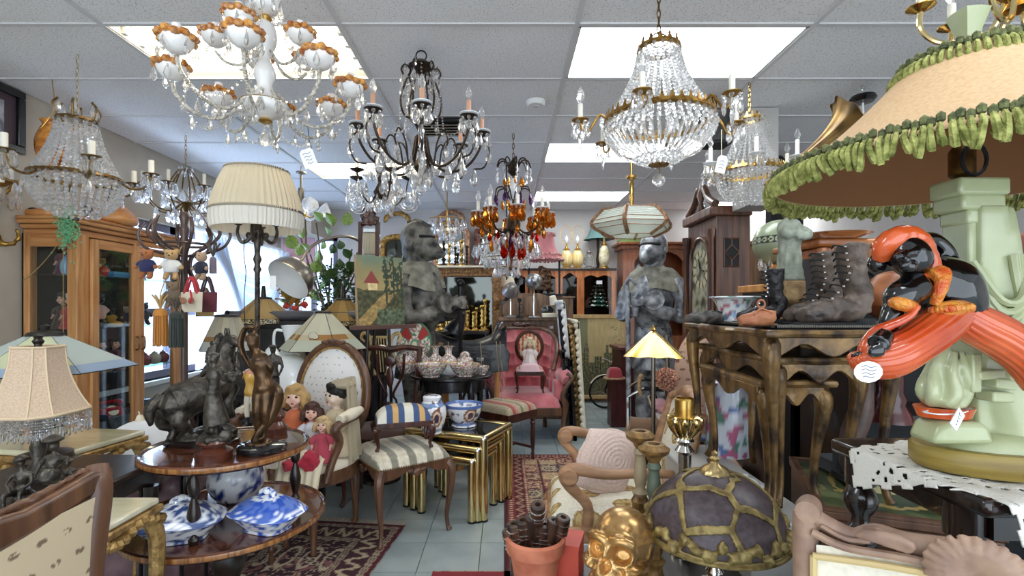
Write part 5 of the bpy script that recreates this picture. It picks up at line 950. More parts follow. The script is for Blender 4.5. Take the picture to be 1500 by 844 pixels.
sdt=T('sewing_stand','low brown stool with a folded lace cloth under the gold lettered sign','stool',(X(372,2.58),2.58,0));obj(MB().bx(-.16,.16,-.11,.11,.56,.6),'top',WALN,sdt,bev=.006);legs4(sdt,lambda:turned(.56,.02),WALN,.26,.17,.56);obj(MB().grid(lambda u,v:((u-.5)*.36,-.115-.004*math.sin(u*40),.603-.09*v-.02*abs(math.sin(u*12))*v),50,6).grid(lambda u,v:((u-.5)*.33,-.115+.22*v,.6025),2,2),'lace_cloth',fab('ecru_lace','ddd0bc'),sdt)
jk=T('jockey_figure','jockey figurine in a yellow coat and white breeches behind the dancer bronze','figurine',(X(368,2.62),2.62,.6),-.4);s=.36
j=dict(head=(0,0,.93),neck=(0,0,.83),chest=(0,0,.73),pelvis=(0,0,.5),sl=(-.11,0,.79),el=(-.2,-.02,.68),hl=(-.28,-.04,.7),sr=(.11,0,.79),er=(.16,0,.64),hr=(.13,-.06,.5),tl=(-.05,0,.46),kl=(-.07,-.02,.25),fl=(-.07,0,.03),tr=(.05,0,.46),kr=(.07,0,.25),fr=(.08,0,.03))
def jcol(c):
    zv=c[:,2]/s;col=np.tile(hx('d8a84c'),(len(c),1));col[zv< .5]=hx('e4dcc8');col[zv< .2]=hx('22242c');col[zv> .83]=hx('d89a80');col[zv> .95]=hx('2c2a40');col[c[:,0]/s<-.2]=hx('d88a78');return col
obj(body({k:tuple(q*s+(.07 if i==2 else 0)for i,q in enumerate(v))for k,v in j.items()},s,fat=1.15).lathe([(0,0),(.07,0),(.07,.06),(0,.06)],16),'figure',VCG,jk,rem=.007,cf=lambda c:jcol(c-np.array((0,0,.05))))
# ================================================================ SIDE CHAIRS, STOOLS, LYRE, PAINTING
CH=T('splat_back_chair','dark carved mahogany side chair with pierced splat back','chair',(X(562,3.42),3.42,0),.05)
for s_ in(-1,1):
    obj(MB().tube([(s_*.19,.2,.42),(s_*.195,.22,.7),(s_*.215,.27,.99)],[.02,.018,.02],8,4),'back_post',MAHO,CH);obj(cabriole(.44,.022),'front_leg',MAHO,CH,loc=(s_*.22,-.18,.44),rot=(0,0,-.78 if s_>0 else-2.35));obj(MB().tube([(s_*.19,.2,.44),(s_*.19,.24,.2),(s_*.2,.3,.0)],.018,8),'rear_leg',MAHO,CH)
    obj(MB().tube([(s_*.03,.21,.47),(s_*.05,.23,.6),(s_*.025,.235,.66),(s_*.09,.25,.8),(s_*.1,.27,.95)],[.022,.014,.016,.016,.02],8,flat=.6),'splat_strand',MAHO,CH)
obj(MB().tube([(-.235,.27,.985),(-.1,.27,1.0),(0,.275,.985),(.1,.27,1.0),(.235,.27,.985)],[.018,.022,.026,.022,.018],8),'crest_rail',MAHO,CH);obj(MB().ell((0,.24,.78),(.03,.012,.08)).ell((0,.25,.9),(.05,.012,.045)).ell((0,.22,.56),(.045,.012,.05)),'splat',MAHO,CH,rem=.007)
obj(MB().bx(-.23,.23,-.2,.2,.38,.44),'seat_rail',MAHO,CH,bev=.008);obj(cushion(.44,.4,.05),'seat_pad',fab('dark_seat','4a2f28'),CH,loc=(0,0,.44))
ly=T('lyre_stand','gilt wooden lyre ornament standing behind the splat back chair','lyre',(X(558,3.75),3.75,0),-.05);LG=mat('pale_gilt','c0a06a','d9c08c',rough=.45,sc=30);z=lambda y:Z(y,3.75)
for s_ in(-1,1):obj(MB().tube([(s_*.04,0,z(550)),(s_*.1,0,z(528)),(s_*.075,0,z(505)),(s_*.09,0,z(493)),(s_*.13,0,z(488)),(s_*.15,0,z(495)),(s_*.125,0,z(501))],[.016,.016,.013,.014,.014,.012,.008],8),'lyre_arm',LG,ly)
for i in range(5):obj(MB().tube([(-.04+.02*i,-.005,z(494)),(-.02+.022*i,-.005,z(545))],.0045,6,0),'string',LG,ly)
obj(MB().tube([(-.09,0,z(494)),(.09,0,z(494))],.011,8,0),'crossbar',LG,ly);obj(MB().lathe([(0,0),(.15,0),(.14,.02),(.03,.05),(.022,z(552)),(0,z(548))],20),'pedestal',DARKW,ly)
mu=T('music_stand_panel','tall dark carved mirror frame with scrolled crest behind the painting','mirror',(X(541,4.1),4.1,0));z=lambda y:Z(y,4.1)
for s_ in(-1,1):obj(MB().bx(s_*.07-.018,s_*.07+.018,-.02,.02,0,z(325)),'stile',MAHO,mu,bev=.004)
obj(MB().bx(-.055,.055,-.004,.004,.5,z(335)),'mirror_glass',mat('mirror','d8dcdc',rough=.03,metal=1),mu);cb=MB().ell((0,0,z(318)),(.06,.025,.07))
for i in range(14):a=i*1.9;cb.ell((.065*math.cos(a)*(1-.04*i),-.012,z(322)+.07*math.sin(a)+.005*i),(.025,.02,.025),nu=8,nv=6)
obj(cb,'carved_crest',MAHO,mu,rem=.009,disp=(.014,40));obj(MB().bx(-.1,.1,-.05,.05,0,.04),'foot',MAHO,mu)
pa=T('landscape_painting','unframed oil painting of a red roofed cottage and trees, on a dark easel','painting',(X(560,3.6),3.6,0),.78);pw,ph_=.38,.50;pz0=Z(476,3.6)
def pcol(c):
    u,v=c[:,0]/pw+.5,(c[:,2]-pz0)/ph_;n1=nz(c,18);n2=nz(c,45,4);n=len(c)
    col=mixc(c,('5f5c3e','94805a','a8925f','94875c','70806a'),np.clip(v+.12*n1,0,1));k=(v< .5+.06*n1);col[k]=(hx('4c4c30')*(1+.5*n2[:,None]))[k]
    k=(np.abs(u-.05-(v-.02)*1.35-.05)< .08+.1*(1-v)*(v< .55))&(v< .48);col[k]=(hx('a08450')*(1+.3*n2[:,None]))[k]
    k=(np.abs(u-.3)< .17-(v-.6)*.9)&(v> .6)&(v< .79)&(u< .3+.15*(1-(v-.6)*4)+.05);col[k]=hx('8c3c34');k=(np.abs(u-.32)< .1)&(v> .5)&(v< .6);col[k]=(hx('d8c08c')*(1+.2*n2[:,None]))[k]
    for x0,w,t_ in((.62,.10,.9),(.78,.13,.95),(.95,.08,.85)):k=((np.abs(u-x0)< .018)&(v> .3)&(v<t_))|((np.hypot((u-x0)/w,(v-t_+.2)/.26)<1+.8*n1)&(n2>-.1));col[k]=(hx('2e3a2a')*(1+.5*n2[:,None]))[k]
    k=(v< .22+.1*n1)&(u> .4);col[k]=(hx('566048')*(1+.6*n2[:,None]))[k];return col
obj(MB().grid(lambda u,v:((u-.5)*pw,.03*v-.0,pz0+ph_*v),110,150),'canvas',mat('oil_paint',vc=True,rough=.45,bump=.2,bsc=130),pa,cf=pcol)
obj(MB().add([(-pw/2-.001,y+.03*v,pz0+ph_*v)for v in(0,1)for y in(-.001,.022)]+[(-pw/2-.006,y+.03*v,pz0+ph_*v)for v in(0,1)for y in(-.001,.022)],[(0,1,3,2),(4,6,7,5),(0,4,5,1),(2,3,7,6),(0,2,6,4),(1,5,7,3)]),'canvas_edge',mat('raw_canvas','a58a6e',rough=.9),pa)
obj(MB().bx(-pw/2-.06,pw/2+.08,-.04,.02,pz0-.03,pz0),'easel_ledge',mat('pinkish_wood','5c4038',rough=.5),pa,bev=.004)
for x,q in((-.12,-.3),(.12,.3)):obj(MB().tube([(x*.6,.05,pz0+ph_*.7),(x*1.1,.06,0)],.012,8,0),'easel_leg',DARKW,pa)
obj(MB().tube([(0,.06,pz0+.3),(0,.26,0)],.012,8,0),'easel_leg',DARKW,pa)
# French stool with striped seat, footstool on it
def striped(c,pal,w,ax=0):
    t=np.modf(np.abs(c[:,ax]/w+50))[0]*len(pal);return np.array([hx(q)for q in pal])[np.clip(t.astype(int),0,len(pal)-1)]
FS=T('french_stool','square carved walnut stool with grey and cream striped upholstery and cabriole legs','stool',(-.62,2.94,0),.62)
obj(MB().grid(lambda u,v:((2*u-1)*.215*(1+.06*math.cos(PI*(v-.5))),(2*v-1)*.215*(1+.06*math.cos(PI*(u-.5))),.425+.075*(max(0,1-abs(2*u-1)**5)*max(0,1-abs(2*v-1)**5))**.5),90,40),'seat_pad',mat('striped_silk',vc=True,rough=.75,sheen=.3,c2='.85',sc=40),FS,cf=lambda c:striped(c,('d9cfba','d4c8b2','d9cfba','8a8472','8a8472'),.105))
for i in range(4):o=obj(MB().prism([(-.2,.425),(.2,.425),(.2,.36),(.13,.365),(.06,.395),(0,.375),(-.06,.395),(-.13,.365),(-.2,.36)],.02,Matrix.Rotation(PI/2,4,'X')@Matrix.Translation((0,0,.205))),'apron',WALN,FS,rot=(0,0,i*PI/2),bev=.004);obj(MB().ell((0,-.232,.385),(.03,.012,.02)).ell((.04,-.23,.395),(.02,.01,.012)).ell((-.04,-.23,.395),(.02,.01,.012)),'carving',WALN,o)
legs4(FS,lambda:cabriole(.41,.021),WALN,.40,.40,.41)
mb=MB()
for i in range(4):
    for k in range(34):p=rot2(-.21+.42*k/33,-.226-.008*math.sin(PI*k/33),i*PI/2);mb.ell((p[0],p[1],.43),.004,nu=5,nv=4)
obj(mb,'brass_nails',ABR,FS,kind='stuff')
FO=T('footstool','small mahogany footstool with blue, tan and cream striped cushion on top of the french stool','footstool',(X(590,2.9),2.9,.49),.32);obj(MB().bx(-.16,.16,-.1,.1,.125,.16),'frame',MAHO,FO,bev=.006)
legs4(FO,lambda:cabriole(.13,.016,.02),MAHO,.29,.17,.13);obj(MB().grid(lambda u,v:((2*u-1)*.155,(2*v-1)*.1,.158+.085*(max(0,1-abs(2*u-1)**3)*max(0,1-abs(2*v-1)**4))**.5),100,20),'cushion',mat('striped_cotton',vc=True,rough=.85),FO,cf=lambda c:striped(c,('dcd5c6','dcd5c6','dcd5c6','42567e','42567e','cfa468','cfa468','42567e','42567e'),.15))
# brass nesting tables
def brass_table(t0_,w,d,h,lab):
    t=T('brass_table',lab,'table',t0_,-.42,group='brass and glass nest of tables');TB=lambda a,b,r=.026:MB().tube([a,b],r,16,0)
    for x in(-w/2,w/2):
        for y in(-d/2,d/2):
            lg=obj(TB((x,y,0.01),(x,y,h-.02)),'leg',BRASSL,t);obj(MB().lathe([(.026,0),(.028,.012),(.0,.014)],14,at=(x,y,0)),'foot',BLK,lg);obj(MB().ell((x,y,h-.02),.026),'corner_cap',SILV,lg)
    for a,b in(((-w/2,-d/2),(w/2,-d/2)),((w/2,-d/2),(w/2,d/2)),((w/2,d/2),(-w/2,d/2)),((-w/2,d/2),(-w/2,-d/2))):obj(TB((*a,h-.02),(*b,h-.02)),'rail',BRASSL,t)
    obj(MB().bx(-w/2+.01,w/2-.01,-d/2+.01,d/2-.01,h-.012,h-.004),'glass_top',mat('smoked_glass','2c2a26',rough=.05,coat=.5),t);return t
brass_table((X(672,3.3),3.3,0),.56,.38,.515,'largest table of the brass tube nest, carrying the ginger jar and bowl');brass_table((X(677,3.3)-.02,3.25,0),.46,.34,.45,'middle table of the brass tube nest');brass_table((X(682,3.3)-.04,3.2,0),.36,.3,.385,'smallest table of the brass tube nest')
def china(c,sc_,o,base='f0eee8',pal=('4a5c9a','8c3c34','3c6a4c','b8742c'),th=.12):
    n=nz(c,sc_,o);m=nz(c,sc_*.6,o+7);col=np.tile(hx(base),(len(c),1));idx=np.clip(((m+.6)/1.2*len(pal)).astype(int),0,len(pal)-1);k=n>th;col[k]=np.array([hx(p)for p in pal])[idx][k];return col
CHN=mat('painted_china',vc=True,rough=.12,coat=.6);OM=(X(672,3.3),3.3,.515)
def pot(name,label,loc,prof,cf,lid=None,cat_='vase',n=72,k=8):
    t=T(name,label,cat_,loc);obj(MB().lathe(prof,n,k=k),'body',CHN,t,cf=cf)
    if lid:obj(MB().lathe(lid,n,k=2),'lid',CHN,t,cf=cf)
    return t
def bands(c,zs,col,base):
    for a,b in zs:base[(c[:,2]>a)&(c[:,2]<b)]=hx(col)
    return base
def crest(c):
    col=china(c,30,3,'eeedf0',('5a6c9a','7a4c44'),.22);th_=np.arctan2(c[:,1],c[:,0]);r=np.hypot((th_+1.1)/.42,(c[:,2]-.1)/.06);col[(r<1)]=hx('ecd8c8');col[(r<1)&(r> .72)]=hx('8a5a3c');col[(r< .5)]=hx('6a2c2c');col[(r< .25)]=hx('2c4a7a');return bands(c,((.17,.19),(.015,.03)),'7c93bc',col)
pot('ginger_jar','lidded white ginger jar with armorial crest and blue bands on the brass table',(X(633,3.12),3.12,.512),[(0,0),(.055,0),(.06,.01),(.088,.1),(.085,.16),(.055,.2),(.05,.21)],crest,[(.056,.2),(.058,.225),(.04,.235),(0,.238)],'jar',72)
pot('punch_bowl','white footed bowl with crest and blue inner rim on the brass table',(X(680,3.3),3.3,.512),[(0,0),(.075,0),(.08,.01),(.06,.022),(.09,.05),(.118,.11),(.125,.14),(.12,.14),(.085,.06),(0,.035)],lambda c:bands(c,((.125,.2),),'5a76b4',crest(c*np.array((1,1,1.2)))),None,'bowl',72)
# pine step stool, striped bench
st_=T('step_stool','low golden pine step stool beside the brass tables','stool',(X(708,3.95),3.95,0),-.5);obj(MB().bx(-.2,.2,-.11,.11,.26,.285),'top',PINE,st_,bev=.006)
for s_ in(-1,1):obj(MB().prism([(-.12,0),(-.07,0),(-.04,.05),(.04,.05),(.07,0),(.12,0),(.09,.26),(-.09,.26)],.022,Matrix.Translation((s_*.16-.011,0,0))@Matrix.Rotation(PI/2,4,'Z')@Matrix.Rotation(PI/2,4,'X')),'side',PINE,st_)
obj(MB().bx(-.15,.15,-.012,.012,.12,.26),'stretcher',PINE,st_)
BN=T('tapestry_bench','dark turned leg bench with faded rose and cream striped tapestry seat before the pink armchair','bench',(X(738,4.25),4.25,0),-.72);obj(MB().bx(-.22,.22,-.19,.19,.36,.43),'frame',MAHO,BN,bev=.006);legs4(BN,lambda:turned(.37,.022),MAHO,.38,.32,.37)
obj(MB().grid(lambda u,v:((2*u-1)*.22,(2*v-1)*.19,.43+.07*(max(0,1-abs(2*u-1)**6)*max(0,1-abs(2*v-1)**6))**.5),80,40),'seat_pad',mat('tapestry',vc=True,rough=.9,c2='.8',sc=60),BN,cf=lambda c:striped(c,('b8a88c','b8a88c','a85a54','c48c7c','b8a88c','8a8468'),.2,1))
obj(MB().tube([(-.19,-.16,.1),(.19,-.16,.1)],.012,8,0).tube([(-.19,.16,.1),(.19,.16,.1)],.012,8,0).tube([(0,-.16,.1),(0,.16,.1)],.012,8,0),'stretcher',MAHO,BN)
# ================================================================ CENTRE: ROUND TABLE OF CHINA, SADDLE, KNIGHTS
RT=T('round_table','round black lacquered table crowded with famille rose china','table',(X(662,3.75),3.75,0));obj(MB().lathe([(0,.77),(.29,.77),(.31,.78),(.31,.795),(.3,.8),(0,.8)],48),'top',BLACK,RT);obj(MB().lathe([(.25,.69),(.26,.69),(.26,.77),(.25,.77)],32,flute=-.0001),'apron',BLACK,RT)
for q in(.6,2.1,3.9,5.4):obj(MB().tube([(0,0,.77),(.02,0,.6),(-.01,0,.3),(.03,0,.02)],[.028,.024,.015,.02],8),'leg',BLACK,RT,loc=(.23*math.cos(q),.23*math.sin(q),0),rot=(0,0,q))
ROSE=lambda o:(lambda c:bands(c,((.086,.089),),'c08a3c',china(c,120,o,'dfd8cc',('b85a6a','5a8a6c','c48a94','4a6a5c','8a5a78','c89a4c'),-.08)))
def rose(name,label,px,d,prof,o,lid=None,cat_='vase',z_=.8):return pot(name,label,(X(px,d),d,z_),prof,ROSE(o),lid,cat_,84,8)
VP_=lambda s,k=1:[(0,0),(.03*s*k,0),(.05*s*k,.05*s),(.045*s*k,.09*s),(.02*s*k,.12*s),(.022*s*k,.16*s),(.035*s*k,.175*s),(.03*s*k,.175*s)]
BP_=lambda r,h:[(0,0),(r*.5,0),(r*.5,h*.12),(r*.7,h*.3),(r*.95,h*.8),(r,h),(r*.96,h),(r*.65,h*.35),(0,h*.2)]
rose('china_bowl','famille rose bowl at the front edge of the black table, under the narrow vases',632,3.56,BP_(.115,.09),1,None,'bowl');rose('china_bowl','pink toned famille rose bowl at the front of the black table',681,3.6,BP_(.112,.085),5,None,'bowl');rose('china_bowl','smallest famille rose bowl, at the end of the black table near the saddle straps',706,3.68,BP_(.055,.06),9,None,'bowl')
rose('china_vase','slim famille rose vase beside the standing plate',620,3.78,VP_(1.15,.9),2,z_=.8);rose('china_vase','gold ground famille rose vase, middle one of three',638,3.82,VP_(1.15,1.1),3);rose('china_vase','famille rose vase with flared neck behind the pink toned bowl',657,3.8,VP_(1.15,1.2),4)
rose('china_jar','round lidded famille rose jar with coral lid on the black table',681,3.84,[(0,0),(.04,0),(.066,.05),(.06,.1),(.035,.12)],6,[(.038,.118),(.04,.135),(.02,.155),(0,.16)],'jar');rose('china_jar','large grey green jar at the end of the black table behind the mahogany chair',596,3.78,[(0,0),(.05,0),(.085,.07),(.08,.13),(.05,.165),(.06,.175),(.04,.17)],8,None,'jar')
bxr=T('china_box','flat rectangular famille rose box with a paper label on the black table','box',(X(651,3.7),3.7,.8));obj(MB().bx(-.1,.1,-.04,.04,0,.07),'body',CHN,bxr,cf=ROSE(11));obj(MB().bx(-.104,.104,-.044,.044,.07,.085),'lid',CHN,bxr,cf=ROSE(12));obj(MB().bx(-.04,.03,-.046,-.0445,.045,.075),'paper_label',PAPER,bxr)
pl=T('china_plate','large famille rose charger with red and green panels propped on a stand','plate',(X(607,3.95),3.95,.8))
def plc(c):
    r=np.hypot(c[:,0]/.14,(c[:,2]-.2)/.185);a=np.arctan2(c[:,2]-.2,c[:,0]*1.3);k=((a+.4)/(PI/2)).astype(int)%2;col=china(c,70,4,'dcd8c8',('c06a78','5a8a6c','d8a0a8'),-.02);s_=(np.modf((a+PI)/(PI/2))[0]-.5)
    red=(np.abs(s_)< .17)&(r> .35);col[red]=hx('a83c3c');col[(np.abs(np.abs(s_)-.21)< .035)&(r> .3)]=hx('4c7a5c');col[(r> .9)]=hx('5c7a64');col[(r< .24)]=hx('6a9a7c');col[(r< .14)]=hx('d8d0b8');return col
obj(MB().grid(lambda u,v:(.14*v*math.cos(u*2*PI),-.02*v*v+.06*(v*math.sin(u*2*PI)),.2+.185*v*math.sin(u*2*PI)),80,40,cu=True),'dish',CHN,pl,cf=plc);obj(MB().tube([(-.06,-.06,.0),(-.06,.02,.02),(-.05,.06,.2)],.006,6).tube([(.06,-.06,.0),(.06,.02,.02),(.05,.06,.2)],.006,6),'plate_stand',BLACK,pl)
# saddle
SA=T('saddle','black tooled leather western saddle with pale straps on a wooden rack','saddle',(X(690,4.6),4.6,0));LEA=mat('black_leather','141316','2c2a2c',rough=.3,sc=40,bump=.3,bsc=60,coat=.3);TAN=fab('rawhide','b39a78')
obj(MB().grid(lambda u,v:(.33*(u-.5)*2,.26*(2*v-1)*(1-.1*abs(2*u-1)),.99+.09*(2*u-1)**2+.05*(u> .5)*(2*u-1)-.22*abs(2*v-1)**2.2),40,24).grid(lambda u,v:(.33*(u-.5)*2,.25*(2*v-1),.955+.08*(2*u-1)**2-.22*abs(2*v-1)**2.2),40,24),'seat',LEA,SA)
obj(MB().tube([(-.17,0,1.05),(-.13,0,1.13),(-.1,0,1.2),(-.1,0,1.23)],[.1,.075,.05,.035],12).ell((-.1,-.01,1.24),(.06,.055,.022)),'pommel_horn',LEA,SA,rem=.012);obj(MB().tube([(.2,-.2,1.0),(.25,-.1,1.12),(.27,0,1.15),(.25,.1,1.12),(.2,.2,1.0)],[.02,.035,.04,.035,.02],10,flat=.5),'cantle',LEA,SA,rem=.012)
obj(MB().prism([(-.25,.95),(.3,.98),(.36,.9),(.34,.74),(.12,.72),(.05,.62),(-.08,.62),(-.2,.74)],.02,Matrix.Translation((0,-.255,0))@Matrix.Rotation(PI/2,4,'X')),'skirt',LEA,SA,bev=.006);obj(MB().tube([(-.26,-.1,.98),(-.32,-.1,.9),(-.34,-.1,.78),(-.3,-.1,.7)],[.05,.09,.1,.06],12),'fleece',fab('sheep_fleece','8a6a48'),SA,rem=.014,disp=(.02,30))
for x,l in((-.18,.3),(.1,.34),(.24,.5),(.27,.52)):obj(MB().tube([(x,-.285,1.0),(x+.01,-.3,.85),(x+.05*(l> .4),-.3,1.0-l),],.008,6,flat=.4),'strap',TAN,SA)
obj(MB().bx(.06,.13,-.296,-.286,.8,.86),'buckle',SILV,SA,bev=.004);obj(MB().loop([(.02+.07*math.cos(a),-.3,.5+.08*math.sin(a))for a in np.arange(8)*PI/4],.014,6,3),'stirrup',DARKW,SA)
obj(MB().tube([(-.3,0,.86),(.3,0,.86)],.08,14,0),'rack_beam',PINE,SA)
for x in(-.24,.24):
    for y in(-.18,.18):obj(MB().tube([(x,y*.2,.84),(x,y,0)],.022,8,0),'rack_leg',PINE,SA)
# knights
ST1=mat('weathered_stone','1a1918','8a857b',rough=.55,sc=13,bump=.6,bsc=25,lo=.34,hi=.7,det=8);ST2=mat('pewter_plate','55575c','b4b6ba',rough=.4,sc=13,metal=.35,bump=.3,bsc=14,lo=.36,hi=.64,det=6);ST3=mat('mossy_mantle','5e5c50','a09c8c',rough=.75,sc=12,bump=.5,bsc=40,lo=.3,hi=.7,det=8)
def knight(label,loc,rz,H,m,mm,fold):
    t=T('knight_statue',label,'statue',loc,rz);k=H/2.05;mk=Matrix.Scale(k,4);B=lambda:MB(mk)
    obj(B().ell((0,.01,1.9),(.125,.15,.145)).tube([(0,0,1.6),(0,0,1.82)],[.085,.1],14,0).ell((0,.02,1.8),(.11,.125,.12)),'helmet',m,t,rem=.014*k,sm=3);obj(B().tube([(0,.1,2.035),(0,.0,2.05),(0,-.13,1.99)],[.01,.014,.008],8),'helmet_comb',m,t)
    obj(B().lathe([(.138,0),(.13,.03),(.1,.12),(.05,.2),(.012,.26),(0,.265)],18,at=(0,-.02,1.83),rot=(1.95,0,0),sx=.86),'visor',m,t,disp=(.006,9));obj(B().tube([(-.11,-.075,1.895),(0,-.15,1.9),(.11,-.075,1.895)],.013,8),'eye_slit',BLK,t)
    for s_ in(-1,1):obj(B().lathe([(.028,0),(.028,.012),(0,.016)],12,at=(s_*.122,0,1.84),rot=(0,s_*PI/2,0)),'pivot',m,t)
    obj(B().grid(lambda u,v:((.085+.2*v**.75+.012*math.sin(u*2*PI*9)*v)*math.cos(u*2*PI)*1.12,(.085+.13*v**.75+.012*math.sin(u*2*PI*9)*v)*math.sin(u*2*PI),1.69-.24*v**1.6+.02*math.sin(u*2*PI*4)*v),60,14,cu=True),'mantle',mm,t,disp=(.012,12))
    obj(B().tube([(0,.02,1.62),(0,-.02,1.45),(0,-.03,1.28),(0,0,1.1)],[.15,.2,.19,.14],20).ell((0,-.12,1.36),(.12,.08,.16)),'breastplate',m,t,rem=.018*k)
    obj(B().lathe([(.15,1.13),(.17,1.08),(.19,.9),(.215,.74),(.22,.7),(.2,.7)],30,sy=.85,flute=-.04,nf=10),'tasset_skirt',m,t);obj(B().lathe([(.152,1.1),(.165,1.09),(.165,1.05),(.152,1.04)],24,sy=.85,flute=-.0001),'belt',STAT,t)
    for s_ in(-1,1):
        obj(B().tube([(s_*.21,0,1.53),(s_*.3,-.02,1.38),(s_*.29,-.06,1.24)],[.085,.075,.06],14,4),'upper_arm',m,t);obj(B().ell((s_*.29,-.06,1.22),(.075,.08,.075)),'elbow_cop',m,t)
        hx_,hy,hz=(s_*.06,-.3,1.3+.05*s_)if fold else(s_*.05,-.36,1.33)
        fa=obj(B().lathe([(.055,0),(.065,.05),(.06,.14),(.085,.22),(.09,.23)],16).arr()is not None and B().tube([(s_*.29,-.07,1.22),((s_*.29+hx_)/2,(hy-.07)/2-.02,1.25),(hx_,hy,hz)],[.055,.066,.05],14,4),'forearm',m,t)
        obj(B().lathe([(.05,0),(.075,.06),(.09,.12),(.085,.12)],16,at=(hx_*.7+s_*.09,hy*.68,hz-.02),rot=(1.2,s_*.9,0)),'gauntlet_cuff',m,t)
        hb=B().ell((hx_,hy-.03,hz),(.05,.055,.045))
        for f in range(4):hb.tube([(hx_-s_*.02,hy-.06,hz+.03-.022*f),(hx_-s_*.07,hy-.075,hz+.03-.022*f),(hx_-s_*.085,hy-.04,hz+.03-.022*f)],[.015,.014,.011],7)
        hb.tube([(hx_,hy-.04,hz+.04),(hx_-s_*.03,hy-.08,hz+.06)],[.016,.012],7,0);obj(hb,'gauntlet',m,t,rem=.008*k)
        obj(B().tube([(s_*.1,0,.78),(s_*.11,-.02,.5),(s_*.11,0,.45),(s_*.115,.01,.3),(s_*.115,0,.1)],[.1,.075,.065,.075,.05],16,4),'leg',m,t);obj(B().ell((s_*.11,-.06,.49),(.06,.04,.06)),'knee_cop',m,t);obj(B().tube([(s_*.115,.04,.11),(s_*.12,-.1,.1),(s_*.125,-.2,.085)],[.055,.05,.03],10),'sabaton',m,t)
    obj(B().prism([(.26*math.cos(i*PI/4+.39),.26*math.sin(i*PI/4+.39))for i in range(8)],.06),'plinth',mm,t,bev=.01)
    if not fold:obj(B().tube([(0,-.4,1.48),(0,-.4,1.3)],.022,10,0).ell((0,-.4,1.5),.035).tube([(-.14,-.4,1.29),(.14,-.4,1.29)],.02,8,0).prism([(-.03,0),(.03,0),(.02,-1.15),(0,-1.22),(-.02,-1.15)],.012,Matrix.Translation((0,-.394,1.29))@Matrix.Rotation(PI/2,4,'X')),'sword',mat('dark_steel','2a2a2c',rough=.35,metal=.8),t)
    else:obj(B().tube([(.02,-.38,1.5),(-.03,-.4,1.55),(-.07,-.4,1.5),(-.06,-.39,1.35),(-.05,-.39,.1)],[.012,.016,.018,.022,.024],10),'staff',ST2,t)
    return t
knight('life size dark weathered stone knight with closed visor and sword, behind the china table',(X(612,4.28),4.28,0),1.25,2.05,ST1,ST3,0);knight('life size pewter knight with pointed visor and folded gauntlets beside the tall clock',(X(957,4.85),4.85,0),-.75,2.06,ST2,ST3,1)
# ================================================================ PINK ARMCHAIR GROUP
PK=T('pink_armchair','victorian armchair in buttoned rose velvet with carved walnut frame','armchair',(X(768,5.0),5.0,0),.06);VEL=mat('rose_velvet','c25a64','da8488',rough=.8,sc=7,sheen=.9)
def pk(u,v):
    a=-2.2+4.4*u;top=.43+.63*(1-.62*abs(2*u-1)**3.2);zv=.43+(top-.43)*v;r=.31+.03*v;bu=math.sin(u*PI*9+PI*(int(v*4.99)%2)*1.0)*math.sin(v*PI*5);q=r-.03*(1-abs(bu))**2
    return(q*math.sin(a),.02+q*math.cos(a)*.95,zv)
obj(MB().grid(pk,110,50),'buttoned_back',VEL,PK);obj(MB().grid(lambda u,v:(lambda p:(p[0]*1.14,p[1]*1.14,p[2]))(pk(u,v)),60,12),'outside_back',VEL,PK)
obj(MB().tube([(lambda p:(p[0]*1.07,p[1]*1.07,p[2]+.012))(pk(u,1))for u in np.linspace(0,1,28)],.024,9,2),'show_frame',WALN,PK);obj(MB().ell((0,.35,1.1),(.1,.035,.03)).ell((.05,.34,1.11),(.05,.03,.03)).ell((-.06,.34,1.11),(.05,.03,.03)),'carved_crest',MAHO,PK,rem=.01,disp=(.018,40))
for j_ in range(1,5):
    for i in range(9):
        u=(i+.5*(j_%2)+.25)/9.5;p=pk(min(u,1),j_/5);obj(MB().ell((p[0]*.99,p[1]*.99,p[2]),.011,nu=7,nv=5),'button',VEL,PK)
for s_ in(-1,1):
    obj(MB().tube([(s_*.3,.05,.62),(s_*.34,-.1,.64),(s_*.37,-.26,.63),(s_*.38,-.32,.6)],[.05,.065,.07,.05],14),'arm_roll',VEL,PK);obj(MB().bx(min(s_*.26,s_*.36),max(s_*.26,s_*.36),-.28,.1,.4,.6),'arm_side',VEL,PK,bev=.03)
    obj(MB().tube([(s_*.37,-.32,.67),(s_*.42,-.33,.62),(s_*.37,-.345,.56),(s_*.33,-.34,.46),(s_*.36,-.33,.36),(s_*.34,-.31,.2),(s_*.345,-.32,.03)],[.022,.024,.022,.024,.03,.022,.018],9),'front_leg',WALN,PK);obj(MB().tube([(s_*.24,.28,.42),(s_*.26,.36,0)],.024,8,0),'rear_leg',WALN,PK)
    obj(MB().lathe([(.02,.02),(.02,0),(0,0)],10,at=(s_*.345,-.32,.0)),'castor',BRASS,PK)
obj(MB().grid(lambda u,v:((2*u-1)*.32,-.02+(2*v-1)*.32,.35+.13*(max(0,1-abs(2*u-1)**6)*max(0,1-abs(2*v-1)**6))**.5),30,30),'seat',VEL,PK);obj(MB().bx(-.33,.33,-.34,.25,.26,.36),'seat_rail',WALN,PK,bev=.02)
KC=T('child_chair','tiny carved chair in red and gold striped satin sitting on the pink armchair','chair',(X(776,4.86),4.86,.475));SAT=mat('striped_satin',vc=True,rough=.4,sheen=.4);ss=lambda c:striped(c,('a8302c','d8b07c','a8302c','e0c090'),.075)
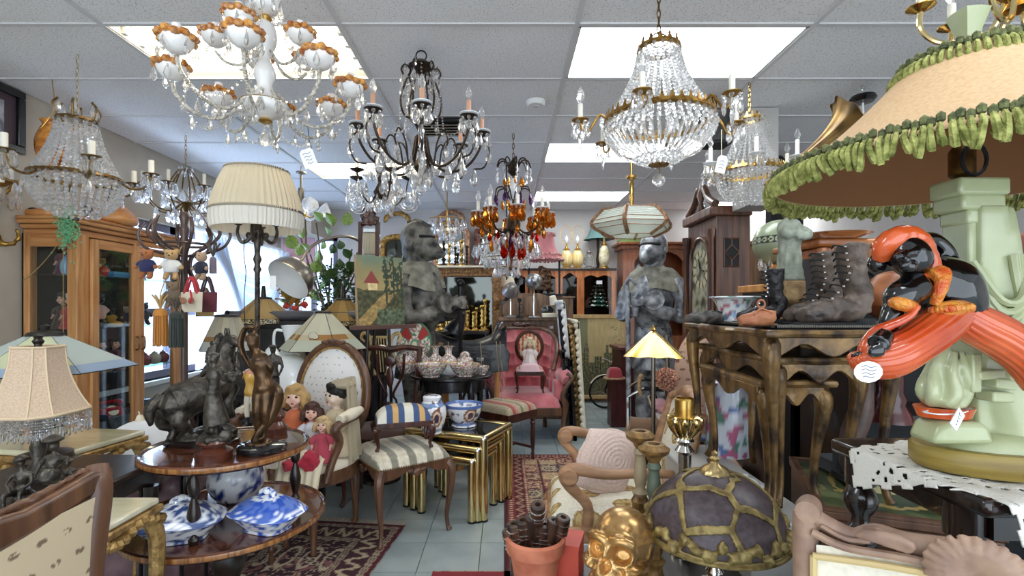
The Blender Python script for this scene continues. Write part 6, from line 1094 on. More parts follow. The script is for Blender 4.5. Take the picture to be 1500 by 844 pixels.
obj(MB().loop(oval(.13,.15,.43,.1,20),.018,8,2),'back_frame',MAHO,KC);obj(MB().grid(lambda u,v:(.12*v*math.cos(u*2*PI),.1-.015*(1-v*v)+.018*v*math.sin(u*2*PI),.43+.14*v*math.sin(u*2*PI)),60,12,cu=True),'back_pad',SAT,KC,cf=ss);obj(cushion(.27,.24,.06,n=40),'seat_pad',SAT,KC,loc=(0,-.02,.2),cf=ss);obj(MB().bx(-.13,.13,-.14,.1,.17,.21),'seat_rail',MAHO,KC,bev=.006);legs4(KC,lambda:cabriole(.18,.014,.02),MAHO,.24,.22,.18)
doll('bonnet_doll','doll in a cream bonnet and white and pink dress on the striped satin child chair',(X(776,4.8),4.8,.72),.3,'e0d4d0','d8c8a8',0,skin='d8b898');
pc=T('pink_cushion','small pale pink cushion in the lap of the bonnet doll','cushion',(X(776,4.68),4.68,.7));obj(cushion(.2,.1,.07),'cover',fab('pale_pink','dcb8bc'),pc);obj(MB().loop([(-.1,-.05,0),(.1,-.05,0),(.1,.05,0),(-.1,.05,0)],.006,6,3),'piping',MT['pale_pink'],pc)
def lean(name,label,px0,px1,d0,d1,h,m,tilt=0,orn=0):
    t=T(name,label,'frame',(X(px0,d0),(d0+d1)/2,0),0);L=d1-d0;t.rotation_euler=(0,tilt,0);w=.035
    for nm,b in(('side',(-L/2,-L/2+.08,0,h)),('side',(L/2-.08,L/2,0,h)),('rail',(-L/2,L/2,0,.08)),('rail',(-L/2,L/2,h-.08,h))):obj(MB().bx(-w/2,w/2,*b),nm,m,t,bev=.008)
    obj(MB().bx(-.006,.006,-L/2+.06,L/2-.06,.06,h-.06),'backing',BLK,t)
    if orn:
        mb=MB()
        for i in range(16):mb.ell((-w/2,-L/2+.01,.06+i*(h-.1)/15),(.022,.02,.034),nu=8,nv=6)
        for i in range(10):mb.ell((-w/2,-L/2+i*L/9,h),(.02,.03,.022),nu=8,nv=6)
        obj(mb,'ornament',m,t,kind='stuff')
    return t
lean('picture_frame','big white ornate picture frame leaning edge on beside the carved sideboard',843,850,5.05,5.7,1.36,WHITE,-.09,1);lean('picture_frame','gilt picture frame leaning between the white frames',850,850,5.0,5.55,1.1,GILT,-.07,1);lean('picture_frame','slimmer cream picture frame leaning outermost, next to the tall print',857,860,4.9,5.5,1.16,CREAM,-.06,1)
lean('picture_frame','black frame leaning closest to the pink armchair',834,840,4.75,5.25,.88,BLACK,-.07);lean('picture_frame','second black frame leaning just behind the first',843,846,4.8,5.3,.8,BLACK,-.06)
# ================================================================ BACK WALL GROUP
SB=T('carved_sideboard','tall carved oak sideboard back with shelf of desk lamps behind the pink armchair','sideboard',(X(780,5.75),5.75,0));z=lambda y:Z(y,5.75);FR=mat('fumed_oak','5e4430','947252',rough=.45,sc=(20,20,3))
obj(MB().bx(-.38,.38,.0,.3,0,z(468)),'base',FR,SB,bev=.006);obj(MB().bx(-.4,.4,-.06,.32,z(470),z(465)),'shelf',FR,SB,bev=.008);obj(MB().prism([(-.34,0),(.34,0),(.34,.14),(.24,.24),(.1,.29),(-.1,.29),(-.24,.24),(-.34,.14)],.03,Matrix.Translation((0,.3,z(465)))@Matrix.Rotation(PI/2,4,'X')),'arched_back',FR,SB,bev=.01)
for s_ in(-1,1):obj(MB().tube([(s_*.1,-.01,.95),(s_*.2,-.012,1.0),(s_*.3,-.01,.96),(s_*.26,-.012,.9),(s_*.16,-.01,.92)],.018,7,flat=.5),'carved_leaf',FR,SB);obj(MB().bx(s_*.36-.03,s_*.36+.03,-.04,0,0,z(470)),'pilaster',FR,SB,bev=.008)
obj(MB().ell((0,-.02,1.03),(.1,.03,.06)),'carved_boss',MAHO,SB,rem=.01,disp=(.03,30));obj(MB().bx(.2,.24,-.008,0,1.05,1.08),'price_label',PAPER,SB)
mr=obj(MB().lathe([(.1,0),(.115,.01),(.12,.03),(.1,.035)],28,at=(-.02,.27,z(448)),rot=(PI/2,0,0)),'mirror_rim',FR,SB);obj(MB().lathe([(0,0),(.1,0)],28,at=(-.02,.262,z(448)),rot=(PI/2,0,0),flute=-.0001),'round_mirror',mat('blue_mirror','6a80a8',rough=.06,metal=.9),SB)
def desk_lamp(label,px,ys,yb,d,m,tip,kind):
    t=T('desk_lamp',label,'desk lamp',(X(px,d),d,z(465)));h=Z(ys,d)-z(465)
    obj(MB().lathe([(.075,0),(.07,.015),(.02,.025),(.0,.03)],18),'base',m,t);obj(MB().tube([(0,0,.02),(0,0,h*.7),(tip[0]*.3,tip[1]*.3,h)],.009,7),'stem',SILV,t)
    obj(MB().lathe([(.03,.1),(.05,.09),(.085,.02),(.1,-.03),(.094,-.03),(.05,.07),(0,.08)],20,at=(tip[0]*.3,tip[1]*.3,h+.02),rot=kind),'shade',m,t);obj(MB().ell((tip[0]*.3,tip[1]*.3,h+.02),.03,nu=10,nv=7),'bulb',CERW,t);return t
desk_lamp('metal desk lamp with bell shade turned downward at the end of the sideboard shelf',748,428,466,5.72,mat('grey_enamel','8c8580',rough=.3,metal=.5),(0,-.1),(.9,.3,0));desk_lamp('chrome desk lamp with dish reflector facing forward before the round mirror',782,414,466,5.66,mat('pale_steel','a8a8a8',rough=.25,metal=.8),(0,-.1),(1.35,0,0))
wl_=T('white_desk_lamp','little cream desk lamp on a flat box base at the end of the sideboard shelf','desk lamp',(X(808,5.68),5.68,z(465)));obj(MB().bx(-.11,.11,-.06,.06,0,.05),'base',CREAM,wl_,bev=.008);obj(MB().tube([(.04,0,.05),(.04,0,.17)],.006,6,0),'stem',SILV,wl_);obj(MB().lathe([(.05,0),(.035,.09),(0,.09)],16,at=(.03,0,.16),rot=(.3,-.3,0)),'shade',CREAM,wl_)
od=T('oval_clock','small black oval dial clock on the sideboard shelf','clock',(X(802,5.8),5.8,z(465)));obj(MB().lathe([(.055,0),(.06,.015),(0,.03)],20,at=(0,0,.08),rot=(PI/2,0,0),sx=1.25),'case',BLACK,od);obj(MB().loop([(.072*math.cos(a),-.012,.08+.056*math.sin(a))for a in np.arange(10)*PI/5],.005,5,2),'rim',SILV,od);obj(MB().bx(-.05,.05,-.02,.02,0,.03),'foot',DARKW,od)
cs_=T('iron_candlestick','slender dark iron candlestick on the sideboard shelf between the desk lamps','candlestick',(X(761,5.7),5.7,z(465)));obj(MB().lathe([(.05,0),(.04,.015),(.008,.03),(.012,.1),(.006,.16),(.025,.2),(.02,.22),(0,.22)],14),'body',IRON,cs_);obj(MB().loop([(.03*math.cos(a)+.02,0,.1+.05*math.sin(a))for a in np.arange(8)*PI/4],.005,5,2),'handle',IRON,cs_)
pl_=T('pink_lamp','lamp with pink frilled shade and a bronze figure group base on black uprights','table lamp',(X(797,6.15),6.15,1.45));z2=lambda y:Z(y,6.15)-1.45;PS=mat('pink_silk','d3868a',rough=.7,sc=9);PF=mat('pink_ruffle','b85a5c','e8c8c0',rough=.8,sc=60)
taper(pl_,[(.23,z2(380)),(.17,z2(370)),(.13,z2(360)),(.12,z2(348)),(.125,z2(342))],PS,'shade',60,.02,12)
for y,r in((344,.13),(381,.235),(374,.2)):
    mb=MB()
    for i in range(int(r*130)):a=i*2*PI/int(r*130);mb.ell((r*math.cos(a),r*math.sin(a),z2(y)),(.022,.022,.022),nu=7,nv=5)
    obj(mb,'ruffle',PF,pl_,rem=.012,disp=(.012,60))
mb=MB()
for i in range(26):a=i*2.4;mb.ell((.07*math.cos(a)*(1-.02*i),.05*math.sin(a),.05+.011*i),(.045,.04,.035),nu=8,nv=6)
obj(mb,'bronze_figures',mat('umber_bronze','2e1f16','7a5a3c',rough=.4,sc=25,metal=.4),pl_,rem=.012,disp=(.035,16))
for x in(-.19,.19):obj(MB().tube([(x,0,0),(x,0,z2(380))],.012,7,0),'upright',IRON,pl_)
obj(MB().bx(-.22,.22,-.1,.1,-.02,.012),'base',IRON,pl_)
lt2=T('lamp_pedestal','plain dark cupboard under the pink frilled lamp','cupboard',(X(797,6.3),6.3,0));obj(MB().bx(-.34,.34,-.22,.14,0,1.41),'body',FR,lt2);obj(MB().bx(-.36,.36,-.24,.16,1.41,1.43),'top',FR,lt2,bev=.005)
# curio cabinet
CU=T('curio_cabinet','wide cherry curio cabinet with arched glass doors at the back wall','cabinet',(.75,7.1,0));zc_=1.84;CO=mat('orange_cherry','ac5c2a','d8894a',rough=.3,sc=(24,24,3),coat=.5)
obj(MB().bx(-.86,.8,-.22,.24,zc_-.03,zc_),'top',DARKW,CU,bev=.006);obj(MB().bx(-.82,-.8,-.18,.22,0,zc_-.03).bx(.78,.8,-.18,.22,0,zc_-.03).bx(-.8,.78,.2,.22,0,zc_-.03).bx(-.8,.78,-.18,.2,0,.5),'carcass',CO,CU);obj(MB().bx(-.79,.77,.17,.195,.5,zc_-.04),'back_lining',mat('maroon_lining','3a1416',rough=.8),CU)
def archdoor(x0,x1,dip):
    z0,z1=.5,zc_-.03;m=.05;n=14;xi0,xi1=x0+m,x1-m;top=[(xi1+(xi0-xi1)*i/n,z1-.1+.05*(1-abs(2*i/n-1)**2.2)-(dip*math.exp(-((i/n-.5)/.16)**2)))for i in range(n+1)]
    inner=[(xi0,z0+.07),(xi1,z0+.07)]+[(xi1,z1-.16)]+top+[(xi0,z1-.16)];cx,cz_=(x0+x1)/2,(z0+z1)/2
    o=obj(MB().bx(x0,xi0,-.2,-.18,z0,z1).bx(xi1,x1,-.2,-.18,z0,z1).bx(xi0,xi1,-.2,-.18,z0,z0+.07),'door',CO,CU)
    mb=MB();T_=[(xi1,z1-.16)]+top+[(xi0,z1-.16)]
    for(a,b)in zip(T_[:-1],T_[1:]):mb.add([(a[0],-.2,a[1]),(b[0],-.2,b[1]),(b[0],-.2,z1),(a[0],-.2,z1),(a[0],-.18,a[1]),(b[0],-.18,b[1]),(b[0],-.18,z1),(a[0],-.18,z1)],[(0,1,2,3),(7,6,5,4),(0,4,5,1)])
    obj(mb,'arched_rail',CO,o,flat=True);obj(MB().bx(xi0,xi1,-.192,-.188,z0+.07,z1-.03),'pane',pane('curio_glass','d8d0cc',.03),o)
archdoor(-.8,-.42,.02);archdoor(-.42,-.0,.03);archdoor(.0,.3,-.02);archdoor(.3,.78,.045)
for z_ in(.9,1.28):obj(MB().bx(-.78,.76,-.17,.17,z_,z_+.012),'shelf',pane('shelf_glass'),CU)
obj(MB().bx(.52,.6,-.206,-.202,1.62,1.67),'paper_label',PAPER,CU)
xt=T('ceramic_tree','green ceramic christmas tree with snowy tips in the arched curio door','christmas tree',(X(876,7.0),7.0,1.292));GRC=mat('green_glaze','0f3a2a',rough=.2,coat=.5)
for i in range(7):r=.15-.019*i;zt=.02+.055*i;obj(MB().lathe([(r,zt),(r*.95,zt+.015),(r*.5,zt+.075),(0,zt+.08)],18,flute=-.08,nf=9),'tier',GRC,xt);mb=MB();[mb.ell((r*math.cos(a),r*math.sin(a),zt+.008),(.014,.014,.009),nu=6,nv=4)for a in np.arange(9)*2*PI/9];obj(mb,'snowy_tips',CERW,xt,kind='stuff')
for px,h,c in((862,.16,'c89a80'),(892,.14,'d8b8a0'),(834,.2,'7a7a78')):jar('dim '+{'c89a80':'pink','d8b8a0':'peach','7a7a78':'grey'}[c]+' china ornament inside the curio cabinet',(X(px,7.1),7.1,1.292+(0 if c=='7a7a78' else .0)),h,.05,c,name='china_ornament')
# lamps on the curio cabinet
YG=mat('yellow_glass','d8b468','f0dca4',rough=.15,sc=(40,40,2),coat=.5)
def harp(t,z0,h,w=.09):obj(MB().tube([(-.012,0,z0),(-w,0,z0+h*.35),(-w*.8,0,z0+h*.75),(0,0,z0+h),(w*.8,0,z0+h*.75),(w,0,z0+h*.35),(.012,0,z0)],.004,5,4),'harp',BRASS,t)
def urn(label,px,d,m,h,r,mt,hp=.22,fl=0,bulb=1):
    t=T('urn_lamp',label,'table lamp',(X(px,d),d,zc_));obj(MB().lathe([(r*.95,0),(r*.9,.02),(r*.5,.035)],20),'foot',mt,t)
    obj(MB().lathe([(r*.5,.035),(r*.9,h*.25),(r,h*.5),(r*.75,h*.78),(r*.35,h*.9)],36,k=3,flute=fl,nf=12),'body',m,t);obj(MB().lathe([(r*.35,h*.9),(r*.6,h*.95),(r*.25,h),(.012,h*1.1),(.012,h*1.25),(0,h*1.25)],18),'neck',mt,t)
    if bulb:inst(shared('bulbw',BULBF,CERW),'bulb',t,(0,0,h*1.25),1.4)
    if hp:harp(t,h*1.15,hp)
    return t
urn('first of two yellow ribbed glass urn lamps with bare bulbs on the curio cabinet',830,7.05,YG,.3,.085,GOLD,.28,.03);urn('second of two yellow ribbed glass urn lamps, next to the cut glass lamp',846,7.05,YG,.3,.085,GOLD,.28,.03);urn('cut clear glass lamp base on the curio cabinet',863,6.98,CR,.24,.08,mat('old_silver','8c8680',rough=.3,metal=.8),0,.05,0);urn('cream porcelain urn lamp painted with flowers, gilt mounts',885,6.98,mat('cream_porcelain','e4dcc0','b8a878',rough=.2,sc=25,coat=.5),.36,.075,GOLD,0,0,0)
tl=T('teal_lamp','lamp with a teal bell shade on a dark turned stem at the curio cabinet end','table lamp',(X(876,7.22),7.22,zc_));obj(MB().lathe([(.07,0),(.06,.02),(.02,.05),(.03,.15),(.015,.3),(.025,.38),(.01,.5),(0,.52)],16),'stem',BRONZE,tl);TS=mat('teal_silk','5f7f7c',rough=.7);taper(tl,[(.21,.44),(.15,.5),(.11,.6),(.09,.72)],TS,'shade',48,.02,8);obj(MB().loop(ring(20,.095,.725),.008,5,2),'trim',BLK,tl)
jl=T('jar_lamp','pale flesh coloured vase lamp on the curio cabinet next to the crystal cascade','table lamp',(X(763,7.05),7.05,zc_));obj(MB().lathe([(0,0),(.06,0),(.075,.06),(.06,.18),(.03,.26),(.02,.3)],20,k=2),'body',mat('flesh_glaze','d8bca4',rough=.3),jl);obj(MB().lathe([(.015,.3),(.012,.36),(0,.36)],12),'socket',BRASS,jl)
# overmantel, mirrors, brass candlesticks
OV=T('fire_surround','carved gilt oak fire surround with cream shelf at the back','fireplace surround',(X(686,6.45),6.45,0));z=lambda y:Z(y,6.45);OC=mat('carved_oak','6a4526','a87c48',rough=.5,sc=30,bump=.4,bsc=70);hw=.43
obj(MB().bx(-hw-.02,hw+.04,-.12,.2,z(393),z(390)),'shelf',CREAM,OV,bev=.006);obj(MB().bx(-hw,hw,-.06,.16,z(405),z(393)),'frieze',OC,OV,bev=.006)
for s_ in(-1,1):
    p_=obj(MB().bx(s_*(hw-.06)-.06,s_*(hw-.06)+.06,-.07,.16,0,z(405)),'pilaster',OC,OV,bev=.008);obj(MB().bx(s_*(hw-.06)-.035,s_*(hw-.06)+.035,-.085,-.07,z(428),z(408)),'fluted_panel',OC,p_,bev=.004);obj(MB().tube([(s_*(hw-.06),-.09,z(432)),(s_*(hw-.06),-.1,z(440)),(s_*(hw-.06),-.09,z(452))],[.02,.045,.03],10),'caryatid',OC,p_,rem=.012,disp=(.02,30))
mb=MB()
for i in range(22):mb.ell((-hw+.05+i*(2*hw-.1)/21,-.065,z(399)),(.018,.01,.025),nu=7,nv=5)
obj(mb,'carved_scrolls',OC,OV,kind='stuff');obj(MB().bx(-hw+.1,hw-.1,.04,.06,.3,z(406)),'mirror_glass',mat('old_mirror','5c5e5a',rough=.05,metal=1),OV)
ct=T('candlestick_table','dark table crowded with brass candlesticks before the fire surround','table',(X(680,6.0),6.0,0));obj(MB().bx(-.36,.3,-.2,.2,.98,1.02),'top',DARKW,ct,bev=.006);legs4(ct,lambda:turned(.98,.025),DARKW,.56,.32,.98)
def cstick(h,k):
    r=h*.16;return MB().lathe([(r,0),(r*.95,.01),(r*.3,h*.08),(r*.25,h*.15),(r*.55,h*.22),(r*.25,h*.3),(r*.45,h*.42),(r*.2,h*.5),(r*.5,h*.58),(r*.22,h*.66),(r*.4,h*.78),(r*.25,h*.85),(r*.55,h*.92),(r*.5,h),(0,h)],12)
csm=[mesh_of(cstick(h,0))for h in(.3,.24,.35)]
for me in csm:me.materials.append(BRASS);me.polygons.foreach_set('use_smooth',[True]*len(me.polygons))
k=0
ORD='first second third fourth fifth sixth seventh eighth ninth tenth eleventh twelfth thirteenth fourteenth fifteenth sixteenth seventeenth eighteenth'.split()
for r_,y in enumerate((5.86,5.99,6.12)):
    for i in range(6):
        o=bpy.data.objects.new('brass_candlestick',csm[k%3]);COL.objects.link(o);o.location=(X(680,6)-.3+.105*i+.03*(r_%2),y,1.02);o.scale=(1,1,.8+.07*((i*5+r_*3)%6));tag(o,'turned brass candlestick on the dark table, '+ORD[i]+' from the knight in the '+('front','middle','rear')[r_]+' row','candlestick','brass candlesticks on the dark table');k+=1
for i,(px,h)in enumerate(((640,.2),(650,.36),(658,.28),(667,.24),(676,.34),(684,.26))):o=obj(cstick(h,0),'mantel_candlestick',BRONZE if i%2 else BRASS,None,loc=(X(px,6.4),6.4,z(390)));tag(o,('bronze' if i%2 else 'brass')+' candlestick on the cream fire surround shelf, '+ORD[i]+' from the dark knight','candlestick','candlesticks on the fire surround shelf')
def gmirror(label,px0,px1,y0,y1,d,m,arch,crest,zfoot):
    t=T('wall_mirror',label,'mirror',(X((px0+px1)/2,d),d,zfoot));w=X(px1,d)-X(px0,d);z0,z1=Z(y1,d)-zfoot,Z(y0,d)-zfoot;hw_=w/2-.05
    pts=[(-hw_,z0+.05),(hw_,z0+.05),(hw_,z0+.6*(z1-z0))]+([(hw_*math.cos(a),z0+.6*(z1-z0)+hw_*arch*math.sin(a))for a in np.linspace(.3,PI-.3,7)]if arch else[(hw_,z1-.06),(-hw_,z1-.06)])+[(-hw_,z0+.6*(z1-z0))]
    loop=[]
    for a,b in zip(pts,pts[1:]+pts[:1]):loop+=[(a[0]*(1-f)+b[0]*f,0,a[1]*(1-f)+b[1]*f)for f in(0,.33,.66)]
    obj(MB().loop(loop,.045,8,1),'frame',m,t);mb=MB()
    for i,p in enumerate(loop*2):mb.ell((p[0]*1.08,-.03,p[2]+.006*(i%3)),(.035,.02,.04),nu=8,nv=6)
    if crest:
        for i in range(14):a=i*PI/13;mb.ell((.17*math.cos(a),-.02,z1-.05+.1*math.sin(a)),(.04,.025,.04),nu=8,nv=6)
    obj(mb,'carving',m,t,rem=.014,disp=(.012,30));mg=MB();c=(0,(z0+z1)/2);n=len(loop);mg.add([(0,.01,c[1])]+[(p[0],.01,p[2])for p in loop],[(0,1+i,1+(i+1)%n)for i in range(n)]);obj(mg,'mirror_glass',MT['old_mirror']if px0<600 else MT['mirror'],t,flat=True);return t
GM1=mat('antique_gold','7c5828','c8a058',rough=.42,metal=.6,sc=25);GM2=mat('copper_gilt','8a5c40','d0a080',rough=.4,metal=.5,sc=25)
gmirror('gilt mirror with shell crest behind the dark stone knight',556,608,318,420,7.3,GM1,.55,1,0);gmirror('copper gilt arched mirror with rose cresting above the fire surround',632,690,316,395,7.3,GM2,.9,1,0);gmirror('red brown rectangular mirror frame behind the clear crystal chandelier',694,752,333,396,7.3,mat('red_mahogany','5a2a20','8c4a38',rough=.4,sc=20),0,0,0)
for px0 in():pass
lw=T('small_white_lamp','small lamp with cream drum shade beside the fire surround','table lamp',(X(742,6.6),6.6,1.38));obj(MB().lathe([(.07,0),(.02,.03),(.03,.15),(.012,.22)],14),'stem',DARKW,lw);taper(lw,[(.12,.2),(.09,.33)],CREAM,'shade',30,0);ltb=T('lamp_pillar','narrow dark pedestal beside the fire surround','pedestal',(X(742,6.62),6.62,0));obj(MB().bx(-.1,.1,-.1,.1,0,1.38),'shaft',DARKW,ltb);obj(MB().bx(-.13,.13,-.13,.13,1.36,1.38),'cap',DARKW,ltb)
# print, bicycle, maroon cabinet, hutch
PR=T('cathedral_print','tall print of a cathedral square in a blond wood frame leaning by the wall','print',(X(877,6.75),6.75,0));PR.rotation_euler=(-.06,0,0);pw,ph2=.40,1.2
BLD=mat('blond_wood','b8935c','d0b07c',rough=.5,sc=(20,20,4))
for b in((-pw,-pw+.055,.05,ph2),(pw-.055,pw,.05,ph2),(-pw+.055,pw-.055,.05,.1),(-pw+.055,pw-.055,ph2-.055,ph2)):obj(MB().bx(b[0],b[1],-.015,.02,b[2],b[3]),'frame_rail',BLD,PR,bev=.004)
def prc(c):
    u,v=c[:,0]/pw*.5+.5,(c[:,2]-.1)/1.05;n1=nz(c*np.array((3,1,1)),9);n2=nz(c,45,2);col=np.tile(hx('c8b07c'),(len(c),1))+.05*n1[:,None];k=(u< .32)&(v> .3);col[k]=hx('8c8a66');
    sk=np.maximum.reduce([.42+.0*u,np.where(np.abs(u-.3)< .04,.72-.0*u-np.abs(u-.3)*3,0),np.where(np.abs(u-.17)< .1,.55,0),np.where(u> .6,.6+.05*np.sign(np.sin(u*60)),0),np.where(np.abs(u-.5)< .06,.5,0)]);k=(v<sk);col[k]=(hx('77724f')*(1+.6*n2[:,None]))[k];k=k&(np.abs(np.sin(u*70))< .25)&(v> .3);col[k]=hx('2c2c24')
    k=(v< .3);col[k]=(hx('6a6444')*(1+.5*n2[:,None]))[k];k=(v< .42)&(np.abs(np.sin((u-.6)*30/(v+.3)))< .18)&(u< .6);col[k]=hx('34342a');k=(u> .7)&(v> .5)&(np.abs(n1)< .03)&(v< .9);col[k]=hx('2c2a20');return col
obj(MB().grid(lambda u,v:((u-.5)*2*(pw-.05),0,.1+1.05*v),100,140),'print',mat('tinted_print',vc=True,rough=.5),PR,cf=prc)
BC=T('bicycle','black bicycle parked in front of the cathedral print','bicycle',(X(886,6.35),6.35,0),.15)
def wheel(x):
    w=obj(MB().loop([(x+.2*math.cos(a),0,.215+.2*math.sin(a))for a in np.arange(20)*PI/10],.014,7,2),'wheel',BLK,BC);mb=MB()
    for i in range(14):a=i*PI/7;mb.tube([(x,.0,.215),(x+.19*math.cos(a),0,.215+.19*math.sin(a))],.0018,4,0)
    obj(mb,'spokes',SILV,w,kind='stuff');obj(MB().tube([(x,-.03,.215),(x,.03,.215)],.018,8,0),'hub',SILV,w)
wheel(0);wheel(.58)
for nm,pts in(('fork',[(0,0,.215),(.06,0,.42),(.09,0,.55)]),('frame_tube',[(.08,0,.5),(.34,0,.5)]),('frame_tube',[(.08,0,.47),(.28,0,.2)]),('seat_tube',[(.28,0,.2),(.36,0,.56)]),('stay',[(.28,0,.2),(.58,0,.215)]),('handlebar',[(.03,-.16,.62),(.08,-.08,.6),(.09,0,.57),(.08,.08,.6),(.03,.16,.62)])):obj(MB().tube(pts,.012,7),nm,BLACK if nm!='handlebar' else SILV,BC)
obj(MB().tube([(.28,0,.58),(.36,0,.6),(.44,0,.6)],[.02,.04,.06],10,flat=.5),'saddle',BLK,BC);obj(MB().loop([(.28+.06*math.cos(a),-.03,.2+.06*math.sin(a))for a in np.arange(10)*PI/5],.006,5,2),'chainring',SILV,BC);obj(MB().tube([(.0+.22*math.cos(a),0,.215+.22*math.sin(a))for a in np.linspace(.3,2.6,9)],.018,7,2,flat=.4),'mudguard',CREAM,BC)
MC=T('maroon_cabinet','dark maroon painted cabinet behind the pewter knight','cabinet',(X(926,5.6),5.6,0));MAR=mat('maroon_paint','3a1518','54201f',rough=.35,sc=(14,14,3));obj(MB().bx(-.16,.3,-.12,.3,0,.82),'body',MAR,MC,bev=.006);obj(MB().bx(-.19,.33,-.15,.33,.82,.86),'top',mat('red_top','5c2426',rough=.3,coat=.3),MC,bev=.008);obj(MB().bx(-.1,.24,-.132,-.12,.1,.72),'door',MAR,MC,bev=.008);obj(MB().ell((-.06,-.145,.45),.015),'knob',BRASS,MC)
rc=T('frilled_cushion','red frilled cushion on a plain chest next to the maroon cabinet','cushion',(X(900,5.45),5.45,.52));obj(cushion(.16,.16,.12),'cover',fab('red_cushion','a83c44'),rc);obj(MB().loop([(.1*math.cos(a)*(1+.1*(i%2)),.1*math.sin(a)*(1+.1*(i%2)),.0)for i,a in enumerate(np.arange(28)*PI/14)],.014,6,2),'frill',fab('tan_frill','b89468'),rc);rcc=T('plain_chest','small dark red chest carrying the frilled cushion','chest',(X(903,5.45),5.45,0));obj(MB().bx(-.08,.1,-.1,.1,0,.5),'body',MAR,rcc);obj(MB().bx(-.1,.12,-.12,.12,.5,.52),'lid',MAR,rcc,bev=.004)
HU=T('hutch','open shelved cherry hutch with white china behind the pewter knight','hutch',(X(945,7.05)+.12,7.1,0));z=lambda y:Z(y,7.0)
obj(MB().bx(-.46,-.42,-.15,.2,0,z(362)).bx(.5,.54,-.15,.2,0,z(362)).bx(-.42,.5,.18,.2,0,z(362)),'carcass',CHERRY,HU);obj(MB().bx(-.42,.5,-.15,.18,0,.9),'cupboard',CHERRY,HU);obj(MB().bx(-.54,.62,-.24,.24,z(360),z(356)).bx(-.5,.58,-.2,.22,z(366),z(360)),'cornice',CHERRY,HU,bev=.01)
obj(MB().prism([(-.3,0),(-.3,-.17),(-.22,-.08),(-.1,-.03),(.04,-.01),(.18,-.03),(.3,-.08),(.38,-.17),(.38,0)],.02,Matrix.Translation((0,-.14,z(366)))@Matrix.Rotation(PI/2,4,'X')),'arched_apron',CHERRY,HU);obj(MB().bx(-.42,-.3,-.16,-.13,.9,z(366)).bx(.38,.5,-.16,-.13,.9,z(366)),'stile',CHERRY,HU)
for y in(406,440,465):obj(MB().bx(-.42,.5,-.13,.18,z(y)-.012,z(y)),'shelf',CHERRY,HU)
for i,(px,y,h)in enumerate(((921,406,.16),(929,406,.2),(937,406,.14),(923,465,.12),(935,440,.12),(965,406,.18))):jar(['white jug on the hutch shelf, first from its side','tall white jug in the middle of the hutch shelf','low white pot nearest the knight helmet on the hutch shelf','white cup on the bottom hutch shelf','white sauce boat on the middle hutch shelf','white jar on the hutch shelf behind the knight'][i],(X(px,7.05)+.06,7.05,z(y)),h,.06,'ecebe8',name='white_jug')
gx=T('games_box','flat box with red, green and cream printed lid on top of the hutch','box',(X(918,7.05)+.06,7.05,z(356)));obj(MB().bx(-.17,.17,-.12,.12,0,.05),'base',mat('green_card','7c9a58'),gx);obj(MB().bx(-.175,.175,-.125,.125,.05,.12),'lid',mat('printed_card','b84a40','e4d8b8',rough=.6,sc=18),gx)
# tiffany hexagonal pendant
HP=T('hexagon_pendant','hexagonal pendant of ribbed pale glass strips with copper bands on a brass rod','pendant lamp',(X(925,4.0),4.0,HC));zh=lambda y:Z(y,4.0)-HC
obj(MB().lathe([(.008,0),(.008,zh(262)),(.04,zh(261)),(.045,zh(258)),(.01,zh(265)),(.018,zh(268)),(.018,zh(305)),(.01,zh(310)),(0,zh(320))],14),'rod',BRASS,HP);OP=sheer('pale_strip','f2f5ee',1.0);COPB=mat('copper_band','8a6444','b89070',rough=.4,metal=.5,sc=40)
prof=[(.16,zh(306)),(.235,zh(309)),(.315,zh(324)),(.33,zh(330)),(.3,zh(336)),(.18,zh(346))]
def hexp(i,f,r,z):a0,a1=i*PI/3+.12,(i+1)*PI/3+.12;return(r*(math.cos(a0)*(1-f)+math.cos(a1)*f),r*(math.sin(a0)*(1-f)+math.sin(a1)*f),z)
for i in range(6):
    for q in range(len(prof)-1):
        (r0,z0),(r1,z1)=prof[q],prof[q+1];n=5 if q==1 else 2
        for s_ in range(n):
            a,b=s_/n,(s_+1)/n-.06;ra,rb_,za,zb2=r0+(r1-r0)*a,r0+(r1-r0)*b,z0+(z1-z0)*a,z0+(z1-z0)*b
            obj(MB().add([hexp(i,.0,ra,za),hexp(i,1,ra,za),hexp(i,1,rb_,zb2),hexp(i,.0,rb_,zb2),hexp(i,.0,ra-.006,za-.003),hexp(i,1,ra-.006,za-.003),hexp(i,1,rb_-.006,zb2-.003),hexp(i,.0,rb_-.006,zb2-.003)],[(0,1,2,3),(7,6,5,4),(0,4,5,1),(1,5,6,2),(2,6,7,3),(3,7,4,0)]),'glass_strip',OP,HP,flat=True)
        obj(MB().tube([hexp(i,0,r0+.004,z0),hexp(i,0,r1+.004,z1)],.016,4,0),'copper_band',COPB,HP)
for r,zz2 in prof:obj(MB().loop([hexp(i,f,r+.003,zz2)for i in range(6)for f in(0,.5)],.0035,5,1),'came',COPB,HP)
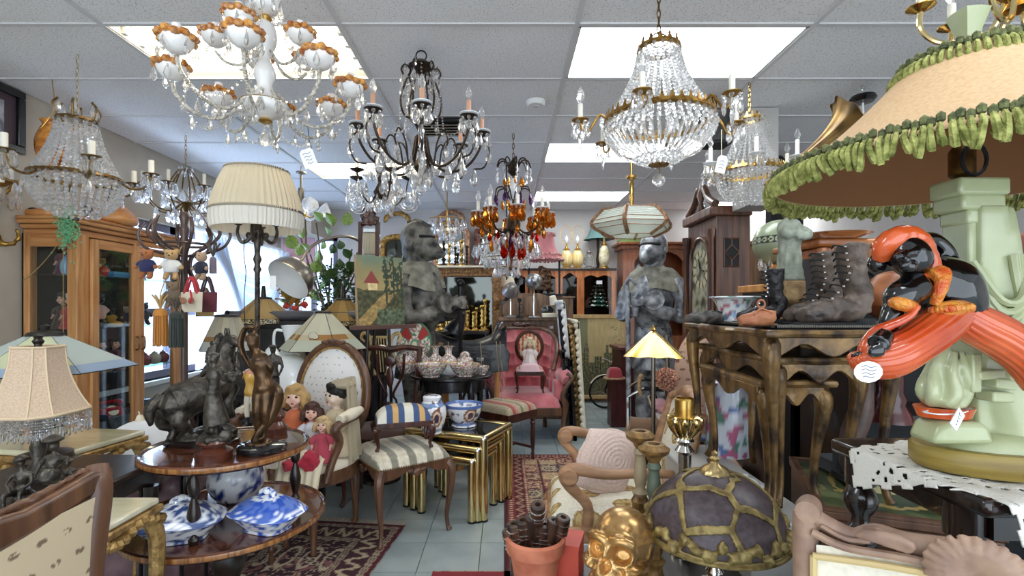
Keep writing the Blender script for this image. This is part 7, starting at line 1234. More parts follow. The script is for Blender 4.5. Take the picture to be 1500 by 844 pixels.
# ================================================================ CORNER PLANTS, ARC LAMP, POSTER
po=T('window_poster','pale pink striped poster standing in the corner window','poster',(X(438,7.2),7.2,0));obj(MB().bx(-.24,.22,0,.015,1.55,2.32),'sheet',mat('pink_stripes','d8a8b4','f0d8de',rough=.6,kind='wave',sc=(0.001,.001,9)),po);obj(MB().bx(-.26,.24,.015,.03,1.53,2.34),'backing',WHITE,po);obj(MB().bx(-.02,.02,.03,.06,0,2.0),'strut',WHITE,po)
PT=T('begonia','big climbing begonia with broad green leaves on a twisted iron stand by the window','plant',(X(485,4.9),4.9,0));LF=mat('begonia_leaf','5c7a34','9ab45c',rough=.4,sc=14);LF2=mat('dark_leaf','24381c','4c6a34',rough=.4,sc=14);LF3=mat('autumn_leaf','a88a2c','d89a3c',rough=.5,sc=14);z=lambda y:Z(y,4.9)
def leafmesh(m,k):
    me=mesh_of(MB().grid(lambda u,v:((2*v-1)*.5*math.sin(PI*min(1,u*1.02))**.7*(1-.35*u)+.1*(u-.5)*0,u,.12*math.sin(PI*u)+.1*abs(2*v-1)-.12*u*u+.02*math.sin(v*20)),7,7));me.materials.append(m);me.polygons.foreach_set('use_smooth',[True]*len(me.polygons));return me
LM=[leafmesh(m,0)for m in(LF,LF2,LF3)]
obj(MB().lathe([(0,.9),(.12,.9),(.16,1.0),(.17,1.15),(.15,1.15),(0,1.1)],20),'pot',mat('clay_pot','6a4030'),PT);obj(MB().tube([(.1,0,.9),(.18,0,.5),(.1,0,.2),(.2,0,0)],.012,7).tube([(-.1,0,.9),(-.18,0,.5),(-.1,0,.2),(-.2,0,0)],.012,7).tube([(0,.1,.9),(0,.18,.5),(0,.1,.2),(0,.2,0)],.012,7),'iron_stand',IRON,PT,kind='stuff')
rr=random.Random(4)
for i in range(9):
    x=rr.uniform(-.3,.3);obj(MB().tube([(0,0,1.1),(x*.4,rr.uniform(-.1,.1),1.4),(x,rr.uniform(-.15,.15),1.7),(x*1.3,0,rr.uniform(1.75,2.2))],.008,6),'stem',mat('plant_stem','5a4a30',rough=.6),PT)
for(px,y,s,k)in[(432,365,.16,0),(443,350,.13,0),(452,372,.12,0),(436,375,.12,0),(470,325,.12,0),(487,332,.15,0),(506,330,.14,0),(480,345,.12,0),(463,385,.13,0),(458,400,.14,0),(474,398,.12,1),(490,410,.13,1),(500,395,.12,1),(478,420,.14,1),(465,425,.13,0),(512,380,.12,1),(520,398,.13,1),(505,420,.14,1),(518,435,.13,1),(492,438,.14,1),(470,442,.12,0),(484,372,.11,1),(500,365,.1,1),(455,415,.12,0),(530,415,.12,1),(476,405,.1,0),(497,425,.12,1),(508,405,.1,1),(524,445,.12,1),(462,440,.12,0),(446,430,.12,0),(483,455,.13,1),(508,450,.13,1),(470,365,.1,0)]:
    d=4.9+rr.uniform(-.15,.15);inst(LM[k],'leaf',PT,(X(px,d)-PT.location.x,d-4.9,Z(y,d)),s,(rr.uniform(.8,2.0),rr.uniform(-.5,.5),rr.uniform(2.4,3.9)))
mb=MB();
for i in range(700):
    c=np.array((rr.gauss(.05,.12),rr.gauss(0,.1),rr.uniform(1.25,1.72)));a=rr.uniform(0,6.3);v=np.array((math.cos(a),math.sin(a)*.5,rr.uniform(-.5,.8)))*.05;w=np.array((-math.sin(a),math.cos(a),.3))*.016;mb.add([c,c+v*.5+w,c+v,c+v*.5-w],[(0,1,2,3)])
obj(mb,'small_foliage',LF2,PT,kind='stuff',flat=True)
AP=T('autumn_plant','yellowing houseplant with red flowers beneath the steel arc lamp','plant',(X(428,4.5),4.5,1.15));obj(MB().lathe([(0,0),(.07,0),(.09,.12),(0,.1)],16),'pot',CERW,AP)
for i in range(22):a=i*2.4;inst(LM[2 if i%4 else 0],'leaf',AP,(.05*math.cos(a),.04*math.sin(a),.14+.008*i),.12+.03*(i%3),(rr.uniform(.1,.9),0,a))
for q in((-.03,-.06,.16),(.06,-.07,.14),(-.1,-.05,.13),(.12,-.03,.17)):obj(MB().ell(q,.03),'flower',mat('red_flower','c83c2c',rough=.5),AP,rem=.012,disp=(.02,50))
apt=T('window_shelf_table','narrow plant table in the window corner under the yellowing plant','table',(X(428,4.5),4.5,0));obj(MB().bx(-.3,.3,-.15,.15,1.12,1.15),'top',WHITE,apt);legs4(apt,lambda:MB().bx(-.02,.02,-.02,.02,-1.12,0),WHITE,.5,.22,1.12,(0,)*4)
AL=T('arc_lamp','brushed steel arc floor lamp with tilted dome shade','floor lamp',(X(565,4.45),4.45,0));zl=lambda y,d:Z(y,d);ax=AL.location.x;q=lambda px,y,d:(X(px,d)-ax,d-4.45,Z(y,d))
obj(MB().tube([(0,0,.05),(0,0,1.2),q(562,405,4.4),q(540,365,4.2),q(512,347,4.0),q(480,350,3.8),q(455,362,3.65),q(441,382,3.55)],.012,8,6),'arc',STEEL,AL);obj(MB().lathe([(0,0),(.16,0),(.16,.04),(.02,.05),(0,.05)],28),'base',BLACK,AL)
dm=MB().lathe([(.165,0),(.165,.012),(.155,.07),(.12,.125),(.06,.155),(.02,.16),(0,.16)],36,k=2,flute=-.0001);ds=obj(dm,'dome',STEEL,AL,loc=q(422,411,3.5),rot=(-.75,.55,0));ds.parent=AL;obj(MB().lathe([(.163,.001),(.15,.07),(.115,.118),(0,.15)],36,k=2,flute=-.0001),'white_lining',WHITE,ds)
# ================================================================ RIGHT SIDE: CLOCK, PEDESTALS, GRAMOPHONE
GC_=T('grandfather_clock','tall walnut grandfather clock with swan neck pediment, dial turned to the aisle','clock',(1.78,4.2,0));CW=mat('clock_walnut','3e2317','6e4630',rough=.35,sc=(26,26,2),coat=.3)
obj(MB().bx(-.15,.15,-.3,.3,.0,.5),'base',CW,GC_,bev=.008);obj(MB().bx(-.13,.15,-.27,.27,.5,1.02),'trunk',CW,GC_,bev=.006);obj(MB().bx(-.16,.16,-.31,.31,.98,1.04),'waist_moulding',CW,GC_,bev=.012);obj(MB().bx(-.12,.15,-.3,.3,1.04,2.02),'hood',CW,GC_,bev=.006);obj(MB().bx(-.17,.165,-.315,.315,2.02,2.1),'hood_cornice',CW,GC_,bev=.014)
for s_ in(-1,1):obj(MB().lathe([(.03,1.06),(.03,1.1),(.022,1.12),(.022,1.84),(.034,1.88),(.034,1.92),(0,1.92)],16,at=(-.145,s_*.27,0),flute=-.08,nf=8),'fluted_column',CW,GC_)
ap_=[(.2*math.cos(a),1.68+.2*math.sin(a))for a in np.linspace(0,PI,14)];YZ=lambda x:Matrix(((0,0,1,x),(1,0,0,0),(0,1,0,0),(0,0,0,1)))
def dialc(c):
    r=np.hypot(c[:,1],c[:,2]-1.62);n1=nz(c,14);col=mixc(c,('4c4a3a','8a8468','b8b49c','6c7068'),np.clip(.5+n1,0,1));k=(r> .11)&(r< .165);col[k]=hx('c8bf9c');a=np.arctan2(c[:,1],c[:,2]-1.62);t_=np.abs(np.modf((a+7)/(PI/6))[0]-.5)> .38;col[k&t_]=hx('2a2418');return col
obj(MB().grid(lambda u,v:(-.1235,(2*u-1)*.2,1.14+(.54+.2*math.sqrt(max(0,1-(2*u-1)**2)))*v),60,60),'dial',mat('painted_dial',vc=True,rough=.35,metal=.2),GC_,cf=dialc)
obj(MB().loop([(-.13,y,z_)for y,z_ in[(-.2,1.13),(0,1.13),(.2,1.13),(.2,1.4)]+ap_+[(-.2,1.4)]],.018,8,1),'arch_moulding',CW,GC_);obj(MB().tube([(-.13,0,1.62),(-.13,.03,1.71)],.005,5,0).tube([(-.13,0,1.62),(-.13,-.08,1.6)],.005,5,0),'hands',BLK,GC_)
for s_ in(-1,1):obj(MB().tube([(-.12,s_*.29,2.12),(-.12,s_*.24,2.14),(-.12,s_*.14,2.2),(-.12,s_*.08,2.28),(-.12,s_*.045,2.3),(-.12,s_*.05,2.26)],[.03,.032,.03,.028,.028,.016],10),'swan_neck',CW,GC_);obj(MB().prism([(s_*.28,2.1),(s_*.07,2.1),(s_*.07,2.24),(s_*.16,2.17)][::s_],.02,YZ(-.12)),'pediment_fret',DARKW,GC_)
obj(MB().lathe([(.02,2.1),(.03,2.14),(.015,2.18),(.035,2.24),(.02,2.3),(.008,2.35),(0,2.36)],14,at=(-.12,0,0)),'finial',CW,GC_)
fw=obj(MB().bx(-.06,.06,-.303,-.3,1.62,1.84),'side_window',BLK,GC_)
for q in((-.06,1.62,-.06,1.84),(.06,1.62,.06,1.84),(-.06,1.62,.06,1.62),(-.06,1.84,.06,1.84),(-.06,1.73,0,1.67),(0,1.67,.06,1.73),(.06,1.73,0,1.79),(0,1.79,-.06,1.73),(0,1.62,0,1.67),(0,1.79,0,1.84)):obj(MB().tube([(q[0],-.306,q[1]),(q[2],-.306,q[3])],.006,5,0),'tracery',CW,fw)
obj(MB().bx(-.1,.12,-.302,-.298,1.1,1.98),'side_panel',CW,GC_)
DHS=T('hall_stand','black carved hall stand with crest rising behind the gold basket chandelier','hall stand',(X(1158,4.6),4.6,0));obj(MB().bx(-.18,.12,0,.1,0,2.5),'back',BLK,DHS);obj(MB().bx(-.2,.16,-.04,.14,2.5,2.58),'cornice',BLK,DHS,bev=.02);obj(MB().ell((-.04,0,2.64),(.12,.05,.07)).ell((.08,0,2.61),(.08,.04,.05)),'carved_crest',BLK,DHS,rem=.02,disp=(.05,12))
gg=T('globe_lamp','pale green glass globe lamp with black greek key band beside the tall clock','lamp',(X(1142,2.7),2.7,1.42));GGM=mat('celadon_glass',vc=True,rough=.3,coat=.3)
def ggc(c):col=np.tile(hx('8c9678'),(len(c),1));k=np.abs(c[:,2]-.24)< .02;col[k]=hx('1c1e1c');a=np.arctan2(c[:,1],c[:,0]);r=np.hypot(np.modf((a+7)*4)[0]-.5,(c[:,2]-.24)/.034);col[k&(np.abs(r-.3)< .1)]=hx('a8b090');return col
obj(MB().ell((0,0,.23),(.135,.135,.125),nu=120,nv=80),'globe',GGM,gg,cf=ggc);obj(MB().lathe([(.07,0),(.05,.03),(.03,.07),(.06,.11),(0,.11)],20),'base',BRASS,gg)
for i in range(10):a=i*PI/5;drop(gg,(.1*math.cos(a),.1*math.sin(a),.14),.06)
gp=T('storage_crate','dark wooden crate on the floor below the gilt nest','crate',(.82,1.17,0))
for k_ in range(3):obj(MB().bx(-.16,.2,-.155,-.14,.02+.14*k_,.15+.14*k_),'plank',WALN,gp);obj(MB().bx(-.16,-.145,-.15,.16,.02+.14*k_,.15+.14*k_),'plank',WALN,gp)
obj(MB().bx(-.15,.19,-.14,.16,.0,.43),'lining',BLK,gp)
bks=T('wall_darkening_bookcase','made-up brown shelf unit added to darken the bright wall past the tall clock','bookcase',(X(1165,5.6),5.7,0))  # unit added to tone down the too bright wall behind it
for x in(-.45,.45):obj(MB().bx(x-.02,x+.02,-.15,.15,0,2.0),'side',FR,bks)
obj(MB().bx(-.45,.45,.13,.15,0,2.0),'back',FR,bks);obj(MB().bx(-.5,.5,-.18,.17,2.0,2.05),'cornice',FR,bks,bev=.01)
for z_ in(.4,.9,1.3,1.65):obj(MB().bx(-.43,.43,-.14,.13,z_-.025,z_),'shelf',FR,bks)
gp=T('globe_pedestal','plain dark pedestal under the green globe lamp','pedestal',(X(1142,2.7),2.7,0));obj(MB().bx(-.13,.15,-.13,.15,0,1.38),'shaft',DARKW,gp);obj(MB().bx(-.15,.17,-.15,.17,1.38,1.42),'cap',PINE,gp,bev=.005)
# gramophone
GP_=T('gramophone','orange wood cabinet gramophone with crank and fluted brass horn','gramophone',(X(1262,2.3),2.3,1.2));OW=mat('orange_oak','8c4c24','b87038',rough=.3,sc=(3,24,24),coat=.4);gl=GP_.location;z=lambda y:Z(y,2.17)-1.2
obj(MB().bx(-.27,.27,-.13,.2,.0,z(362)),'case',OW,GP_,bev=.006);obj(MB().bx(-.3,.3,-.16,.22,z(362),z(350)),'lid',OW,GP_,bev=.012);obj(MB().bx(-.29,.29,-.15,.21,0,.04),'base_moulding',OW,GP_,bev=.01);obj(MB().bx(-.2,.24,-.135,-.13,.08,z(372)),'front_panel',OW,GP_,bev=.004)
for s_ in(-1,1):obj(MB().lathe([(.02,.04),(.024,.08),(.014,.1),(.02,.16),(.014,.24),(.024,.27),(.02,z(364))],12,at=(s_*.27,-.14,0),k=2),'corner_column',OW,GP_)
obj(MB().tube([(-.12,-.14,z(398)),(-.12,-.2,z(398)),(-.08,-.21,z(410)),(-.03,-.21,z(411)),(.02,-.21,z(410))],[.006,.006,.006,.014,.012],7),'crank',IRON,GP_)
hn=MB().lathe([(.012,0),(.02,.12),(.04,.28),(.08,.42),(.14,.52),(.215,.58),(.235,.575)],64,k=3,flute=-.07,nf=8);h0=np.array(V(1122,268,2.62))-np.array(gl);h1=np.array(V(1225,202,2.5))-np.array(gl);dv=Vector(h1-h0).normalized();q=dv.to_track_quat('Z','Y').to_euler()
obj(hn,'horn',mat('horn_brass','5a4426','8f7040',rough=.38,metal=.7,sc=8),GP_,loc=h0,rot=q).scale=(.72,.72,.8);obj(MB().tube([(0,.1,z(350)),h0*.5+np.array((0,.1,.12)),h0],[.02,.018,.014],8),'tone_arm',ABR,GP_)
gcb=T('gramophone_cabinet','dark cabinet carrying the gramophone','cabinet',(X(1262,2.3),2.34,0));obj(MB().bx(-.33,.33,-.18,.24,0,1.17),'body',DARKW,gcb);obj(MB().bx(-.35,.35,-.2,.26,1.17,1.2),'top',DARKW,gcb,bev=.006)
pt_=T('pewter_plate','wide pewter plate resting on the gramophone lid under the fringed shade','plate',(X(1215,2.2),2.2,1.2+z(350)));obj(MB().lathe([(0,0),(.1,.0),(.15,.018),(.16,.02),(.1,.008),(0,.006)],36),'dish',SILV,pt_)
obj(MB().lathe([(.1,.006),(.13,.014),(.12,.02),(0,.012)],30),'green_glaze',mat('sage_glaze','8c9678',rough=.2,coat=.4),pt_)
DP=T('disc_pendant','black disc ceiling pendant with thin white rod','pendant lamp',(X(1264,3.25),3.25,HC));zd=lambda y:Z(y,3.25)-HC
obj(MB().loop([(.012*math.cos(a),0,zd(128)+.02*math.sin(a))for a in np.arange(8)*PI/4],.003,5,2).tube([(0,0,0),(0,0,zd(125))],.003,5,0),'hook',SILV,DP);obj(MB().lathe([(0,zd(140)),(.07,zd(141)),(.078,zd(145)),(.06,zd(150)),(0,zd(151))],28),'canopy',BLACK,DP);obj(MB().tube([(0,0,zd(150)),(.01,0,zd(222))],.006,7,0),'rod',WHITE,DP);obj(MB().lathe([(.05,0),(.1,-.05),(.11,-.12),(0,-.12)],18,at=(.01,0,zd(220))),'shade',BLACK,DP)
CB2=T('brass_chandelier','polished brass chandelier with curved arms, cut off by the top corner of the view','chandelier',(X(1492,1.5),1.5,HC));zq=lambda y:Z(y,1.5)-HC
obj(MB().lathe([(0,0),(.05,-.01),(.012,-.03),(.012,zq(-60)),(.05,zq(-40)),(.06,zq(-15)),(.03,zq(5)),(.04,zq(15)),(0,zq(22))],20),'stem',BRASS,CB2)
a=obj(MB().tube([(.03,0,zq(0)),(.06,0,zq(35)),(.12,0,zq(46)),(.19,0,zq(36)),(.23,0,zq(10)),(.23,0,zq(-20))],.008,8,5),'arm',BRASSL,CB2);pan(a,(.23,0,zq(-22)),.04,BRASS);candle(a,(.23,0,zq(-22)),.08,.012,IVORY,1);around(a,CB2,6,2.6)
# ---------------- brass pyramid lamp, topiary, floral chair, pushchair
BP=T('pyramid_lamp','floor lamp with a folded polished brass pyramid shade','floor lamp',(X(957,2.75),2.75,0),.5);z=lambda y:Z(y,2.75);R0=.215
for i in range(4):
    a0,a1=i*PI/2,(i+1)*PI/2;A,B=np.array((R0*math.cos(a0),R0*math.sin(a0),z(520))),np.array((R0*math.cos(a1),R0*math.sin(a1),z(520)));C=np.array((0,0,z(484)))
    obj(MB().grid(lambda u,v:tuple((C*(1-v)+(A*(1-u)+B*u)*v)*np.array((1,1,1))+np.array((0,0,.003*math.sin(u*PI*6)*v))),17,9),'brass_panel',BRASS,BP,flat=False);obj(MB().tube([C,A],.005,6,0),'rib',BRASSL,BP)
obj(MB().lathe([(0,0),(.15,0),(.14,.02),(.012,.03),(.012,z(490)),(0,z(488))],20),'pole',STEEL,BP);obj(MB().lathe([(.01,z(487)),(.016,z(483)),(.008,z(478)),(0,z(476))],12),'finial',BRASS,BP)
fs=T('floral_chair','high backed chair in peach fabric sprigged with brown flowers beside the gilt nest','chair',(X(1024,3.0),3.0,0),-.2);FLO=mat('sprigged_peach',vc=True,rough=.9);flc=spots('c9a58e','7a4c44',.055,.26,(0,2))
obj(MB().ell((0,.12,.78),(.14,.05,.36),nu=90,nv=90),'back_pad',FLO,fs,cf=flc);obj(MB().bx(-.2,.2,-.25,.15,.3,.42),'seat',FLO,fs,bev=.04,cf=flc);legs4(fs,lambda:turned(.3,.022),WALN,.3,.3,.3);obj(MB().tube([(-.16,.12,.3),(-.17,.12,1.12)],.014,8,0),'side_post',STEEL,fs)
tp=T('flower_ball','topiary ball of peach and rust paper flowers on a stick in a white pot','topiary',(X(976,2.95),2.95,.56));mb=MB();rr=random.Random(3)
for i in range(130):
    zv=1-2*(i+.5)/130;r=math.sqrt(1-zv*zv);a=i*2.39996;mb.ell((.062*r*math.cos(a),.062*r*math.sin(a),.31+.062*zv),(.011,.011,.011),nu=6,nv=4)
obj(mb,'blossoms',mat('paper_flowers','9a4a34','e8b89c',rough=.8,sc=90),tp,kind='stuff',flat=True);obj(MB().tube([(0,0,.1),(0,0,.3)],.008,7,0),'stick',WALN,tp);obj(MB().lathe([(0,0),(.05,0),(.065,.11),(.055,.11),(0,.09)],18),'pot',fab('white_pink','e0c8cc','e8e4e2',sc=14),tp);obj(MB().ell((.03,0,.14),(.08,.06,.05)).ell((-.04,.02,.15),(.05,.05,.04)),'ribbon_bow',fab('pink_ribbon','d8a0a8'),tp,rem=.012,disp=(.02,30))
tpc=T('crate','low wooden crate under the paper flower ball','crate',(X(976,2.98),2.98,0));obj(MB().bx(-.17,.17,-.14,.14,0,.53),'body',WALN,tpc);obj(MB().bx(-.19,.19,-.16,.16,.53,.56),'lid',fab('crate_cloth','5c6c88'),tpc,bev=.01)
pu=T('pushchair','old pushchair with black rubber handle grips behind the bleached armchair','pushchair',(X(945,2.95),2.95,0));q=lambda px,y,d=2.95:(X(px,d)-pu.location.x,d-2.95,Z(y,d))
for k_,(yg,x1)in enumerate(((556,964),(570,972))):
    obj(MB().tube([q(944,yg-1),q(x1,yg+1)],.013,9,0),'grip',BLK,pu);obj(MB().tube([q(920,yg+12),q(930,yg+6),q(944,yg)],.008,7),'handle',SILV,pu)
obj(MB().tube([q(938,580),q(936,560),q(940,548)],.014,8),'wicker_hoop',mat('wicker','9c7c54','c4a478',rough=.7,sc=60),pu);obj(MB().tube([q(920,582),(-.1,0,.5),(-.1,0,.12)],.011,7),'frame_tube',SILV,pu);obj(MB().tube([q(950,580),(.1,0,.5),(.1,0,.12)],.011,7),'frame_tube',SILV,pu)
for x in(-.1,.1):obj(MB().loop([(x,.1*math.cos(a),.112+.1*math.sin(a))for a in np.arange(14)*PI/7],.01,6,2),'wheel',BLK,pu)
obj(MB().tube([(-.1,0,.112),(.1,0,.112)],.008,6,0),'axle',SILV,pu);obj(MB().tube([(-.1,.0,.6),(0,.0,.58),(.1,0,.6)],[.05,.06,.05],10),'sling',fab('sling','8a6a50'),pu)
# ---------------- bleached armchair
BEECH2=mat('honey_beech','91694c','b88c68',rough=.45,sc=(30,6,30))
BA=T('bleached_armchair','pale carved beech armchair in cream medallion fabric with scrolled arms','armchair',(.46,2.28,0),-PI/2-.1);MED=mat('medallion_fabric',vc=True,rough=.85,c2='.92',sc=90)
def medf(ax,s,o=(0,0)):
    def f(c):
        u,v=(c[:,ax[0]]+o[0])/s,(c[:,ax[1]]+o[1])/s;row=np.floor(v);u2=u+.5*(row%2);du,dv=u2-np.floor(u2)-.5,v-row-.5;r=np.hypot(du/.25,dv/.36);a=np.arctan2(dv,du);col=np.tile(hx('e6decb'),(len(c),1));k=(r<1);col[k]=hx('c9ad78');k2=k&((np.abs(np.sin(a*4))< .35)|(r> .84)|(r< .25));col[k2]=hx('96783f');return col
    return f
obj(MB().grid(lambda u,v:((2*u-1)*(.27-.03*v),(2*v-1)*.25,.40+.075*(max(0,1-abs(2*u-1)**5)*max(0,1-abs(2*v-1)**5))**.5),90,80),'seat_pad',MED,BA,cf=medf((0,1),.17,(.5,.52)))
obj(MB().bx(-.28,.28,-.265,.25,.33,.4),'seat_rail',BEECH2,BA,bev=.015);obj(MB().ell((0,-.27,.36),(.08,.02,.03)),'carved_shell',BEECH2,BA,rem=.008,disp=(.01,40))
for x,y in((-.26,-.24),(.26,-.24)):obj(cabriole(.34,.024),'front_leg',BEECH2,BA,loc=(x,y,.34),rot=(0,0,-.8 if x>0 else-2.3))
for x in(-.23,.23):
    obj(MB().tube([(x,.24,.36),(x,.26,.2),(x,.33,.0)],.02,8),'rear_leg',BEECH2,BA);obj(MB().tube([(x,.24,.38),(x*1.04,.28,.6),(x*1.08,.36,.86)],[.022,.022,.024],9),'back_post',BEECH2,BA)
obj(MB().tube([(-.25,.36,.85),(-.17,.365,.875),(-.1,.37,.9),(0,.375,.915),(.1,.37,.9),(.17,.365,.875),(.25,.36,.85)],[.026,.02,.024,.034,.024,.02,.026],10),'crest_rail',BEECH2,BA);obj(MB().tube([(-.2,.25,.5),(.2,.25,.5)],.02,8,0),'lower_rail',BEECH2,BA)
obj(MB().grid(lambda u,v:((2*u-1)*(.215+.02*v),.262+.095*v-.035*math.sin(PI*u)*math.sin(PI*v),.5+(.355+.04*math.sin(PI*u))*v),70,90),'back_pad',MED,BA,cf=medf((0,2),.17,(.505,.0)));obj(MB().grid(lambda u,v:((2*u-1)*(.215+.02*v),.285+.095*v,.5+(.355+.04*math.sin(PI*u))*v),8,8),'back_lining',fab('back_lining','c9bfa8'),BA)
for s_ in(-1,1):
    obj(MB().tube([(s_*.25,.28,.62),(s_*.3,.12,.64),(s_*.315,-.03,.635),(s_*.31,-.14,.65),(s_*.31,-.19,.63),(s_*.305,-.17,.58),(s_*.29,-.1,.5),(s_*.275,-.1,.4)],[.016,.019,.021,.026,.028,.024,.022,.026],10),'arm',BEECH2,BA);obj(MB().lathe([(.03,-.031),(.036,-.02),(.036,.02),(.03,.031)],16,at=(s_*.31,-.172,.625),rot=(0,PI/2,0)),'arm_scroll',BEECH2,BA)
pw_=T('crochet_pillow','pale pink crocheted pillow leaning in the bleached armchair','pillow',(.44,2.2,.475));pwm=fab('pink_crochet','cdb0a4','dfc8bc',sc=160)
def pil(u,v):a,b=2*u-1,2*v-1;r=(max(0,1-abs(a)**2.6)*max(0,1-abs(b)**2.6))**.5;return(a*.135+.035*b,-.05*r+.003*math.sin(14*math.hypot(a-.2,b)*PI)*r,.14+b*.14*(1-.1*a*a))
po_=obj(MB().grid(pil,44,44).grid(lambda u,v:(lambda p:(p[0],-p[1]*.9,p[2]))(pil(u,v)),24,24),'cover',pwm,pw_,rot=(-.32,.25,.25));obj(MB().loop([(.135*math.cos(a)*(1+.03*(i%2))+.035*math.sin(a),0,.14+.14*math.sin(a))for i,a in enumerate(np.arange(48)*PI/24)],.009,6,1),'scalloped_edge',pwm,po_)
# ---------------- low table in front: pot of bobbins, skull, candlesticks, dome lamp
LB_=T('low_table','low dark oak table at the front carrying the skull, bobbins and dome lamp','table',(.40,1.32,0));obj(MB().bx(-.385,.42,-.3,.3,.5,.53),'top',DARKW,LB_,bev=.008);obj(MB().bx(-.34,.37,-.25,.25,.42,.5),'apron',DARKW,LB_);legs4(LB_,lambda:turned(.43,.03),DARKW,.66,.48,.43)
PO=T('terracotta_pot','terracotta pot filled with dark textile bobbins','pot',(X(784,1.37),1.37,.53));TC=mat('terracotta','a85a40','c87a5c',rough=.75,sc=14);obj(MB().lathe([(0,0),(.055,0),(.07,.1),(.08,.1),(.084,.135),(.075,.14),(.066,.11),(.05,.02),(0,.02)],32,flute=-.0001),'body',TC,PO)
def bobm():
    me=mesh_of(MB().lathe([(0,0),(.009,0),(.011,.06),(.008,.1),(.011,.135),(.0145,.15),(.0145,.19),(.0125,.192),(.006,.192),(.005,.18),(0,.18)],14));me.materials.append(mat('bobbin_wood','2a1c15','5c4030',rough=.4,sc=(30,30,6)));me.polygons.foreach_set('use_smooth',[True]*len(me.polygons));me.set_sharp_from_angle(angle=.7);return me
bm_=bobm();wire=mesh_of(MB().loop(ring(10,.0148,.155),.0018,5,1).loop(ring(10,.0148,.163),.0018,5,1).loop(ring(10,.0148,.178),.0018,5,1));wire.materials.append(SILV)
bl=[(752,774,1),(765,768,1),(779,762,0),(787,741,1),(774,775,0),(757,795,1),(775,798,0),(784,780,1),(797,775,1),(808,783,1),(825,763,1),(812,768,0),(797,790,0),(792,805,1),(811,803,1),(745,785,1),(768,785,0),(803,798,0)]
for i,(px,py,wr)in enumerate(bl):
    a=math.atan2(-(py-790)*.9,px-784);rad=.045*((i*5)%7)/7;b0=Vector((.045*(px-784)/42,.03*(790-py)/30,.025));tip=Vector((X(px,1.37)-PO.location.x,(775-py)*-.0008,Z(py-8,1.37)-.53));dirv=(tip-b0);q=dirv.to_track_quat('Z','Y').to_euler();top=tip-dirv.normalized()*.26
    o=bpy.data.objects.new('bobbin',bm_);COL.objects.link(o);o.location=Vector(PO.location)+top;o.rotation_euler=q;o.scale=(1.4,1.4,1.35);tag(o,('wire banded' if wr else 'plain')+' dark textile bobbin in the clay pot, '+ORD[sorted(q[0]*9+q[1]+i_ for i_,q in enumerate(bl)).index(px*9+py+i)]+' from the aisle side','bobbin','textile bobbins in the terracotta pot')
    if wr:w_=bpy.data.objects.new('wire_band',wire);COL.objects.link(w_);w_.parent=o
rbk=T('red_box','coral red box standing between the bobbin pot and the gold skull','box',(X(836,1.42),1.42,.53),-.3);obj(MB().bx(-.03,.03,-.05,.05,0,.1),'body',mat('coral_card','c8503c',rough=.5),rbk);obj(MB().bx(-.032,.032,-.052,.052,.1,.11),'lid',MT['coral_card'],rbk)
SK=T('skull','life size gold painted skull at the front of the low table','skull',(X(900,1.2),1.2,.58),-.6);skb=T('wooden_block','dark wooden block under the gold skull','block',(X(900,1.2),1.2,.53));obj(MB().bx(-.07,.07,-.08,.09,0,.035),'base',DARKW,skb,bev=.004);obj(MB().bx(-.055,.055,-.065,.075,.035,.049),'cap',DARKW,skb,bev=.004);SK.rotation_euler.x=-.28;SG=mat('skull_gold','a0743c','d8b078',rough=.24,metal=.75,sc=16)
mb=MB().ell((0,.02,.145),(.075,.095,.08),nu=60,nv=40).ell((0,-.05,.13),(.06,.045,.055),nu=40,nv=30).tube([(-.055,-.065,.152),(-.03,-.085,.158),(0,-.08,.15),(.03,-.085,.158),(.055,-.065,.152)],.013,10).tube([(-.068,.0,.1),(-.062,-.05,.095),(-.04,-.075,.09)],.013,8).tube([(.068,.0,.1),(.062,-.05,.095),(.04,-.075,.09)],.013,8).ell((0,-.07,.075),(.036,.032,.03)).tube([(0,-.088,.135),(0,-.098,.115)],.009,8,0).tube([(-.05,.0,.06),(-.045,-.04,.03),(0,-.08,.022),(.045,-.04,.03),(.05,0,.06)],.017,10)
sk_=mesh_of(mb,.004,5);n=len(sk_.vertices);co=np.empty(n*3);sk_.vertices.foreach_get('co',co);co=co.reshape(-1,3)
for cx,cz,rx,rz_,dp in((-.03,.126,.021,.018,.032),(.03,.126,.021,.018,.032),(0,.098,.012,.017,.022),(-.07,.13,.012,.02,.008),(.07,.13,.012,.02,.008)):
    w=np.clip(1.25-np.hypot((co[:,0]-cx)/rx,(co[:,2]-cz)/rz_),0,.6)/.6*(co[:,1]< .0);co[:,1]+=dp*w
sk_.vertices.foreach_set('co',co.ravel());sk_.update();sk_.polygons.foreach_set('use_smooth',[True]*len(sk_.polygons));sk_.materials.append(SG);obj(sk_,'cranium',None,SK)
for i in range(8):a=-.9+i*.257;obj(MB().ell((.034*math.sin(a),-.07-.03*math.cos(a),.052),(.0055,.006,.011),nu=7,nv=6),'tooth',SG,SK)
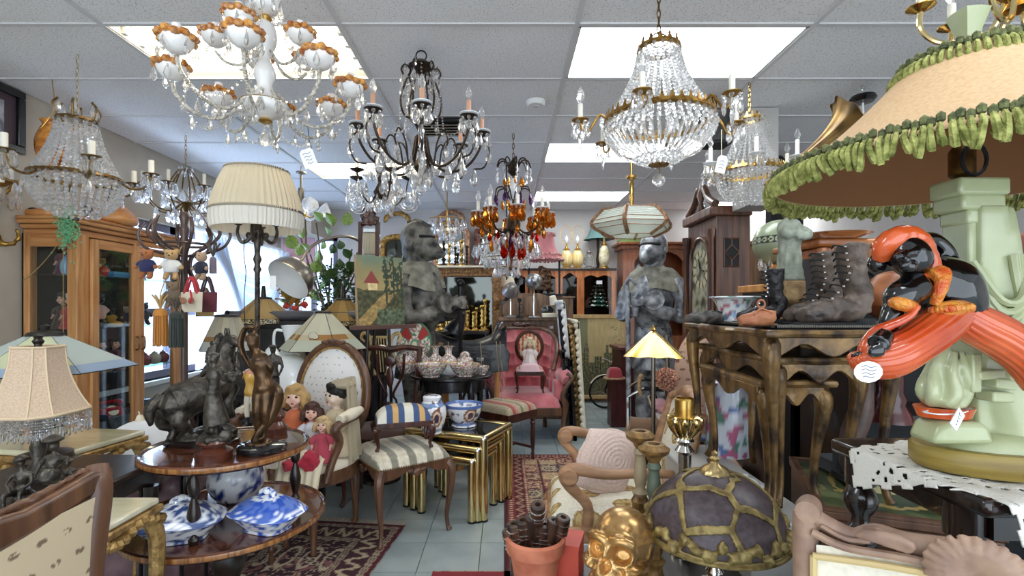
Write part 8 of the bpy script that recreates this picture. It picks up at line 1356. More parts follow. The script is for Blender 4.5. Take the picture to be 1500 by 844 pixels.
def wstick(label,px,d,h,mid):
    t=T('wooden_candlestick',label,'candlestick',(X(px,d),d,.53));m1=mat('gilt_wood','5c4226','a07c48',rough=.45,metal=.3,sc=40);m2=mat(mid,mid,rough=.5)
    obj(MB().lathe([(0,0),(.05,0),(.052,.015),(.03,.03),(.022,.06),(.03,.075),(.02,.085)],22,k=2),'foot',m1,t);obj(MB().lathe([(.018,.085),(.022,.1),(.022,.19),(.026,.2),(.018,.215)],22,flute=-.06,nf=8),'fluted_shaft',m1,t);obj(MB().lathe([(.018,.215),(.024,.225),(.014,.24),(.02,.27),(.014,h-.075),(.02,h-.065),(.014,h-.05)],18,k=2),'stem',m2,t);obj(MB().lathe([(.012,h-.055),(.022,h-.035),(.04,h-.022),(.043,h-.012),(.036,h-.008),(.028,h),(.016,h),(.014,h-.012),(0,h-.012)],26),'drip_dish',m1,t);return t
wstick('turned gilt wood candlestick, the taller of two beside the dome lamp',938,1.46,.405,'9c8a6c');wstick('turned candlestick with a mottled green stem in front of its taller mate',958,1.36,.395,'566050')
sv=T('silver_candlestick','tall silver column candlestick with gilt leaf collar and brass socket','candlestick',(X(1003,1.56),1.56,.53));z=lambda y:Z(y,1.56)-.53
obj(MB().lathe([(0,0),(.055,0),(.05,.02),(.02,.04),(.028,.06),(.02,.08),(.02,z(665)),(.03,z(660)),(.018,z(652)),(.03,z(645)),(.016,z(636)),(.02,z(625)),(.026,z(612))],26),'column',SILV,sv);obj(MB().lathe([(.028,z(612)),(.03,z(611)),(.03,z(585)),(.026,z(583)),(.026,z(600)),(0,z(600))],26),'socket',GOLD,sv)
for i in range(10):a=i*PI/5;obj(MB().tube([(.02*math.cos(a),.02*math.sin(a),z(640)),(.042*math.cos(a),.042*math.sin(a),z(625)),(.05*math.cos(a),.05*math.sin(a),z(612)),(.03*math.cos(a),.03*math.sin(a),z(611))],[.006,.009,.007,.004],7),'gilt_leaf',BRASSL,sv)
DL=T('dome_lamp','table lamp with purple dome shade overlaid with gilt branches on a silver base','table lamp',(X(1047,1.26),1.26,.53));z=lambda y:Z(y,1.26)-.53;Rd,zr,hd=.165,z(782),.158
rs=np.random.RandomState(8);seeds=[]
for _ in range(4000):
    v=rs.randn(3);v[2]=abs(v[2]);v/=np.linalg.norm(v)
    if v[2]> .04 and all(np.dot(v,s_)< .80 for s_ in seeds):seeds.append(v)
seeds=np.array(seeds);NU,NV=260,80
def dome(u,v,k=1.0):a=u*2*PI;b=v*PI/2*.985;return np.array((Rd*k*math.cos(a)*math.cos(b),Rd*k*math.sin(a)*math.cos(b),zr+hd*k*math.sin(b)**.92))
uu,vv=np.meshgrid((np.arange(NU)+.5)/NU,(np.arange(NV-1)+.5)/(NV-1),indexing='ij');A_,B_=uu*2*PI,vv*PI/2*.985;D3=np.stack([np.cos(A_)*np.cos(B_),np.sin(A_)*np.cos(B_),np.sin(B_)],-1);D3=D3+.035*np.stack([np.sin(9*A_+4*B_),np.cos(7*A_),np.sin(8*B_+3*A_)],-1);dt=D3@seeds.T;srt=np.sort(dt,-1);own=np.argmax(dt,-1);vein=(srt[...,-1]-srt[...,-2]< .034)|(vv< .035)|(vv> .93)
cells={};Pg=[[dome(i/NU,j/(NV-1))for j in range(NV)]for i in range(NU)];Pv=[[dome(i/NU,j/(NV-1),1.03)for j in range(NV)]for i in range(NU)]
PURG=mat('purple_shade','3a2f33','54464a',rough=.4,sc=70);GBR=mat('gilt_branch','6c5a34','a08c58',rough=.45,metal=.5,sc=50)
for key in[-1]+list(range(len(seeds))):
    P_=Pv if key==-1 else Pg;idx={};vs=[];fsx=[];sel=np.argwhere(vein)if key==-1 else np.argwhere((own==key)&~vein)
    if key>=0:vis=np.argwhere((own==key));sel=vis
    for i,j in sel.tolist():
        q=[]
        for a,b in((i,j),((i+1)%NU,j),((i+1)%NU,j+1),(i,j+1)):
            if(a,b)not in idx:idx[(a,b)]=len(vs);vs.append(P_[a][b])
            q.append(idx[(a,b)])
        fsx.append(tuple(q))
    if fsx:
        o=obj(MB().add(vs,fsx),'gilt_branches' if key==-1 else 'glass_pane',GBR if key==-1 else PURG,DL,ang=80);s_=o.modifiers.new('s','SOLIDIFY');s_.thickness=.006 if key==-1 else .002;s_.offset=-1
        if key==-1:o.modifiers.new('m','SMOOTH').iterations=4
obj(MB().loop(ring(40,Rd*1.02,zr),.006,7,1),'rim',GBR,DL);obj(MB().lathe([(.036,zr+hd-.006),(.03,zr+hd+.01),(.012,zr+hd+.02),(.008,zr+hd+.026),(.012,zr+hd+.034),(.006,zr+hd+.04),(.008,zr+hd+.048),(0,zr+hd+.055)],26,flute=-.05,nf=13),'finial',mat('pale_gilt_metal','b8a070',rough=.3,metal=.9),DL)
mb=MB()
for i in range(40):a=i*.157;mb.ell((Rd*1.0*math.cos(a),Rd*1.0*math.sin(a),zr+.025+.014*math.sin(i*2.3)),.016,nu=7,nv=5)
obj(mb,'berry_border',GBR,DL,rem=.006,disp=(.008,60));obj(MB().lathe([(0,0),(.07,0),(.066,.012),(.04,.022),(.05,.034),(.05,.042),(.026,.05),(.036,.064),(.034,.075),(.016,.085),(.022,.1),(.012,.12),(.012,zr+.1),(0,zr+.1)],32),'stem',SILV,DL)
# ---------------- gilt nest of tables with boots etc.
gc=T('grey_chest','pale grey painted chest under the gilt nest of tables','chest',(.84,1.75,0));GPAINT=mat('grey_paint','b4b2ae',rough=.5);obj(MB().bx(-.16,.02,-.38,.36,0,.69),'body',GPAINT,gc);obj(MB().bx(-.18,.03,-.4,.38,.69,.71),'lid',GPAINT,gc,bev=.006)
GLD2=mat('distressed_gilt','2c1c10','96723f',rough=.4,metal=.45,sc=(16,16,9),bump=.4,bsc=35,coat=.3,lo=.36,hi=.66,det=8);TOPD=mat('worn_black_top','16120f','4a3c2a',rough=.35,sc=14,coat=.4)
def ntable(label,x0,x1,y0,y1,zt,zb,zbr=None):
    t=T('gilt_nest_table',label,'table',((x0+x1)/2,(y0+y1)/2,0),0,'gilt nest of tables');w,d=x1-x0,y1-y0
    def serp(u,v,k=1.0):
        a,b=2*u-1,2*v-1;return(a*w/2*(1+.035*math.cos(b*PI*2)*abs(a)**3),b*d/2*(1+.035*math.cos(a*PI*2)*abs(b)**3))
    edge=[serp(f,0)for f in np.linspace(0,1,16)][:-1]+[serp(1,f)for f in np.linspace(0,1,16)][:-1]+[serp(1-f,1)for f in np.linspace(0,1,16)][:-1]+[serp(0,1-f)for f in np.linspace(0,1,16)][:-1]
    obj(MB().prism(edge,.018,Matrix.Translation((0,0,zt-.018))),'top',TOPD,t);obj(MB().loop([(x,y,zt-.011)for x,y in edge],.012,8,1),'moulded_edge',GLD2,t)
    for i,(a,b)in enumerate((((-w/2,-d/2),(w/2,-d/2)),((w/2,-d/2),(w/2,d/2)),((w/2,d/2),(-w/2,d/2)),((-w/2,d/2),(-w/2,-d/2)))):
        L=math.hypot(b[0]-a[0],b[1]-a[1])-.04;an=math.atan2(b[1]-a[1],b[0]-a[0]);n=18;sc_=[(L*(k/n-.5),-.06-.018*math.cos(k/n*PI*4))for k in range(n+1)]
        obj(MB().prism([(L/2,-.02),(-L/2,-.02)]+sc_,.016,Matrix.Translation(((a[0]+b[0])/2*.93,(a[1]+b[1])/2*.93,zt))@Matrix.Rotation(an,4,'Z')@Matrix.Rotation(PI/2,4,'X')),'scalloped_apron',GLD2,t,bev=.003)
    for sx,sy in((-1,-1),(1,-1),(1,1),(-1,1)):h=zt-.03-(zbr if sx>0 and zbr else zb);obj(MB().tube([(0,0,0),(.016,0,-h*.08),(.012,0,-h*.25),(-.002,0,-h*.5),(-.01,0,-h*.8),(0,0,-h*.93),(.012,0,-h*.99)],[.021,.026,.02,.014,.0105,.011,.013],10),'leg',GLD2,t,loc=(sx*(w/2-.025),sy*(d/2-.025),zt-.03),rot=(0,0,math.atan2(sy,sx)))
    return t
ntable('largest gilt nest table, scalloped, carrying the boots and figurine',.745,1.12,1.40,2.02,1.235,.71,.735);ntable('middle gilt nest table tucked under the largest',.785,1.05,1.44,1.98,1.155,.71,.735);ntable('smallest gilt nest table with deep curved legs at the bottom of the nest',.76,.96,1.46,1.9,1.085,.71)
ZT=1.236;tr_=T('beaded_tray','dark tray with beaded filigree rim on the gilt nest','tray',(.94,1.68,ZT));obj(MB().bx(-.16,.15,-.25,.28,0,.006),'base',BLK,tr_,bev=.003);mb=MB()
for i in range(60):
    f=i/59
    for x,y in((-.16+.31*f,-.25),(-.16+.31*f,.28),(-.16,-.25+.53*f),(.15,-.25+.53*f)):mb.ell((x,y,.008),(.004,.004,.006),nu=6,nv=4)
obj(mb,'beaded_rim',mat('dark_silver','5c5850',rough=.4,metal=.8),tr_,kind='stuff');ZT+=.007
def boot(label,loc,s,m,rz,tall):
    t=T('boot',label,'boot',loc,rz);h=.21*s*tall
    mb=MB().tube([(.055*s,0,.035*s),(.06*s,0,.09*s),(.045*s,0,.14*s),(.04*s,0,h)],[.036*s,.038*s,.036*s,.048*s],16,4,flat=.85).tube([(.06*s,0,.036*s),(-.01*s,0,.045*s),(-.07*s,0,.033*s),(-.11*s,0,.027*s)],[.036*s,.038*s,.034*s,.022*s],14,4,flat=.9)
    obj(mb,'upper',m,t,rem=.006*s,sm=3,disp=(.006*s,26/s));obj(MB().grid(lambda u,v:((.1-.235*u)*s,(2*v-1)*s*(.036+.006*math.sin(u*5)),.004*s),12,6).lathe([(.036*s,0),(.036*s,.02*s)],14,at=(.065*s,0,0)).prism([((.1-.235*u)*s,.038*s*math.sin(PI*min(1,u*1.0+.04))**.4)for u in np.linspace(0,1,9)]+[((.1-.235*u)*s,-.038*s*math.sin(PI*min(1,u+.04))**.4)for u in np.linspace(1,0,9)],.01*s,Matrix.Translation((0,0,.0))),'sole',BLK,t)
    lm=mat('lace','0e0c0c',rough=.6);n=int(9*tall)
    for i in range(n):
        f=i/(n-1);x=(-.05+.05*f*1.2)*s if f< .5 else(-.02+.016*(f-.5))*s;zz3=(.075*s+.0*f)+(h*.95-.075*s)*f;x=np.interp(f,[0,.3,.5,1],[-.045,-.004,.006,-.006])*s;zz3=np.interp(f,[0,.3,1],[.075*s,.115*s,h*.95])
        obj(MB().tube([(x+.004*s,-.022*s,zz3),(x-.008*s,0,zz3+.006*s),(x+.004*s,.022*s,zz3)],.0026*s,5,2),'lace',lm,t);obj(MB().ell((x+.006*s,-.024*s,zz3),.004*s,nu=6,nv=4),'eyelet',SILV,t)
    return t
OLB=mat('aged_boot_leather','2e2520','7c6a5e',rough=.45,sc=12,bump=.5,bsc=40,det=8)
boot('tall cracked brown leather lace up boot nearest the lamp figure',(X(1228,1.5),1.5,ZT),1.1,OLB,.12,1.08);boot('second cracked lace up boot behind its pair',(X(1195,1.66),1.66,ZT),1.05,OLB,.3,1.1)
tn=T('child_shoe','tiny tan leather child shoe with a looped lace at the tray edge','shoe',(X(1110,1.47),1.47,ZT));TNL=mat('tan_leather','9c5c3c','b87a54',rough=.5,sc=20)
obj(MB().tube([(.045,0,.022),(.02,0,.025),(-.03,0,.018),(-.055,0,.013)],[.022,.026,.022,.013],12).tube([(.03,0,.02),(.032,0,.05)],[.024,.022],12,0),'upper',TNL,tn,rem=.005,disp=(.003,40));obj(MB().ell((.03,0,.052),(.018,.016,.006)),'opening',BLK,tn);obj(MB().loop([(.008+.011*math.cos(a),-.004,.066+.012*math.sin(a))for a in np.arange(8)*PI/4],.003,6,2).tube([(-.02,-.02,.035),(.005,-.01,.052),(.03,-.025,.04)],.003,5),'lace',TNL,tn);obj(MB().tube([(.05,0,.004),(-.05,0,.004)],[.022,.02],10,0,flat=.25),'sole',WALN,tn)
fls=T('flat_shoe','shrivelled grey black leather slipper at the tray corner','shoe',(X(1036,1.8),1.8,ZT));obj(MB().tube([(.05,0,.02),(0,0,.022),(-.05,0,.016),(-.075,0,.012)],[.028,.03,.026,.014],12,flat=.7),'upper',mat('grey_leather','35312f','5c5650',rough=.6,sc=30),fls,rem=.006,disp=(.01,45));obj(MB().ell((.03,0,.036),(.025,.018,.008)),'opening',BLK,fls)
bkb=boot('crumpled black boot behind the tan child shoe',(X(1120,1.72),1.72,ZT),.78,mat('soft_black_leather','0c0b0c','262226',rough=.4,sc=20,bump=.5,bsc=60),-.3,1.15)
ppl=T('porcelain_planter','flared white porcelain planter with painted flowers behind the shoes','planter',(X(1076,1.86),1.86,ZT));flw=lambda c:china(c,60,2,'dfe2e2',('5a7aa0','b8686c','5a8a6c'),.2)
obj(MB().lathe([(0,0),(.05,0),(.055,.02),(.058,.05),(.075,.085),(.09,.092),(.085,.096),(.06,.07),(0,.05)],60,k=3),'body',CHN,ppl,cf=flw)
mdn=T('robed_figurine','weathered green plaster figure of a robed woman on a carved tan pedestal','figurine',(X(1156,1.8),1.8,ZT),sc=(.8,.8,1));z=lambda y:Z(y,1.8)-ZT;PLG=mat('green_plaster','6a7264','9ca090',rough=.75,sc=22,bump=.3,bsc=40,det=8)
mb=MB().lathe([(.062,z(412)),(.05,z(390)),(.046,z(350)),(.05,z(332)),(.03,z(322)),(0,z(318))],40,k=3,flute=.06,nf=11).tube([(.04,-.01,z(335)),(.065,-.035,z(345)),(.0,-.06,z(350))],[.018,.02,.012],10).tube([(-.035,0,z(335)),(-.04,-.04,z(345)),(0,-.06,z(345))],[.018,.018,.012],10)
obj(mb,'robe',PLG,mdn,rem=.006,disp=(.003,40));obj(MB().ell((0,-.01,z(312)),(.024,.028,.032)).ell((0,-.036,z(313)),(.006,.008,.008)),'head',mat('flesh_plaster','a88470',rough=.7),mdn,rem=.005);obj(MB().ell((0,.006,z(309)),(.029,.03,.034)),'veil',PLG,mdn);obj(MB().lathe([(0,0),(.06,0),(.055,.02),(.04,.035),(.036,.06),(.06,.075),(.068,.09),(.066,z(412)),(0,z(412))],8),'pedestal',mat('tan_plaster','8a6c48','b8986c',rough=.7,sc=20,bump=.5,bsc=60),mdn,bev=.004)
wf=T('floral_stool','white porcelain garden stool painted with pink and blue flowers behind the gilt legs','garden stool',(.90,2.0,.71));obj(MB().lathe([(0,0),(.075,0),(.085,.03),(.085,.26),(.07,.29),(0,.3)],90,k=12),'body',CHN,wf,cf=lambda c:china(c,26,3,'dde3ee',('6a7fb4','c06a8c','5c8c7c'),.12));obj(MB().lathe([(.03,.298),(.02,.305),(0,.306)],16),'cap',CERW,wf)
wd=T('covered_dish','small white covered dish on the grey chest','dish',(X(1092,1.6),1.6,.711));obj(MB().lathe([(0,0),(.035,0),(.05,.012),(.052,.016),(0,.018)],24),'plate',CERW,wd);obj(MB().lathe([(.045,.018),(.03,.035),(.008,.042),(.008,.05),(0,.052)],24),'lid',CERW,wd)
bpd=T('black_pedestal','tall black pedestal glimpsed between the gilt table legs','pedestal',(X(1166,2.3),2.3,0));obj(MB().bx(-.06,.05,-.06,.06,0,1.0),'shaft',BLK,bpd);obj(MB().bx(-.07,.06,-.07,.07,1.0,1.03),'cap',BLK,bpd)
wpd=T('white_panel_pedestal','cream painted pedestal behind the curved gilt leg','pedestal',(X(1210,2.22),2.28,0));obj(MB().bx(-.1,.1,-.05,.05,0,1.08),'shaft',mat('cream_paint','cfccc0',rough=.5),wpd);obj(MB().bx(-.11,.11,-.06,.06,0,.06),'foot',MT['cream_paint'],wpd)
# green painted trunk, dark things under and behind the lamp table
GTk=T('painted_chest','wooden chest with a green marbled top painted with gold scrolls','chest',(1.16,1.545,0),-.38);GMB=mat('green_marbling',vc=True,rough=.3,coat=.4)
def gmc(c):n1=nz(c,14);n2=nz(c,40,3);col=mixc(c,('27301f','3e4a2c','5c6640','8a8a60'),np.clip(.42+.7*n1+.2*n2,0,1));r=np.hypot(c[:,0]/.12,c[:,1]/.16);col[(np.abs(r-1+.15*n2)< .07)]=hx('a08850');col[(np.hypot((c[:,0]+.2)/.05,(c[:,1]+.05)/.05)<1)&(n2>0)]=hx('b0945c');col[(np.hypot((c[:,0]-.0)/.06,(c[:,1])/.05)<1)]=hx('b4ac80');return col
obj(MB().bx(-.2,.2,-.25,.25,0,.71),'body',WALN,GTk,bev=.006);obj(MB().grid(lambda u,v:((u-.5)*.38,(v-.5)*.48,.7345),80,100),'marbled_top',GMB,GTk,cf=gmc);obj(MB().bx(-.205,.205,-.255,.255,.71,.734),'lid',WALN,GTk,bev=.004)
for y in(-.245,.245):obj(MB().bx(-.205,.205,y-.01,y+.01,.734,.742),'lid_border',WALN,GTk)
for x in(-.195,.195):obj(MB().bx(x-.01,x+.01,-.235,.235,.734,.742),'lid_border',WALN,GTk)
BKC=T('backdrop_bookcase','made-up black backed bookcase put in as a dark backdrop behind the lamp figure','bookcase',(1.75,2.0,0));  # made-up bookcase serving as a dark backdrop for the lamp
obj(MB().bx(-.5,.7,.1,.14,0,1.5),'back',BLK,BKC)
for z_ in(.5,.9,1.25):obj(MB().bx(-.47,.7,-.18,.1,z_-.02,z_),'shelf',DARKW,BKC)
obj(MB().bx(-.5,-.47,-.2,.14,0,1.5),'side',DARKW,BKC);obj(MB().bx(.67,.7,-.2,.14,0,1.5),'side',DARKW,BKC)
RTr=T('red_leather_chest','old red brown leather trunk on the bookcase, mostly behind the green lamp column','trunk',(X(1490,1.88),1.9,1.25));REDL=mat('red_leather','4c261c','8a4e38',rough=.5,sc=6,bump=.3,bsc=20,det=8)
obj(MB().bx(-.2,.2,-.1,.1,0,.2),'body',REDL,RTr,bev=.012);obj(MB().bx(-.205,.205,-.105,.105,.205,.32),'lid',REDL,RTr,bev=.012)
for x in(-.12,.12):obj(MB().bx(x-.018,x+.018,-.112,-.104,.0,.3),'strap',WALN,RTr)
bag2=T('leather_ball','worn round orange brown leather bag behind the lamp figure','bag',(X(1308,1.86),1.86,1.25));obj(MB().ell((0,0,.09),(.11,.08,.095)).ell((.08,-.02,.05),(.08,.07,.055)),'body',mat('orange_leather','7c4424','b06c3c',rough=.45,sc=8),bag2,rem=.012,disp=(.008,12));obj(MB().tube([(-.1,-.07,.05),(0,-.09,.04),(.12,-.08,.04)],.006,6),'seam',DARKW,bag2)
rp_=T('red_pedestal','dark red turned pedestal column behind the flame of the lamp','pedestal',(X(1310,1.72),1.74,.9));obj(MB().lathe([(0,0),(.07,0),(.06,.03),(.045,.06),(.05,.08),(.04,.1),(.042,.2),(.055,.23),(.045,.26),(.06,.3),(0,.3)],26),'column',mat('oxblood','3a1416','54201f',rough=.25,coat=.4),rp_);obj(MB().bx(-.08,.08,-.08,.08,.3,.325),'cap',MT['oxblood'],rp_)
sl_=T('wooden_last','brown wooden shoe last hanging by the curved gilt leg','shoe last',(X(1252,1.6),1.6,.742));obj(MB().tube([(.04,0,.32),(.02,0,.22),(-.01,0,.14),(-.03,0,.06)],[.02,.035,.035,.018],12).tube([(.0,0,.02),(-.03,0,.07)],[.03,.022],10,0),'body',mat('brown_last','3c2a24','6a5048',rough=.45,sc=14),sl_,rem=.008);obj(MB().bx(-.05,.05,-.04,.04,0,.02),'foot',BLK,sl_)
gsl=T('slate_slab','grey slate slab leaning behind the bobbin leg','slab',(X(1285,1.62),1.66,.742));obj(MB().bx(-.12,.14,-.02,.0,0,.1),'face',mat('slate','3c4044','54585c',rough=.6,sc=9),gsl);obj(MB().bx(-.12,.14,0,.1,.0,.04),'ledge',MT['slate'],gsl)
ub=T('black_strapped_chest','black strapped chest with domed lid under the lamp table','chest',(1.15,.98,0));obj(MB().bx(-.35,.4,-.08,.24,0,.55),'body',BLK,ub,bev=.01);obj(MB().bx(-.36,.41,-.09,.25,.55,.66),'lid',DARKW,ub,bev=.02)
for x in(-.2,.22):obj(MB().bx(x-.02,x+.02,-.096,-.08,0,.64),'strap',IRON,ub)
# ---------------- bobbin leg table, doily and the dancer lamp
LTb=T('bobbin_table','dark oak side table on bobbin turned legs under the big green lamp','table',(.93,.86,0));BOB=mat('bobbin_oak','120b09','2a1814',rough=.22,sc=(25,25,5),coat=.6);zt=1.035
obj(MB().bx(-.27,.3,-.18,.15,zt-.028,zt),'top',BOB,LTb,bev=.008);obj(MB().bx(-.22,.26,-.14,.11,zt-.075,zt-.028),'apron',BOB,LTb)
def bob():return MB().lathe([(.026,0),(.026,-.05)]+[(.016+.014*math.sin(PI*(k%6)/5),-.05-.0125*k)for k in range(66)]+[(.024,-.9),(.02,-1.005),(0,-1.005)],18)
legs4(LTb,bob,BOB,.47,.22,zt-.03)
for y in(-.11,.11):obj(MB().tube([(-.22,y,.74),(.26,y,.74)],.014,8,0),'stretcher',BOB,LTb)
for x in(-.235,.235):obj(MB().tube([(x,-.11,.74),(x,.11,.74)],.014,8,0),'stretcher',BOB,LTb)
dy=T('crochet_doily','white crocheted doily with openwork border draped under the green lamp','doily',(.80,.845,zt+.002));LACE=mat('crochet_cotton','e6e2d8',rough=.9,bump=.4,bsc=260)
def doil(px_,pz_):
    x,y=px_,pz_
    e=max(0,-.142-x);f=max(0,-.17-y);m=max(e,f);return(max(x,-.142)-(.012 if e else 0)-.25*m,max(y,-.17)-(.012 if f else 0)-.2*m,-.92*m+.002*math.sin(x*90)*math.sin(y*90))
NG=120;vs=[];fsx=[];hole=lambda u,v:(.42<math.hypot(u,v)< .96)&(math.sin(u*26)*math.sin(v*26)> .45)
for i in range(NG+1):
    for j in range(NG+1):u,v=2*i/NG-1,2*j/NG-1;vs.append(doil((u*.94-v*.34)*.16-.008,(u*.34+v*.94)*.155-.03))
for i in range(NG):
    for j in range(NG):
        u,v=2*(i+.5)/NG-1,2*(j+.5)/NG-1;r=max(abs(u),abs(v));sc_=1-.03*(math.sin((u if abs(v)>abs(u)else v)*22)>0)
        if r>sc_:continue
        if .5<r< .93 and math.sin(u*36+.6+math.sin(v*9))*math.sin(v*34+.6)> .5 and math.sin(u*7+v*5)>-.45:continue
        fsx.append((i*(NG+1)+j,(i+1)*(NG+1)+j,(i+1)*(NG+1)+j+1,i*(NG+1)+j+1))
o=obj(MB().add(vs,fsx),'crochet_cloth',LACE,dy,ang=180);q=o.modifiers.new('s','SOLIDIFY');q.thickness=.002
LM_=T('dancer_lamp','large pale green ceramic lamp with a black and orange dancer and fringed shade','table lamp',(.80,.83,zt+.006));lo=np.array(LM_.location);CEL=mat('pale_green_ceramic','a3aa7e','b9bf98',rough=.28,sc=9,coat=.35);ORG=mat('orange_glaze','b8401a','d8602c',rough=.14,sc=12,coat=.6);BLG=mat('black_glaze','08080a',rough=.1,coat=.7);ORB=mat('orange_beadwork','c8521e','d89038',rough=.25,sc=60,bump=.6,bsc=120)
Q=lambda px,py,d=.8:tuple(np.array(V(px,py,d))-lo)
obj(MB().lathe([(0,0),(.14,0),(.145,.006),(.145,.03),(.14,.036),(0,.036)],48,sy=.62,at=(.02,-.02,0)),'wood_base',mat('olive_wood','7a6426','a08a44',rough=.4,sc=(4,4,60)),LM_)
obj(MB().lathe([(.115,.036),(.11,.05),(.09,.06),(0,.06)],40,sx=1.04,sy=.62,at=(.02,-.02,0)),'ceramic_foot',CEL,LM_)
obj(MB().prism([(-.055,.05),(.04,.05),(.03,.076),(.022,.084),(-.034,.084),(-.044,.076)],.055,Matrix.Translation((-.095,-.025,0))@Matrix.Rotation(PI/2,4,'X')),'brazier_block',CEL,LM_,bev=.008)
mb=MB().bx(.015,.085,-.045,.015,.05,.2).bx(.015,.06,-.05,.0,.18,.42).tube([(.05,-.03,.34),(.065,-.03,.25),(.06,-.035,.15),(.085,-.03,.06)],[.02,.03,.036,.05],12).tube([(.005,-.045,.32),(.02,-.056,.27),(.055,-.056,.255),(.07,-.045,.33),(.072,-.03,.42)],[.009,.012,.013,.013,.012],10)
obj(mb,'draped_column',CEL,LM_,rem=.006,sm=2,loc=(-.065,0,0))
for k_,b in enumerate(((-.022,.06,.437,.465),(-.016,.056,.414,.439),(-.004,.052,.392,.416),(.0,.03,.3,.4),(.01,.045,.26,.32))):obj(MB().bx(b[0],b[1],-.05+.003*k_,.01,b[2],b[3]),'slab',CEL,LM_,bev=.005,rot=(0,0,.03*(k_%2)),loc=(-.062,0,0))
for k_ in range(5):obj(MB().tube([(-.01+.006*k_,-.06,.33-.01*k_),(.02,-.075+.003*k_,.27-.014*k_),(.055,-.072,.275-.01*k_),(.075-.004*k_,-.055,.34)],.006,7),'drape_fold',CEL,LM_,loc=(-.065,0,0))
for(px,py,w,h,r)in((1455,500,.06,.022,.5),(1440,548,.045,.014,-.05),(1465,562,.045,.016,.15),(1458,580,.04,.016,.05),(1418,545,.016,.06,0)):obj(MB().box((0,0,0),(w,.03,h)),'shard',CEL,LM_,loc=Q(px,py,.775),rot=(0,r,.1),bev=.003)
fb=MB()
for k_ in range(6):
    a=k_*PI/3;fb.tube([(-.05+.022*math.cos(a),.0+.018*math.sin(a),.134),(-.05+.03*math.cos(a+.5),.022*math.sin(a+.5),.155),(-.045+.022*math.cos(a+.2),.02*math.sin(a),.185),(-.042+.012*math.cos(a+.6),.012*math.sin(a),.22)],[.008,.0095,.0075,.003],9)
obj(fb.ell((-.048,0,.17),(.016,.014,.042)).tube([(-.048,0,.13),(-.046,0,.18),(-.043,0,.225)],[.024,.016,.004],14),'flame',CEL,LM_,rem=.0032,sm=1,loc=(-.055,-.045,-.029));obj(MB().lathe([(.026,.084),(.038,.086),(.044,.102),(.035,.102),(0,.096)],28,at=(-.105,-.045,0),sy=.7),'orange_dish',ORG,LM_)
d=.715
obj(MB().tube([Q(1330,402,d),Q(1352,398,d+.01)],[.014,.018],10,0).tube([Q(1350,402,d+.01),Q(1378,420,d+.012),Q(1395,448,d+.012),Q(1397,462,d+.012)],[.032,.047,.042,.034],14).tube([Q(1345,418,d-.02),Q(1318,436,d-.03),Q(1314,446,d-.03),Q(1304,470,d-.035),Q(1293,496,d-.035)],[.023,.021,.017,.014,.009],10).tube([Q(1388,410,d+.03),Q(1385,375,d+.035),Q(1365,352,d+.03),Q(1345,352,d+.02)],[.018,.016,.013,.01],10),'torso',BLG,LM_,rem=.0045,sm=3)
hm_=MB().ell(Q(1332,376,d-.015),(.026,.027,.032),rot=(0,-.55,0)).ell(Q(1325,381,d-.043),(.005,.009,.007)).ell(Q(1330,391,d-.036),(.011,.011,.009));obj(hm_.ell(Q(1318,373,d-.036),(.01,.006,.004),rot=(0,-.5,0)).ell(Q(1337,370,d-.038),(.01,.006,.004),rot=(0,-.5,0)),'head',BLG,LM_,rem=.0028,sm=1)
for px,py in((1319,377),(1337,372)):obj(MB().tube([Q(px-6,py+1,d-.043),Q(px,py-1.5,d-.046),Q(px+6,py-1,d-.043)],.0016,6),'brow_line',mat('grey_glaze','4a4a4e',rough=.15),LM_)
obj(MB().ell(Q(1328,387,d-.0455),(.007,.003,.0028),rot=(0,-.5,0)),'lips',MT['grey_glaze'],LM_);obj(MB().ell(Q(1285,386,d+.012),(.013,.014,.015)),'hair_bun',BLG,LM_,rem=.004)
tb_=MB().tube([Q(1291,380,d),Q(1297,360,d-.012),Q(1318,346,d-.016),Q(1343,350,d-.014),Q(1360,372,d-.012),Q(1370,400,d-.01)],[.012,.016,.016,.015,.012,.01],10).ell(Q(1328,362,d+.014),(.03,.022,.026)).tube([Q(1358,396,d-.012),Q(1348,408,d-.02),Q(1322,416,d-.012)],[.009,.009,.005],8);obj(tb_,'turban',ORG,LM_,rem=.0042,sm=2,disp=(.0015,90))
obj(MB().tube([Q(1362,402,d-.03),Q(1382,398,d-.03),Q(1379,420,d-.04),Q(1368,448,d-.035)],[.008,.0095,.009,.007],9),'scarf',ORB,LM_,rem=.004);obj(MB().tube([Q(1307,442,d-.04),Q(1322,446,d-.055),Q(1338,450,d-.045)],[.009,.010,.009],9),'arm_cuff',ORB,LM_,rem=.004)
obj(MB().tube([Q(1366,456,d-.03),Q(1392,452,d-.038),Q(1422,450,d-.015)],[.010,.012,.010],10),'jewelled_belt',ORB,LM_,rem=.004);mb=MB()
for k_ in range(9):mb.ell(Q(1366+7*k_,455-.7*k_,d-.052+.004*abs(k_-4)),.0055,nu=8,nv=6)
obj(mb,'belt_beads',ORB,LM_,kind='stuff')
def pleat(path,rad,name):
    p=cat(np.array(path),6);r=cat(np.column_stack([np.array(rad)]*3),6)[:,0];m=MB();m.tube(p,r,60,0);v=m.v[0].reshape(len(p),60,3);k=1+.05*np.sin(np.arange(60)*2*PI/60*20);m.v[0]=(p[:,None]+(v-p[:,None])*k[None,:,None]).reshape(-1,3);return obj(m,name,ORG,LM_,ang=70)
pleat([Q(1398,458,d),Q(1372,480,d-.025),Q(1335,506,d-.045),Q(1300,524,d-.05),Q(1270,528,d-.045),Q(1262,520,d-.04)],[.024,.027,.026,.027,.022,.012],'trouser_leg');pleat([Q(1400,458,d),Q(1430,476,d),Q(1468,496,d+.0),Q(1505,525,d),Q(1530,560,d)],[.024,.028,.029,.028,.026],'trouser_leg')
